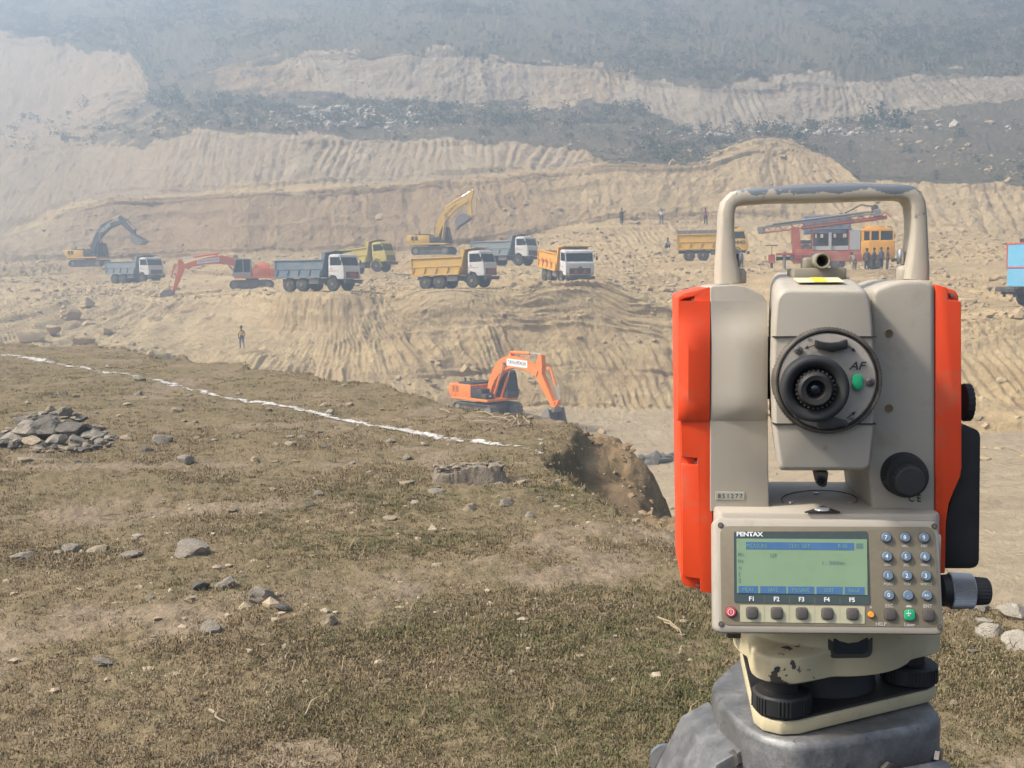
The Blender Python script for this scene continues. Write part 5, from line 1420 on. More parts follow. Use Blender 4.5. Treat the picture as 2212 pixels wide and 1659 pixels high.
for k in range(4): MB().box((3.4 + k * .5 - o, -.35 - .1 * (k % 2), 2.62), (.28, .4, .55)).build('control_unit', BLACKM, rg, .03, 1)
# rear mast support and jacks
for s in (-1, 1):
    m = MB(); m.prism([(1.45 - o, .55), (2.20 - o, .55), (1.85 - o, 3.45), (1.25 - o, 3.45)], s * .75 - .20, s * .75 + .20, 'y'); m.build('mast_support', RED2, rg, .02, 1)
    MB().cyl((.75 - o, s * .95, .12), (.75 - o, s * .95, 1.5), .11).build('jack', STEELD, rg)
    MB().lathe([(0, .30), (.07, .26)], 16, (.75 - o, s * .95, .06), (0, 0, 1)).build('jack_foot', STEELD, rg)
MB().box((2.25 - o, -.45, 1.30), (1.3, 1.3, .75)).build('winch_house', RED2, rg, .05, 2)
MB().cyl((1.55 - o, -.9, 1.05), (1.55 - o, .4, 1.05), .38, n=20).build('winch_drum', STEELD, rg)
MB().box((.75 - o, -.2, 1.32), (1.3, 1.9, .18)).build('rear_platform', RED2, rg, .02, 1)
st_ = empty('driller_stand', (0, 0, 0), parent=rg)
MB().box((-.25 - o, -.7, .95), (.55, .6, .7)).build('control_console', RED2, st_, .04, 1)
MB().cyl((-.25 - o, -.7, .2), (-.25 - o, -.7, .7), .10).build('console_leg', FRAME, st_)
for s in (-1, 1): MB().bar((-.25 - o, -.7 + s * .32, 1.2), (-.25 - o, -.7 + s * .32, 2.0), .05, .05).build('canopy_post', FRAME, st_)
MB().box((-.25 - o, -.7, 2.03), (.95, .9, .06)).build('console_canopy', BLACKM, st_, .02, 1)
# mast lying over the truck, rising to the front
ms = empty('mast', (0, 0, 0), parent=rg)
A, Bq = Vector((-1.1 - o, 0, 3.05)), Vector((7.7 - o, 0, 4.00))
dv = (Bq - A).normalized(); up = Vector((-dv.z, 0, dv.x))
for s in (-.38, .38):
    for h_ in (0, .42):
        MB().bar(A + Vector((0, s, 0)) + up * h_, Bq + Vector((0, s, 0)) + up * h_, .09, .11).build('mast_rail', RED2 if h_ == 0 else STEELD, ms)
lace = MB()
for k in range(22):
    for s in (-.38, .38):
        p = A + dv * (k * .46) + Vector((0, s, 0)); q = A + dv * ((k + 1) * .46) + Vector((0, s, 0))
        lace.bar(p + up * (.42 * (k % 2)), q + up * (.42 * ((k + 1) % 2)), .04, .05)
lace.build('mast_lacing', RED2, ms)
m = MB(); m.prism([(3.2, -.14), (9.8, -.14), (9.8, .16), (3.2, .16)], -.30, .30, 'y', Matrix(((dv.x, 0, up.x, A.x), (0, 1, 0, 0), (dv.z, 0, up.z, A.z), (0, 0, 0, 1)))); m.build('mast_beam', RED2, ms, .02, 1)
MB().cyl(A + up * .62 + dv * 1.0, Bq + up * .62 + dv * -.4, .085, n=10).build('feed_cylinder', STEELD, ms)
MB().cyl(A + up * .55 + dv * .4 + Vector((0, .25, 0)), Bq + up * .60 + Vector((0, .25, 0)), .06, n=8).build('drill_rod', STEELD, ms)
for p in (A + up * .25, Bq + up * .45 + dv * .2):
    MB().box(p, (.55, .95, .55), (0, -.17, 0)).build('mast_head', STEELD, ms, .04, 1)
MB().tube([Bq + up * .5, Bq + up * .95 + dv * .1, Bq + up * 1.25 - dv * .9, Bq + up * .75 - dv * 2.2], .06, 8).build('hose', FRAME, ms)
MB().cyl(Bq + up * .85 + dv * .1 + Vector((0, -.3, 0)), Bq + up * .85 + dv * .1 + Vector((0, .3, 0)), .26, n=16).build('crown_sheave', FRAME, ms)
# cab: long yellow crew cab
cb = empty('cab', (0, 0, 0), parent=rg)
x0, x1 = 6.62 - o, 9.15 - o
m = MB(); m.prism([(x0, .98), (x0, 2.28), (x1 - .03, 2.28), (x1, 2.20), (x1 + .02, .80), (8.35 - o, .80), (8.2 - o, 1.12), (7.3 - o, 1.12), (7.2 - o, .98)], -1.2, 1.2, 'y'); m.build('cab_shell', RY, cb, .05, 2)
m = MB(); m.prism([(x0, 2.98), (x0, 3.20), (x0 + .5, 3.30), (x0 + .8, 3.30), (x1 - .35, 3.22), (x1 - .15, 2.98)], -1.2, 1.2, 'y'); m.build('cab_roof', RY, cb, .05, 2)
MB().box((x0 + 1.0, 0, 3.34), (1.5, 1.9, .13)).build('roof_hatch', RY, cb, .04, 2)
MB().box((x0 + .035, 0, 2.63), (.07, 2.36, .70)).build('cab_back', RY, cb)
for s in (-1, 1):
    xs_ = [x0 + .07, x0 + .62, x0 + 1.32, x1 - .17]
    for k, xx in enumerate(xs_): MB().box((xx + .07, s * 1.165, 2.63), (.14, .06, .698)).build('cab_pillar', RY, cb)
    MB().box(((x0 + x1) / 2, s * 1.15, 2.63), (x1 - x0 - .3, .012, .69)).build('side_window', GLASS, cb)
    MB().lathe([(0, .11), (.03, .10), (.04, .001)], 14, (x1 + .02, s * .9, 1.15), (1, 0, 0)).build('headlight', LAMPM, cb)
    MB().box((x1 - .05, s * 1.38, 2.55), (.06, .18, .32)).build('mirror', BLACKM, cb)
    MB().box((x0 + .95, s * 1.207, 1.72), (.75, .018, 1.05)).build('door', RY, cb, .008, 1)
MB().box((x1 - .06, 0, 2.63), (.012, 2.2, .69)).build('windscreen', GLASS, cb)
MB().box((x1 + .10, 0, .72), (.18, 2.4, .26)).build('bumper', FRAME, cb, .02, 1)
MB().box((x0 + 1.3, 0, 1.9), (.5, 1.9, .7)).build('seat', SEATM, cb, .05, 1)

# ---------------------------------------------------------------- blue unit behind the rig
c = SPOT_P['blue_unit']
bu = empty('compressor_truck', c, (0, 0, heading(.97, -.2)))
tag(bu, 'dark blue compressor unit half hidden behind the red drill rig', 'compressor')
MB().box((0, 0, 2.75), (4.0, 2.2, 1.6)).build('housing', PM['deepblue'], bu, .06, 2)
for k in range(5): MB().box((-1.5 + k * .75, -1.11, 2.8), (.5, .03, 1.1)).build('louvre', PM['blue'], bu)
MB().box((0, 0, 1.25), (6.2, .95, .30)).build('chassis', FRAME, bu)
for k in range(3): MB().box((-1.2 + k * 1.2, 0, 1.70), (.3, 1.6, .85)).build('mounting_block', FRAME, bu)
for x in (-1.9, 2.0):
    for s in (-1, 1): wheel(bu, x, s * 1.0, .56, .3, s)
MB().cyl((1.2, .3, 3.5), (1.2, .3, 3.8), .09).build('exhaust_pipe', FRAME, bu)

# ---------------------------------------------------------------- blue compressor at the right edge
c = SPOT_P['compressor']
cp = empty('compressor_truck', c, (0, 0, heading(.99, .10)))
tag(cp, 'bright sky blue compressor truck with red trim at the right edge', 'compressor')
SK, RT = PM['sky'], paint('trim_red', (.55, .07, .06), .5, .2)
f = MB()
for s in (-1, 1): f.box((1.8, s * .42, .92), (6.2, .12, .34))
for x in (-1.0, 1.2, 3.6): f.box((x, 0, .92), (.12, .8, .24))
f.build('chassis', FRAME, cp)
for x in (.55, 3.9):
    for s in (-1, 1): wheel(cp, x, s * .98, .53, .30, s)
for s in (-1, 1):
    arc = [(.55 + math.cos(a) * .66, .53 + math.sin(a) * .66) for a in np.linspace(R_(5), R_(175), 12)]; ari = [(.55 + math.cos(a) * .62, .53 + math.sin(a) * .62) for a in np.linspace(R_(5), R_(175), 12)]
    m = MB(); m.prism(arc + ari[::-1], s * .80, s * 1.18, 'y'); m.build('mudguard', FRAME, cp)
    MB().box((-1.05, s * .55, .78), (.10, .16, .42)).build('tail_bracket', FRAME, cp)
MB().box((-1.28, 0, 1.00), (.14, 2.1, .22)).build('rear_bumper', FRAME, cp)
MB().box((-1.0, 0, 1.16), (.7, 2.0, .06)).build('rear_step', FRAME, cp)
lw = MB().box((.25, 0, 1.75), (1.70, 2.10, 1.10)).build('lower_housing', SK, cp, .02, 1)
MB().box((3.2, 0, 1.75), (3.1, 2.0, 1.10)).build('lower_housing', PM['blue'], cp, .02, 1)
MB().box((2.1, 0, 3.05), (5.4, 2.24, 1.38)).build('upper_housing', SK, cp, .02, 1)
for z in (2.335, 3.765): MB().box((2.1, 0, z), (5.46, 2.30, .09)).build('trim_rail', RT, cp)
for s in (-1, 1):
    MB().box((-.595, s * 1.115, 3.05), (.09, .09, 1.38)).build('trim_post', RT, cp)
    for k in range(4):
        MB().box((.45 + k * 1.25, s * 1.124, 3.05), (1.15, .02, 1.22)).build('door', SK, cp, .006, 1)
    MB().box((-.25, s * 1.14, 2.56), (.42, .012, .20)).build('warning_label', plain('label_orange', (.55, .32, .05), .5), cp)
m = MB()
for k in range(12): m.box((-.4 + k * .42, -1.0, 4.0), (.04, .04, .42))
m.box((2.0, -1.0, 4.20), (5.0, .04, .04)); m.build('roof_rail', RT, cp)
for k in range(6): MB().box((-.1 + k * .75, .1 * (k % 2), 3.93), (.42, .7, .24 + .1 * (k % 3))).build('roof_load', (BLACKM, STEELD, RT)[k % 3], cp, .03, 1)
# ================================================================ people
SKIN = plain('skin_brown', (0.13, 0.068, 0.040), .6)
HAIR = plain('hair_black', (0.012, 0.011, 0.010), .7)
CLOTH = {}
def cloth(name, col):
    if name not in CLOTH: CLOTH[name] = paint('cloth_' + name, col, .9, .15, DUST, 6.0)
    return CLOTH[name]

def skinned(name, pts, edges, radii, mat, parent, sub=1):
    me = bpy.data.meshes.new(name)
    me.from_pydata([tuple(p) for p in pts], edges, [])
    o = bpy.data.objects.new(name + '_tmp', me); COL.objects.link(o)
    md = o.modifiers.new('s', 'SKIN'); md.use_smooth_shade = True
    for v, r in zip(me.skin_vertices[0].data, radii):
        v.radius = (r, r) if isinstance(r, float) else r
    me.skin_vertices[0].data[0].use_root = True
    ss = o.modifiers.new('u', 'SUBSURF'); ss.levels = sub; ss.render_levels = sub
    bpy.context.view_layer.update()
    ev = bpy.data.meshes.new_from_object(o.evaluated_get(bpy.context.evaluated_depsgraph_get()))
    bpy.data.objects.remove(o)
    ev.materials.clear()
    ev.shade_smooth()
    return link_mesh(name, ev, mat, parent)

POSES = {
 'stand': dict(hip=.90, kL=(.02, .11, .48), fL=(-.03, .12, .06), kR=(.02, -.11, .48), fR=(.04, -.13, .06), eL=(-.03, .27, 1.08), hL=(.06, .27, .84), eR=(-.03, -.27, 1.08), hR=(.06, -.27, .84), lean=0),
 'walk': dict(hip=.90, kL=(.20, .09, .50), fL=(.14, .10, .08), kR=(-.06, -.09, .46), fR=(-.26, -.09, .10), eL=(-.10, .26, 1.10), hL=(-.02, .25, .86), eR=(.06, -.27, 1.10), hR=(.20, -.22, .92), lean=.05),
 'hip': dict(hip=.90, kL=(.02, .14, .48), fL=(.0, .18, .06), kR=(.03, -.12, .48), fR=(.06, -.16, .06), eL=(-.06, .42, 1.14), hL=(.03, .22, .96), eR=(-.06, -.42, 1.14), hR=(.03, -.22, .96), lean=0),
 'fold': dict(hip=.90, kL=(.02, .11, .48), fL=(-.03, .12, .06), kR=(.02, -.11, .48), fR=(.04, -.13, .06), eL=(.04, .27, 1.12), hL=(.20, .05, 1.16), eR=(.04, -.27, 1.12), hR=(.20, -.02, 1.10), lean=0),
 'bend': dict(hip=.86, kL=(.08, .12, .46), fL=(-.02, .14, .06), kR=(.10, -.12, .46), fR=(.04, -.15, .06), eL=(.42, .22, .96), hL=(.48, .14, .70), eR=(.42, -.22, .96), hR=(.48, -.14, .70), lean=.42),
 'squat': dict(hip=.24, kL=(.36, .20, .46), fL=(.20, .20, .06), kR=(.36, -.20, .46), fR=(.22, -.20, .06), eL=(.28, .30, .50), hL=(.46, .12, .46), eR=(.28, -.30, .50), hR=(.46, -.10, .48), lean=.22),
}
def person(name_loc, yaw, pose, shirt, legs, label, h=1.66, group='workers on the cut', bare=False, hat=None, skirt=False, load=None):
    P = POSES[pose]; s = h / 1.70
    root = empty('person', name_loc, (0, 0, yaw)); root.scale = (s,) * 3
    tag(root, label, 'person', group)
    hip = P['hip']; ln = P['lean']
    V = Vector
    pel = V((0, 0, hip)); ch = V((ln * .55, 0, hip + .33)); nk = V((ln, 0, hip + .52)); hd0 = V((ln * 1.12 + .01, 0, hip + .63)); hd = V((ln * 1.18 + .02, 0, hip + .73))
    if ln > .3: nk = V((ln, 0, hip + .40)); ch = V((ln * .55, 0, hip + .27)); hd0 = V((ln + .09, 0, hip + .46)); hd = V((ln + .17, 0, hip + .50))
    pts = [pel, ch, nk, hd0, hd, hd + V((.0, 0, .10))]; ed = [(0, 1), (1, 2), (2, 3), (3, 4), (4, 5)]; rd = [(.13, .155), (.11, .165), (.060, .075), .058, .098, .075]
    def limb(base, ps, rs):
        k = base
        for p, r in zip(ps, rs):
            pts.append(V(p)); rd.append(r); ed.append((k, len(pts) - 1)); k = len(pts) - 1
    for sd, K, F, E, H in ((1, 'kL', 'fL', 'eL', 'hL'), (-1, 'kR', 'fR', 'eR', 'hR')):
        sh = ch * .25 + nk * .75 + V((0, .19 * sd, -.03))
        limb(0, [pel + V((.0, .095 * sd, -.06)), P[K], P[F], V(P[F]) + V((.15, 0, -.02))], [.095, .062, .045, .035])
        hv = (V(P[H]) - V(P[E])).normalized()
        limb(2, [sh, P[E], P[H], V(P[H]) + hv * .10], [.060, .042, .032, .030])
    body = skinned('body', pts, ed, rd, SKIN, root)
    # hair cap
    hc = MB().lathe([(-.02, .104), (.05, .106), (.10, .085), (.135, .045), (.145, .001)], 14, hd + V((-.022, 0, .03)), (-.18, 0, 1))
    hc.build('hair', HAIR, root, 0, ang=80)
    if hat: MB().lathe([(0, .15), (.02, .15), (.03, .11), (.12, .09), (.14, .001)], 14, hd + V((0, 0, .08)), (0, 0, 1)).build('hat', hat, root)
    if not bare:
        tp = [pel + V((0, 0, .02)), ch, nk + V((0, 0, -.03))]; te = [(0, 1), (1, 2)]; tr2 = [(.145, .175), (.128, .185), (.085, .10)]
        for sd, E in ((1, 'eL'), (-1, 'eR')):
            sh = ch * .25 + nk * .75 + V((0, .19 * sd, -.03)); tp += [sh, sh * .25 + V(P[E]) * .75]; n = len(tp); te += [(2, n - 2), (n - 2, n - 1)]; tr2 += [.076, .064]
        skinned('shirt', tp, te, tr2, shirt, root)
    lp = [pel + V((0, 0, .06))]; le = []; lr = [(.142, .168)]
    for sd, K, F in ((1, 'kL', 'fL'), (-1, 'kR', 'fR')):
        a = pel + V((.0, .095 * sd, -.06)); k_ = V(P[K]); f_ = V(P[F]) * .86 + k_ * .14
        n = len(lp); lp += [a, k_, f_]; le += [(0, n), (n, n + 1), (n + 1, n + 2)]; lr += [.112, .080, .066]
    skinned('skirt' if skirt else 'trousers', lp, le, lr, legs, root)
    if load: load(root, hd)
    return root

def on_hill(x, y, d):
    """foot point on the far terrain nearest to this line of sight and distance"""
    p = at(x, y, d)
    dd = (FD[:, :, 0] - p.x) ** 2 + (FD[:, :, 1] - p.y) ** 2 + 2.0 * (FD[:, :, 2] - p.z) ** 2
    i = np.unravel_index(np.argmin(dd), dd.shape)
    q = FD[i]
    return Vector((p.x, p.y, float(q[2]))) if abs(q[2] - p.z) < 2.5 else p
CW = cloth('white', (.62, .62, .60)); CR = cloth('red', (.42, .06, .05)); CG = cloth('grey', (.20, .20, .21)); CD = cloth('dark', (.035, .035, .042)); CBL = cloth('blue', (.10, .14, .22)); CYE = cloth('yellow', (.62, .38, .07)); CKH = cloth('khaki', (.24, .20, .13)); CBR = cloth('brown', (.10, .065, .045))
person(SPOT_P['man_walk'], R_(120), 'walk', CYE, CG, 'walking person in yellow top and grey trousers on the ledge below the trucks')
person(on_hill(1343, 482, 119), R_(-60), 'stand', CD, CD, 'standing person in dark clothes, leftmost of three on the upper bench')
person(on_hill(1429, 484, 119), R_(-110), 'hip', CW, CBL, 'standing person in pale shirt and blue trousers, middle of three on the upper bench')
person(on_hill(1524, 480, 118), R_(-80), 'hip', CR, CD, 'standing person in red shirt on the upper bench above the numbered truck')
person(on_hill(1440, 529, 110), R_(-70), 'squat', CW, CD, 'person in white shirt squatting left of the numbered yellow truck')
gp = SPOT_P['rig']
for (x, y, d, yw, ps, sh, lg, lb) in ((1846, 587, 86.0, 100, 'bend', CKH, CKH, 'person in khaki stooping by the side skirt of the drill rig'),
        (1872, 585, 86.0, 60, 'stand', CD, CD, 'person in black standing next to the stooping one by the drill rig'),
        (1888, 584, 86.3, 140, 'fold', CBR, CD, 'person in brown shirt in the middle of the drill rig crowd'),
        (1903, 583, 86.0, -70, 'stand', CBL, CD, 'person in dark blue shirt in front of the rig front wheel'),
        (1917, 583, 86.5, 170, 'hip', CD, CBR, 'person in black shirt and brown trousers, rightmost of the drill rig crowd')):
    p = at(x, y, d)
    person(p, R_(yw), ps, sh, lg, lb, 1.68, 'crew standing beside the drill rig')
# ================================================================ grass, stones, lime line, rubble and shrubs
rs = np.random.default_rng(11); rp = random.Random(5)

def scatter(name, P, rot, scl, idx, protos):
    """one object whose points carry copies of the given meshes"""
    me = bpy.data.meshes.new(name); me.vertices.add(len(P)); me.vertices.foreach_set('co', np.asarray(P, np.float32).ravel())
    for nm, typ, arr in (('rot', 'FLOAT_VECTOR', rot), ('scl', 'FLOAT', scl), ('idx', 'INT', idx)):
        a = me.attributes.new(nm, typ, 'POINT'); a.data.foreach_set('vector' if typ == 'FLOAT_VECTOR' else 'value', np.asarray(arr, np.int32 if typ == 'INT' else np.float32).ravel())
    o = link_mesh(name, me, None)
    col = bpy.data.collections.new(name + '_shapes')
    for k, (m, mat) in enumerate(protos):
        q = bpy.data.objects.new('%s_shape_%02d' % (name, k), m)
        if len(m.materials) == 0: m.materials.append(mat)
        col.objects.link(q)
    ng = bpy.data.node_groups.new(name, 'GeometryNodeTree')
    ng.interface.new_socket('Geometry', in_out='INPUT', socket_type='NodeSocketGeometry')
    ng.interface.new_socket('Geometry', in_out='OUTPUT', socket_type='NodeSocketGeometry')
    N = ng.nodes; gi = N.new('NodeGroupInput'); go = N.new('NodeGroupOutput'); ip = N.new('GeometryNodeInstanceOnPoints'); ci = N.new('GeometryNodeCollectionInfo')
    ci.inputs['Collection'].default_value = col; ci.inputs['Separate Children'].default_value = True; ci.inputs['Reset Children'].default_value = True
    ip.inputs['Pick Instance'].default_value = True
    def attr(nm, typ):
        a = N.new('GeometryNodeInputNamedAttribute'); a.data_type = typ; a.inputs['Name'].default_value = nm
        return next(s for s in a.outputs if s.name == 'Attribute' and s.enabled)
    e2r = N.new('FunctionNodeEulerToRotation')
    ng.links.new(attr('rot', 'FLOAT_VECTOR'), e2r.inputs[0])
    ng.links.new(gi.outputs[0], ip.inputs['Points']); ng.links.new(ci.outputs[0], ip.inputs['Instance'])
    ng.links.new(attr('idx', 'INT'), ip.inputs['Instance Index']); ng.links.new(e2r.outputs[0], ip.inputs['Rotation'])
    ng.links.new(attr('scl', 'FLOAT'), ip.inputs['Scale']); ng.links.new(ip.outputs[0], go.inputs[0])
    md = o.modifiers.new('scatter', 'NODES'); md.node_group = ng
    return o

# ---- grass tufts
def tuft(nb, h, spread, flat, seed):
    r = random.Random(seed); V = []; F = []
    for k in range(nb):
        a = r.uniform(0, 6.283); d = spread * math.sqrt(r.random()); x, y = math.cos(a) * d, math.sin(a) * d
        b = r.uniform(0, 6.283); L_ = h * r.uniform(.5, 1.2); w = r.uniform(.0026, .0055); lean = r.uniform(.55, 1.05) * flat
        dx, dy = math.cos(b), math.sin(b); sx, sy = -dy * w / 2, dx * w / 2
        p1 = (x + dx * L_ * lean * .35, y + dy * L_ * lean * .35, L_ * (1 - lean * .35) * .6); p2 = (x + dx * L_ * lean, y + dy * L_ * lean, L_ * (1 - lean * .75))
        n = len(V)
        V += [(x - sx, y - sy, -.008), (x + sx, y + sy, -.008), (p1[0] + sx * .8, p1[1] + sy * .8, p1[2]), (p1[0] - sx * .8, p1[1] - sy * .8, p1[2]), p2]
        F += [(n, n + 1, n + 2, n + 3), (n + 3, n + 2, n + 4)]
    me = bpy.data.meshes.new('tuft'); me.from_pydata(V, [], F); me.shade_smooth(); return me
def grass_mat(name, stops):
    t = NT(name); oi = t.n('ShaderNodeObjectInfo')
    c = t.ramp(oi.outputs['Random'], stops)
    c = t.mix(t.ramp(t.noise(t.coord('Object'), 60, 3), [(.3, .75), (.7, 1.0)]), (0.03, 0.022, 0.012), c)
    return t.set(c, .85, 0, .15)
G_STRAW = grass_mat('grass_straw', [(0, (.165, .12, .066)), (.4, (.22, .162, .092)), (.8, (.28, .212, .13)), (1, (.37, .30, .20))])
G_OLIVE = grass_mat('grass_olive', [(0, (.128, .11, .051)), (.5, (.17, .142, .07)), (1, (.21, .172, .092))])
G_GREEN = grass_mat('grass_green', [(0, (.085, .098, .036)), (.6, (.115, .128, .048)), (1, (.155, .16, .07))])
protos = [(tuft(20, .020, .065, 1.05, k), G_STRAW) for k in range(4)] + [(tuft(20, .018, .065, 1.02, 10 + k), G_OLIVE) for k in range(3)] + [(tuft(14, .022, .045, .95, 20 + k), G_GREEN) for k in range(2)] + [(tuft(3, .11, .02, .9, 30 + k), G_STRAW) for k in range(2)]
NG = 85000
lx = rs.uniform(-120, 2330, NG); ly = 1760 - (1760 - 735) * rs.random(NG) ** 1.12
c_ = np.stack([(lx - CX) / PX, -(ly - CY) / PX, -np.ones(NG)], -1) @ _Rn.T
c_ = c_ / c_[:, 1:2]; sc_ = -EYE.z / np.minimum(c_[:, 2], -1e-4)
X, Y = c_[:, 0] * sc_, sc_
zz, ss = ground_z(X, Y); 
keep = (ss < 0.12) & (Y < 36) & (rs.random(NG) > .93 * bare_at(X, Y))
clump = noise2(X * 1.7, Y * 1.7, 96)
keep &= rs.random(NG) < (.28 + .62 * smooth(.3, .65, clump)) * np.where(Y < 6, .78, 1.0)
X, Y, zz, ss, clump = X[keep], Y[keep], zz[keep], ss[keep], clump[keep]; n = len(X)
gk = noise2(X * .5, Y * .5, 97) * .6 + noise2(X * 2.2, Y * 2.2, 98) * .4 + rs.normal(0, .12, n)
idx = np.where(gk > .88, 7 + rs.integers(0, 2, n), np.where(gk > .60, 4 + rs.integers(0, 3, n), rs.integers(0, 4, n)))
idx = np.where(rs.random(n) < .012, 9 + rs.integers(0, 2, n), idx)
scl = rs.uniform(.55, 1.15, n) * (1 + .035 * np.clip(Y - 4, 0, 24)) * (.9 + .22 * smooth(.45, .75, clump))
rot = np.stack([rs.normal(0, .12, n), rs.normal(0, .12, n), rs.uniform(0, 6.283, n)], -1)
go_ = scatter('dry_grass', np.stack([X, Y, zz], -1), rot, scl, idx, protos)
tag(go_, 'short dry straw and olive grass covering the near slope', 'grass', kind='stuff')

# ---- stones
def rock_mesh(seed, flat=.65, cuts=8, sub=3):
    bm = bmesh.new(); bmesh.ops.create_icosphere(bm, subdivisions=sub, radius=1.0); r = random.Random(seed)
    for v in bm.verts:
        p = v.co; k = 1 + .22 * math.sin(p.x * 2.3 + seed) * math.cos(p.y * 1.9 + seed * 1.7) + .12 * math.sin(p.z * 4.1 + seed * .6)
        k += .10 * math.sin(p.x * 6.1 + seed * 2.1) * math.sin(p.y * 5.3 + seed) + .05 * math.sin(p.z * 11 + p.x * 9 + seed) + r.gauss(0, .018)
        v.co = p * k
    for _ in range(cuts):
        n_ = Vector((r.gauss(0, 1), r.gauss(0, 1), r.gauss(0, 1))).normalized(); d = r.uniform(.50, .80)
        for v in bm.verts:
            e = v.co.dot(n_) - d
            if e > 0: v.co -= n_ * e * .86
    for v in bm.verts: v.co.z *= flat; v.co += Vector((r.gauss(0, .008), r.gauss(0, .008), r.gauss(0, .008)))
    me = bpy.data.meshes.new('stone'); bm.to_mesh(me); bm.free()
    me.shade_smooth(); me.set_sharp_from_angle(angle=R_(24)); return me
def stone_mat(name, c0, c1, c2, sc=6.0):
    t = NT(name); v = t.coord('Object'); oi = t.n('ShaderNodeObjectInfo')
    a = t.n('ShaderNodeVectorMath', operation='ADD'); t.l(v, a.inputs[0]); t.l(oi.outputs['Location'], a.inputs[1])
    n1 = t.noise(a.outputs[0], sc, 6, .68); n2 = t.noise(a.outputs[0], sc * 6, 4, .7)
    c = t.ramp(n1, [(.3, c0), (.5, c1), (.7, c2)])
    c = t.mix(t.ramp(n2, [(.3, .68), (.6, 1.0)]), tuple(x * .45 for x in c0), c)
    c = t.mix(t.ramp(oi.outputs['Random'], [(0, .0), (1, .35)]), c, c1)
    t.bump(t.math('ADD', n1, t.math('MULTIPLY', n2, .5)), .7, .05)
    return t.set(c, .92, 0, .15)
ST = {'grey': stone_mat('stone_grey', (.20, .175, .14), (.285, .25, .20), (.37, .325, .265), 2), 'tan': stone_mat('stone_tan', (.27, .21, .14), (.37, .30, .205), (.46, .39, .28), 2),
      'dark': stone_mat('stone_dark', (.10, .09, .077), (.15, .135, .115), (.21, .19, .16), 2), 'pale': stone_mat('stone_pale', (.34, .295, .23), (.43, .38, .305), (.51, .46, .38), 2)}
RM = {k: [rock_mesh(i * 7 + j * 31 + 1, fl) for i in range(5)] for j, (k, fl) in enumerate((('round', .72), ('flat', .36), ('block', .60)))}
_rmats = {}
def stone(name, p, size, kind='round', mat='grey', label=None, cat=None, group=None, parent=None, sink=.28, rotz=None, asp=1.0, var=None):
    base = RM[kind][(var if var is not None else rp.randrange(5))]
    key = (base.name, mat)
    if key not in _rmats:
        m = base.copy(); m.materials.clear(); m.materials.append(ST[mat]); _rmats[key] = m
    o = bpy.data.objects.new(name, _rmats[key]); COL.objects.link(o)
    fl = {'round': .72, 'flat': .36, 'block': .60}[kind]
    o.location = Vector(p) + Vector((0, 0, size / 2 * fl * .72 * (1 - 2 * sink)))
    o.rotation_euler = (rp.gauss(0, .12), rp.gauss(0, .12), rp.uniform(0, 6.28) if rotz is None else rotz)
    o.scale = (size / 2 * asp * 1.25, size / 2 * 1.25, size / 2 * 1.25)
    o.parent = parent
    if label: tag(o, label, cat, group)
    return o
def ppm(p): return PX / max(.5, p.y)               # layout pixels per metre at a ground point

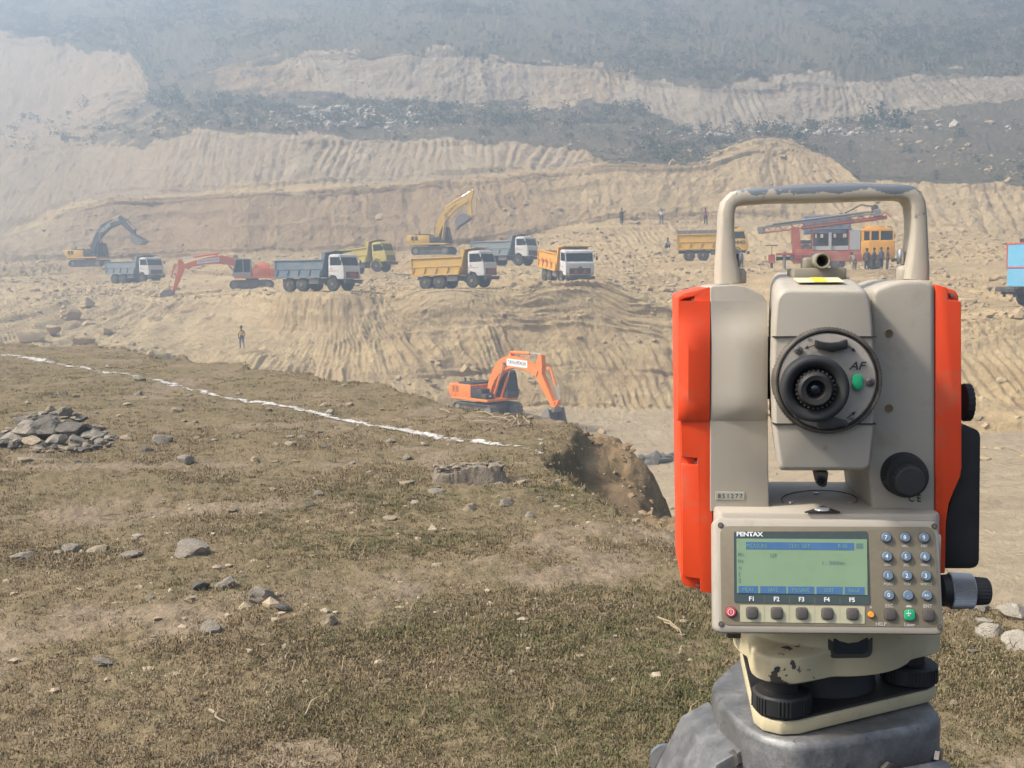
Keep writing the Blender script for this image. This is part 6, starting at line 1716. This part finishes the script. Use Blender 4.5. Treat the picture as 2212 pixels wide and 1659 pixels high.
BIG = [  # layout x, y (foot), width, kind, colour, label
 (160, 1192, 38, 'round', 'grey', 'round grey boulder half sunk in the grass at left, beside a pale flat rock'), (205, 1192, 40, 'flat', 'tan', 'pale flat rock touching the round grey boulder at left'), (126, 1198, 20, 'round', 'tan', 'fist-sized tan stone just left of the round grey boulder'),
 (284, 1201, 42, 'flat', 'grey', 'thin tilted grey slab between the round boulder and the big grey rock'), (418, 1196, 64, 'round', 'grey', 'big light grey rock with a rough top in the left foreground'), (293, 1166, 19, 'block', 'pale', 'small cream block upright in the grass above the thin slab'),
 (44, 1205, 44, 'flat', 'grey', 'flat grey rock near the left edge of the foreground'), (434, 1271, 38, 'round', 'dark', 'dark crumbly clod left of a smooth grey stone'), (488, 1268, 40, 'round', 'grey', 'smooth grey stone right of the dark crumbly clod'),
 (566, 1296, 62, 'round', 'grey', 'lumpy grey boulder with dry grass around it, centre foreground'), (613, 1317, 38, 'block', 'dark', 'dark grey block in front of the lumpy grey boulder'), (457, 1366, 46, 'round', 'grey', 'grey stone capped with dry grass in the lower left foreground'), (227, 1432, 40, 'flat', 'grey', 'low grey rock almost level with the turf at lower left'),
 (711, 1346, 34, 'round', 'tan', 'tan brown stone in the middle foreground'), (352, 957, 40, 'round', 'grey', 'grey stone right of the rubble mound on the turf'), (398, 998, 32, 'round', 'grey', 'greenish grey rounded stone below the rubble mound debris'), (320, 977, 24, 'round', 'dark', 'dark hollow stone next to a pale one below the rubble mound'),
 (300, 823, 22, 'round', 'grey', 'grey stone sitting on the white lime line'), (879, 1045, 30, 'flat', 'tan', 'tan flat stone left of the layered rock outcrop'), (943, 1062, 32, 'flat', 'grey', 'flat grey stone in front of the layered rock outcrop'), (895, 1088, 18, 'block', 'pale', 'small whitish stone in front of the layered outcrop'),
 (1096, 1085, 26, 'block', 'tan', 'tan block at the back of the stone cluster right of the outcrop'), (1093, 1092, 28, 'round', 'grey', 'grey stone at the front of the cluster right of the outcrop'), (1144, 1118, 24, 'round', 'grey', 'pale grey round stone below the cluster, nearest the instrument'), (1014, 1102, 26, 'round', 'tan', 'rounded tan stone below the layered outcrop'),
 (1096, 902, 22, 'block', 'tan', 'square tan block on the rim among twigs below the orange excavator'), (845, 1122, 30, 'flat', 'tan', 'broad tan stone alone in the turf left of centre'), (945, 1221, 26, 'flat', 'tan', 'thin tan slab lying in the central turf'), (1405, 1336, 16, 'flat', 'pale', 'small pale flat stone just left of the tripod'), (1464, 1210, 14, 'flat', 'tan', 'small tan stone beside the orange side cover'),
 (2150, 1290, 50, 'round', 'pale', 'pale boulder right behind the silver drive knob'), (2202, 1302, 46, 'block', 'tan', 'tan grey block at the right edge above the other pale rocks'), (2190, 1330, 66, 'block', 'pale', 'largest pale boulder in the row at the right edge'), (2128, 1345, 44, 'flat', 'pale', 'low whitish stone under the drive knob'), (2140, 1370, 56, 'block', 'pale', 'squarish whitish boulder in front of the row at right'), (2203, 1392, 66, 'block', 'pale', 'lowest whitish boulder at the right edge'), (2115, 1318, 36, 'round', 'grey', 'greyish stone behind the drive knob, leftmost of the row'),
]
for (x, y, w, kd, mt, lb) in BIG:
    p = gpoint(x, y); sz = w / ppm(p)
    stone('stone', p, sz, kd, mt, lb, 'stone', 'stones lying on the grass', sink=.36)
SMALL = [(236, 794, 14, 'tan'), (283, 792, 16, 'tan'), (167, 858, 14, 'dark'), (137, 851, 15, 'dark'), (115, 858, 11, 'dark'), (267, 862, 11, 'tan'), (302, 853, 18, 'grey'), (313, 860, 14, 'tan'), (275, 873, 17, 'pale'), (383, 890, 22, 'tan'), (408, 855, 14, 'grey'), (461, 870, 11, 'tan'), (421, 912, 11, 'tan'), (398, 911, 12, 'tan'), (516, 852, 13, 'tan'), (206, 893, 11, 'grey'),
 (276, 950, 24, 'tan'), (426, 949, 17, 'tan'), (461, 951, 17, 'tan'), (515, 946, 14, 'tan'), (629, 944, 17, 'grey'), (653, 946, 20, 'grey'), (689, 933, 17, 'grey'), (628, 963, 22, 'tan'), (706, 967, 17, 'dark'), (550, 996, 20, 'tan'), (639, 997, 16, 'tan'), (593, 999, 20, 'tan'), (167, 997, 18, 'dark'), (190, 999, 20, 'dark'), (53, 994, 26, 'tan'), (580, 886, 13, 'tan'), (712, 894, 20, 'pale'), (681, 857, 9, 'pale'), (702, 877, 22, 'tan'),
 (686, 1070, 22, 'grey'), (669, 1092, 22, 'dark'), (504, 1103, 20, 'tan'), (323, 1296, 20, 'grey'), (416, 1296, 24, 'tan'), (330, 1375, 15, 'tan'), (704, 1583, 15, 'tan'), (1135, 1042, 20, 'grey'), (1203, 1095, 14, 'pale'), (1204, 1040, 18, 'grey'), (1167, 1079, 15, 'tan'), (881, 991, 18, 'grey'), (917, 963, 20, 'tan'), (843, 955, 20, 'grey'), (733, 877, 11, 'tan'), (758, 877, 17, 'tan'), (827, 886, 14, 'tan'), (1044, 904, 18, 'tan'), (1146, 905, 14, 'tan'), (1053, 930, 11, 'tan'), (1083, 937, 11, 'dark'), (1137, 928, 11, 'tan'), (1170, 960, 10, 'pale'), (1035, 957, 11, 'tan'), (860, 1299, 14, 'tan'), (1065, 1324, 14, 'tan'), (1118, 1327, 14, 'tan'), (1114, 1449, 12, 'dark'), (2100, 1408, 22, 'grey'), (2060, 1520, 16, 'tan'), (760, 1000, 16, 'grey'), (800, 1022, 14, 'tan'), (480, 1030, 12, 'grey'), (590, 1060, 14, 'tan')]
def place(x, y):
    if x > 2000: return 'in the grass right of the tripod'
    if y < 769 + x * .183: return 'between the lime line and the rim'
    if 820 < x < 1260 and 930 < y < 1110: return 'near the layered outcrop' if x < 1100 else 'near the broken bank'
    if x < 260 and y < 900: return 'above the rubble mound'
    if x < 300 and y < 1020: return 'beside the rubble mound'
    if y < 920: return 'just below the lime line'
    if x < 480 and y < 1110: return 'right of the rubble mound'
    if y < 1110: return 'left of the layered outcrop'
    if y < 1400: return 'among the foreground boulders' if x < 760 else 'in the central foreground turf'
    return 'in the lowest foreground turf'
for k, (x, y, w, mt) in enumerate(SMALL):
    p = gpoint(x, y)
    stone('stone', p, w / ppm(p), rp.choice(('round', 'flat', 'block')), mt, 'small %s stone lying loose %s' % ({'tan': 'tan', 'grey': 'grey', 'dark': 'dark', 'pale': 'whitish'}[mt], place(x, y)), 'stone', 'small loose %s stones' % mt, sink=.34)
# pebbles and crumbs: beyond counting
def pebble_mesh(P, S, protoV, protoF, seed):
    r = np.random.default_rng(seed); n = len(P); q = len(protoV)
    A = r.uniform(0, 6.283, n); ca_, sa_ = np.cos(A), np.sin(A)
    W = protoV[None] * (1 + r.normal(0, .22, (n, q, 1))) * (S[:, None, None] * np.stack([r.uniform(.7, 1.3, n), r.uniform(.7, 1.3, n), r.uniform(.45, .85, n)], -1)[:, None, :])
    Xr = W[..., 0] * ca_[:, None] - W[..., 1] * sa_[:, None]; Yr = W[..., 0] * sa_[:, None] + W[..., 1] * ca_[:, None]
    VV = np.stack([Xr, Yr, W[..., 2]], -1) + P[:, None, :]
    FF = protoF[None] + (np.arange(n) * q)[:, None, None]
    return VV.reshape(-1, 3), FF.reshape(-1, 3)
bm = bmesh.new(); bmesh.ops.create_icosphere(bm, subdivisions=1, radius=1.0); bm.verts.ensure_lookup_table()
ICO_V = np.array([v.co[:] for v in bm.verts]); ICO_F = np.array([[v.index for v in f.verts] for f in bm.faces]); bm.free()
NP = 800
lx = rs.uniform(-100, 2300, NP); ly = 1500 - 750 * rs.random(NP) ** .8
c_ = np.stack([(lx - CX) / PX, -(ly - CY) / PX, -np.ones(NP)], -1) @ _Rn.T; c_ /= c_[:, 1:2]; sc_ = -EYE.z / np.minimum(c_[:, 2], -1e-4)
X, Y = c_[:, 0] * sc_, sc_; zz, ss = ground_z(X, Y)
k_ = (ss < 1.2) & (Y < 34) & (noise2(X * .6, Y * .6, 99) > .42)
Pb = np.stack([X, Y, zz], -1)[k_]; S_ = rs.lognormal(-4.55, .5, len(Pb)) * (1 + .03 * Pb[:, 1])
VV, FF = pebble_mesh(Pb, np.clip(S_, .004, .05), ICO_V, ICO_F, 3)
pb = link_mesh('pebbles', np_mesh('pebbles', VV, FF, False), ST['tan']); tag(pb, 'scattered pebbles and crumbs among the dry grass', 'pebbles', kind='stuff')

# clods and turf crumbs on the broken bank
NB = 4200
bx_ = rs.uniform(-1.5, 5.5, NB); by_ = rs.uniform(4.2, 15.5, NB); bz_, bs_ = ground_z(bx_, by_)
kb = (bs_ > .02) & (bs_ < 2.6) & (noise2(bx_ * 1.1, by_ * 1.1, 131) > .36)
Pk = np.stack([bx_, by_, bz_], -1)[kb]; Sk = np.clip(rs.lognormal(-4.0, .7, len(Pk)), .006, .13)
VV, FF = pebble_mesh(Pk, Sk, ICO_V, ICO_F, 5)
t = NT('bank_clod'); v = t.coord('Object')
BCL = t.set(t.ramp(t.noise(v, 1.6, 6, .7), [(.3, (.17, .118, .067)), (.5, (.25, .178, .103)), (.7, (.33, .245, .15))]), .95, 0, .1)
bc = link_mesh('bank_clods', np_mesh('bank_clods', VV, FF, False), BCL); tag(bc, 'crumbled brown clods on the broken bank below the grass rim', 'rubble', kind='stuff')
# hanging turf and dead roots along the lip
NL = 26000
bx_ = rs.uniform(-16, 4, NL); by_ = rs.uniform(4.4, 30, NL); bz_, bs_ = ground_z(bx_, by_)
kb = (bs_ > -.16) & (bs_ < .05) & (rs.random(NL) < np.where(by_ < 11, .75, .45))
Pk = np.stack([bx_, by_, bz_ + .01], -1)[kb]; nk_ = len(Pk)
fr_ = scatter('rim_grass', Pk, np.stack([rs.normal(0, .5, nk_), rs.normal(.4, .5, nk_), rs.uniform(0, 6.28, nk_)], -1), rs.uniform(.45, 1.15, nk_) * (1 + .015 * Pk[:, 1]), np.where(rs.random(nk_) < .55, rs.integers(0, 3, nk_), 3 + rs.integers(0, 2, nk_)),
              [(tuft(14, .05, .04, .8, 60 + k), G_OLIVE) for k in range(3)] + [(tuft(12, .06, .03, .9, 70 + k), G_STRAW) for k in range(2)])
tag(fr_, 'ragged grass and roots hanging along the broken rim', 'grass', kind='stuff')

# ---- rubble mound on the left
cm = gpoint(112, 962); k = ppm(cm)
md_ = empty('rubble_mound', cm); tag(md_, 'heap of broken grey stones on the turf at the left', 'rubble mound')
def mstone(x, y, up_, w, kd, mt, asp=1.0, depth=0.0):
    p = gpoint(x, y) - cm; p.y += depth; p.z = up_
    return stone('stone', p, w / k, kd, mt, parent=md_, sink=.15, asp=asp)
for (x, y, u_, w, kd, mt) in ((40, 950, .0, 60, 'flat', 'grey'), (200, 950, .0, 56, 'flat', 'grey'), (120, 962, .0, 50, 'block', 'grey'), (75, 964, .0, 44, 'block', 'tan'), (165, 962, .0, 42, 'block', 'grey'), (62, 948, .02, 66, 'block', 'grey'), (105, 950, .02, 74, 'block', 'dark'), (150, 948, .02, 66, 'block', 'dark'), (176, 944, .03, 40, 'block', 'dark'), (64, 944, .12, 60, 'flat', 'dark'), (118, 942, .13, 70, 'flat', 'dark'), (168, 940, .13, 54, 'flat', 'dark'),
        (95, 940, .19, 34, 'flat', 'grey'), (122, 940, .20, 30, 'flat', 'grey'), (145, 940, .20, 30, 'round', 'grey'), (168, 940, .18, 26, 'flat', 'tan'), (72, 940, .18, 28, 'flat', 'grey'), (112, 940, .23, 20, 'round', 'tan'), (140, 940, .24, 20, 'flat', 'grey')):
    mstone(x, y, u_, w, kd, mt)
for q in range(120):
    a = rp.uniform(0, 6.283); rr = rp.uniform(.75, 1.25) ** 1.0
    x = 120 + math.cos(a) * 108 * rr; y = 952 + math.sin(a) * 22 * rr
    if 55 < x < 185 and y < 948: continue
    mstone(x, y, 0.0, rp.uniform(8, 26), rp.choice(('flat', 'flat', 'round', 'block')), rp.choice(('grey', 'dark', 'tan', 'dark')))
for q in range(26):
    mstone(rp.uniform(50, 195), 945, rp.uniform(.08, .20), rp.uniform(8, 18), rp.choice(('flat', 'round', 'block')), rp.choice(('grey', 'tan', 'grey')), depth=rp.uniform(-.1, .1))

# ---- layered rock outcrop
co = gpoint(1015, 1040); k = ppm(co)
oc = empty('rock_outcrop', co, (0, 0, .10)); tag(oc, 'layered slab of cracked grey-brown rock standing out of the turf near the rim', 'rock')
W2 = 186 / k
nx2, ny2 = 84, 46
ox, oy = np.meshgrid(np.linspace(-.56, .56, nx2), np.linspace(-.26, .30, ny2))
ang2 = np.arctan2(oy / .24, ox / .50); rr2 = np.sqrt((ox / .50) ** 4 + ((oy - .02) / .225) ** 4) ** .25
rim = 1.0 + .10 * fbm(np.cos(ang2) * 1.3 + 5, np.sin(ang2) * 1.3, 2, 141)
ins = np.clip((rim - rr2) / .16, 0, 1); ins = .45 * np.floor(ins * 4) / 4 + .55 * ins; ins = smooth(0, .9, ins)
lay = .125 + .05 * fbm(ox * 2.4, oy * 3.0, 3, 145) - .03 * (ox < -.2) + .018 * (ox > .22)
lay = np.round(lay / .017) * .017 + .004 * fbm(ox * 22, oy * 22, 2, 147)
crack = np.minimum(np.abs(ox + .19 + .04 * fbm(oy * 5, ox * 0, 2, 149)), np.minimum(np.abs(ox - .225 - .03 * fbm(oy * 6, ox * 0, 2, 151)), np.abs(ox - .37 - .02 * fbm(oy * 7, ox * 0, 2, 153))))
lay = lay - .035 * (1 - smooth(.0, .014, crack))
oz = -.05 + ins * (lay * 1.45 + .05)
ov = np.stack([ox * W2 * (1 + .03 * fbm(oz * 30, oy * 9, 2, 155)), oy * W2 - .02 * W2 * ins * fbm(ox * 12, oz * 40, 2, 157), oz * W2], -1)
i3 = np.arange(nx2 * ny2).reshape(ny2, nx2); q3 = np.stack([i3[:-1, :-1], i3[:-1, 1:], i3[1:, 1:], i3[1:, :-1]], -1).reshape(-1, 4)
om = np_mesh('rock_body', ov.reshape(-1, 3), q3); om.set_sharp_from_angle(angle=R_(28))
link_mesh('rock_body', om, stone_mat('stone_layered', (.16, .132, .10), (.245, .205, .155), (.35, .30, .235), 9), oc)
for q in range(26):
    x, y = rp.uniform(-.48, .48), rp.uniform(-.12, .2)
    stone('rock_chip', (x * W2 * .85, y * W2 * .8, .13 * W2 * 1.42), rp.uniform(.02, .06), 'flat', rp.choice(('tan', 'grey')), parent=oc, sink=.1)
for q in range(14):
    a = rp.uniform(0, 6.283)
    stone('rock_chip', (math.cos(a) * W2 * rp.uniform(.55, .75), math.sin(a) * W2 * rp.uniform(.3, .45), 0), rp.uniform(.03, .08), 'flat', rp.choice(('tan', 'grey')), parent=oc, sink=.2)

# ---- lime line
LM = NT('lime_powder')
da = LM.n('ShaderNodeAttribute', attribute_name='dens')
lc = LM.coord('Object')
LM.set(LM.ramp(LM.noise(lc, 22, 5, .7), [(.35, (.44, .41, .36)), (.65, (.68, .67, .64))]), .95, 0, .1)
cov = LM.math('ADD', da.outputs['Fac'], LM.math('MULTIPLY', LM.math('SUBTRACT', LM.noise(lc, 38, 5, .75), .5), .9))
LM.l(LM.ramp(cov, [(.26, 0.0), (.60, .80)]), LM.p.inputs['Alpha'])
LM_ = LM.m
seg = np.hypot(*np.diff(LIME, axis=0).T); cum = np.concatenate([[0], np.cumsum(seg)]); tot = cum[-1]
nl, nw = 2000, 22; tl = np.linspace(0, tot, nl)
lxp = np.interp(tl, cum, LIME[:, 0]); lyp = np.interp(tl, cum, LIME[:, 1])
tx_, ty_ = np.gradient(lxp), np.gradient(lyp); ln_ = np.hypot(tx_, ty_); nx_, ny_ = -ty_ / ln_, tx_ / ln_
wv_ = .10 * fbm(tl * .5, tl * 0, 3, 101) + .03 * fbm(tl * 3, tl * 0, 2, 103)
half = .15
off = np.linspace(-half, half, nw)[None, :] * np.interp(tl, [0, tot * .45, tot * .8, tot], [1.25, 1.0, .62, .5])[::-1 if LIME[0][1] < LIME[-1][1] else 1][:, None] + wv_[:, None]
LX = lxp[:, None] + nx_[:, None] * off; LY = lyp[:, None] + ny_[:, None] * off
LZ = ground_z(LX, LY)[0] + .006
ow = np.linspace(-1, 1, nw)[None, :] * np.ones((nl, 1))
dens = 0.57 - np.abs(ow) * .60 + .55 * (noise2(LX * 6, LY * 6, 105) - .5) + .55 * (noise2(LX * 17, LY * 17, 106) - .5) + .45 * (noise2(tl[:, None] * .9 + 0 * LX, 0 * LX, 107) - .45)
dens[tl > tot * .985] -= .25
mm = (dens[:-1, :-1] > -.2) & (dens[1:, 1:] > -.2)
ii = np.arange(nl * nw).reshape(nl, nw); Q = np.stack([ii[:-1, :-1], ii[1:, :-1], ii[1:, 1:], ii[:-1, 1:]], -1)[mm]
used = np.unique(Q); re_ = np.zeros(nl * nw, int); re_[used] = np.arange(len(used))
LV = np.stack([LX, LY, LZ + .003 + .006 * np.clip(dens, 0, 1)], -1).reshape(-1, 3)[used]
lm_ = np_mesh('lime_line', LV, re_[Q]); lm_.attributes.new('dens', 'FLOAT', 'POINT').data.foreach_set('value', dens.ravel()[used].astype(np.float32))
ll = link_mesh('lime_line', lm_, LM_); tag(ll, 'broken white lime powder line running across the grass towards the rim', 'marking', kind='stuff')

# ---- dry twigs
TWIG = plain('dry_twig', (.30, .235, .15), .8)
def twig(x0, y0, x1, y1, r=.006, bend=.02, label=None):
    a, b = gpoint(x0, y0), gpoint(x1, y1); ln2 = (b - a).length
    pts_ = [a * (1 - q) + b * q + Vector((rp.gauss(0, bend) * ln2, rp.gauss(0, bend) * ln2, .012 + .05 * ln2 * math.sin(q * 3.14) + r)) for q in np.linspace(0, 1, 6)]
    o = MB().tube([p - a for p in pts_], [r, r, r * .9, r * .8, r * .7, r * .5], 6).build('dry_twig', TWIG, None, loc=a)
    tag(o, label or 'thin dry twig on the rim below the orange excavator', 'twig', 'dry twigs on the grass')
for q in ((1075, 915, 1120, 897), (1090, 920, 1130, 905), (1105, 925, 1122, 898), (1118, 928, 1140, 900), (1060, 905, 1110, 915), (1125, 922, 1105, 902), (1135, 925, 1148, 905), (1030, 893, 1070, 905), (1095, 930, 1150, 922), (1020, 915, 1075, 918)):
    twig(*q, r=.008)
twig(950, 888, 972, 896, .010, label='pale dry stick beside the rim, left of the twig cluster')
twig(452, 1546, 486, 1572, .006, .05, label='bent pale stick in the lower left foreground')
twig(1425, 1342, 1478, 1378, .005, label='dry stalk lying just left of the tribrach'); twig(1432, 1350, 1466, 1372, .004, label='thin straw below the dry stalk left of the tribrach')
twig(216, 1152 - 32, 262, 1152 - 36, .004, label='thin dark straw at left above the round grey boulder')

# ---- clods and broken rock on the cut: beyond counting
Wt = np.zeros((NR, NX))
for kband, w in {5: 1.0, 6: .55, 2: .30, 3: .12, 4: .05, 7: .7, 8: .5, 9: .06, 10: .5, 12: .22, 1: .05}.items(): Wt[seg_id == kband] = w
Wt *= smooth(.38, .66, noise2(U * .16, V_ * .2, 111)) + .06
Wt[:, :] *= 1 + 2.2 * smooth(420, 100, gx)[None, :] * np.isin(seg_id, [3, 4, 5])[:, None]
area = np.linalg.norm(np.cross(np.gradient(FD, axis=1), np.gradient(FD, axis=0)), axis=-1)
pr = (Wt * area / np.maximum(FD[:, :, 1], 30) ** .8).ravel(); pr /= pr.sum()
NC = 15000
pick = rs.choice(NR * NX, NC, p=pr)
Pc = FD.reshape(-1, 3)[pick] + rs.normal(0, .06, (NC, 3)) * [1, 1, .1]
Sc = np.clip(rs.lognormal(-2.25, .62, NC), .03, .75)
for kx, vv_ in SPOT.items():
    c0 = SPOT_P[kx]; near = np.hypot(Pc[:, 0] - c0.x, Pc[:, 1] - c0.y) < vv_[3]; Sc[near] *= .35
VV, FF = pebble_mesh(Pc, Sc, ICO_V, ICO_F, 8)
t = NT('clod_earth'); v = t.coord('Object')
CLOD = t.set(t.ramp(t.noise(v, .45, 6, .7), [(.3, (.47, .36, .215)), (.52, (.40, .295, .17)), (.72, (.31, .225, .13))]), .95, 0, .1)
rb_ = link_mesh('earth_clods', np_mesh('earth_clods', VV, FF, False), CLOD); tag(rb_, 'loose clods and broken earth over the benches and banks', 'rubble', kind='stuff')
# larger boulders that can be told apart
ST['earth'] = CLOD
BOUL = [(62, 700, 60, 80, 'squat tan boulder at the far left below the dark-boomed excavator'), (112, 690, 34, 84, 'tan boulder between two larger ones at the far left'), (150, 668, 50, 92, 'largest rounded boulder on the left rubble slope'), (188, 648, 40, 100, 'upper boulder on the left rubble slope'), (182, 712, 52, 82, 'flat-topped tan boulder above the left end of the grass rim'), (92, 640, 28, 104, 'small boulder high on the left rubble slope'), (225, 690, 30, 86, 'angular tan boulder left of the hanging excavator bucket'),
        (2165, 838, 40, 56.5, 'round orange-tan boulder on the bank right of the instrument'), (2195, 862, 26, 55.5, 'smaller boulder below the round one right of the instrument'), (2120, 880, 30, 55, 'boulder at the foot of the bank just right of the battery'), (1368, 598, 20, 95, 'lone clod on the platform right of the orange truck'), (1665, 648, 34, 84, 'flat boulder on the platform left of the telescope'), (1690, 640, 26, 86, 'upright boulder on the platform behind the telescope sight'), (1690, 710, 34, 80, 'boulder on the bank just left of the telescope')]
for (x, y, w, d, lb) in BOUL:
    p = on_hill(x, y, d); stone('boulder', p, w * .78 * d / PX, 'round', 'earth', lb, 'boulder', 'boulders on the cut', sink=.34)

# ---- shrubs on the hillside
def shrub_mesh(seed, nl=90, rx=1.0, rz=.8):
    r = random.Random(seed); V = []; F = []
    cl2 = [(r.gauss(0, .42) * rx, r.gauss(0, .42) * rx, abs(r.gauss(.45, .22)) * rz + .08, r.uniform(.25, .45)) for _ in range(8)]
    for q in range(nl):
        cx_, cy_, cz_, cr2 = r.choice(cl2)
        d = Vector((r.gauss(0, 1), r.gauss(0, 1), r.gauss(0, 1))).normalized() * cr2 * r.uniform(.6, 1.05)
        p = Vector((cx_, cy_, cz_)) + d; p.z = max(p.z, .02)
        nn = (d.normalized() + Vector((r.gauss(0, .5), r.gauss(0, .5), r.gauss(.3, .5)))).normalized()
        a = nn.orthogonal().normalized() * r.uniform(.07, .14); b = nn.cross(a).normalized() * r.uniform(.05, .11)
        n = len(V); V += [p - a, p + b * .9, p + a * 1.1, p - b]; F.append((n, n + 1, n + 2, n + 3))
    me = bpy.data.meshes.new('shrub'); me.from_pydata([tuple(v) for v in V], [], F); return me
def leaf_mat(name, stops):
    t = NT(name); oi = t.n('ShaderNodeObjectInfo'); c = t.ramp(oi.outputs['Random'], stops)
    c = t.mix(t.ramp(t.noise(t.coord('Object'), 3.0, 3), [(.3, .6), (.7, 1.0)]), (.02, .022, .012), c)
    return t.set(c, .8, 0, .2)
LEAF = leaf_mat('shrub_leaf', [(0, (.060, .074, .032)), (.5, (.088, .106, .047)), (1, (.125, .138, .066))])
LEAF2 = leaf_mat('shrub_dry', [(0, (.11, .095, .06)), (.5, (.15, .13, .085)), (1, (.20, .17, .115))])
sp_ = [(shrub_mesh(k, 80), LEAF) for k in range(5)] + [(shrub_mesh(20 + k, 60), LEAF2) for k in range(3)]
Wt = np.zeros((NR, NX))
for kband, w in {12: .45, 14: 1.0, 15: .9, 11: .25, 10: .2}.items(): Wt[seg_id == kband] = w
Wt *= ZS * (smooth(.35, .62, noise2(U * .05, V_ * .05, 121)) + .12)
pr = (Wt * area / np.maximum(FD[:, :, 1], 30)).ravel(); pr /= pr.sum()
NS = 9000
pick = rs.choice(NR * NX, NS, p=pr); Ps = FD.reshape(-1, 3)[pick] + rs.normal(0, .5, (NS, 3)) * [1, 1, 0]
sb = scatter('hillside_scrub', Ps, np.stack([0 * Ps[:, 0], 0 * Ps[:, 0], rs.uniform(0, 6.28, NS)], -1), np.clip(rs.lognormal(-.25, .45, NS), .3, 2.4), np.where(rs.random(NS) < .62, rs.integers(0, 5, NS), 5 + rs.integers(0, 3, NS)), sp_)
tag(sb, 'low green and brown scrub spread over the hazy hillside', 'scrub', kind='stuff')
BUSH = [(1688, 264, 26, 170, 'small round bush alone on the pale upper bank'), (1907, 262, 60, 168, 'widest dark bush under the pale upper bank at right'), (1967, 258, 34, 168, 'tall dark bush right of the widest one under the pale bank'), (1945, 298, 70, 160, 'broad dark thicket below the tall dark bush'), (1817, 272, 40, 168, 'dark bush at the left end of the bush row under the pale bank'), (2156, 305, 56, 158, 'dark bush near the right edge above the benches'), (732, 218, 30, 182, 'green bush at the left foot of the white scree'), (867, 238, 30, 178, 'narrow green bush below the middle of the white scree'), (982, 238, 34, 178, 'green bush below the right part of the white scree'), (551, 232, 40, 180, 'green bush left of the white scree'), (361, 222, 60, 190, 'green thicket beside the far-left pale cut'), (1480, 290, 30, 165, 'bush left of the gully in the pale bank'), (1550, 318, 36, 150, 'bush above the small tan knoll'), (1040, 262, 26, 170, 'small bush on the grey slope above the fluted bank'), (640, 262, 30, 168, 'bush on the grey slope above the fluted bank at left'), (2070, 330, 44, 150, 'bush on the brown slope above the handle'), (1230, 296, 26, 152, 'bush near the end of the fluted bank')]
for (x, y, w, d, lb) in BUSH:
    p = on_hill(x, y, d); s_ = w * d / PX / 1.9
    e = empty('bush', p, (0, 0, rp.uniform(0, 6))); e.scale = (s_, s_, s_ * 1.05); tag(e, lb, 'bush', 'bushes on the hillside')
    link_mesh('foliage', shrub_mesh(200 + int(x), 150), LEAF, e)
    m = MB()
    for q in range(4): m.tube([(0, 0, -.1), (rp.gauss(0, .12), rp.gauss(0, .12), .3), (rp.gauss(0, .3), rp.gauss(0, .3), .7)], [.05, .035, .015], 5)
    m.build('stem', TWIG, e)
# pale rock debris below the white scree, dark heap on the pit floor
Pd = []
for q in range(900):
    x = rp.gauss(760, 90) if q < 600 else rp.gauss(1700, 190); y = (rp.uniform(212, 295) if q < 600 else rp.uniform(272, 300))
    Pd.append(at(x, y, 165 if q < 600 else 163))
Pd = np.array([list(p) for p in Pd]); 
fl = FD[seg_id == 12].reshape(-1, 3)
Pd2 = fl[[int(np.argmin((fl[::7, 0] - p[0]) ** 2 + (fl[::7, 2] - p[2]) ** 2)) * 7 for p in Pd]]
VV, FF = pebble_mesh(Pd2, np.clip(rs.lognormal(-1.5, .55, len(Pd2)), .08, .9), ICO_V, ICO_F, 9)
sr = link_mesh('scree', np_mesh('scree', VV, FF, False), ST['pale']); tag(sr, 'pale broken rock fallen below the white upper bank', 'scree', kind='stuff')
Ph = []
for q in range(420):
    x = rp.uniform(1360, 1640); y0_ = 992 - (x - 1360) * .02; p = at(x, y0_ + rp.gauss(0, 3), 58); Ph.append(p)
Ph = np.array([list(p) for p in Ph])
i_ = [int(np.argmin((FD[:120, ::4, 0].ravel() - p[0]) ** 2 + (FD[:120, ::4, 1].ravel() - p[1]) ** 2)) for p in Ph]
Ph[:, 2] = FD[:120, ::4, 2].ravel()[i_] + np.abs(rs.normal(0, .18, len(Ph)))
VV, FF = pebble_mesh(Ph, np.clip(rs.lognormal(-1.6, .45, len(Ph)), .08, .5), ICO_V, ICO_F, 10)
hp_ = link_mesh('spoil_heap', np_mesh('spoil_heap', VV, FF, False), ST['dark']); tag(hp_, 'low ridge of dark spoil on the pit floor beyond the rim', 'spoil heap', kind='stuff')
# ================================================================ dusty air
hz = MB().box((-10, 215, 38), (620, 520, 106))
haze = hz.build('haze', None)
t = NT('haze')
t.N.remove(t.p)
pv = t.n('ShaderNodeVolumePrincipled')
pv.inputs['Color'].default_value = (0.66, 0.825, 1.0, 1)
pv.inputs['Density'].default_value = 0.0053
pv.inputs['Anisotropy'].default_value = 0.36
t.l(pv.outputs[0], t.out.inputs['Volume'])
haze.data.materials.append(t.m)
tag(haze, 'pale blue dust haze filling the whole valley air', 'haze', kind='stuff')
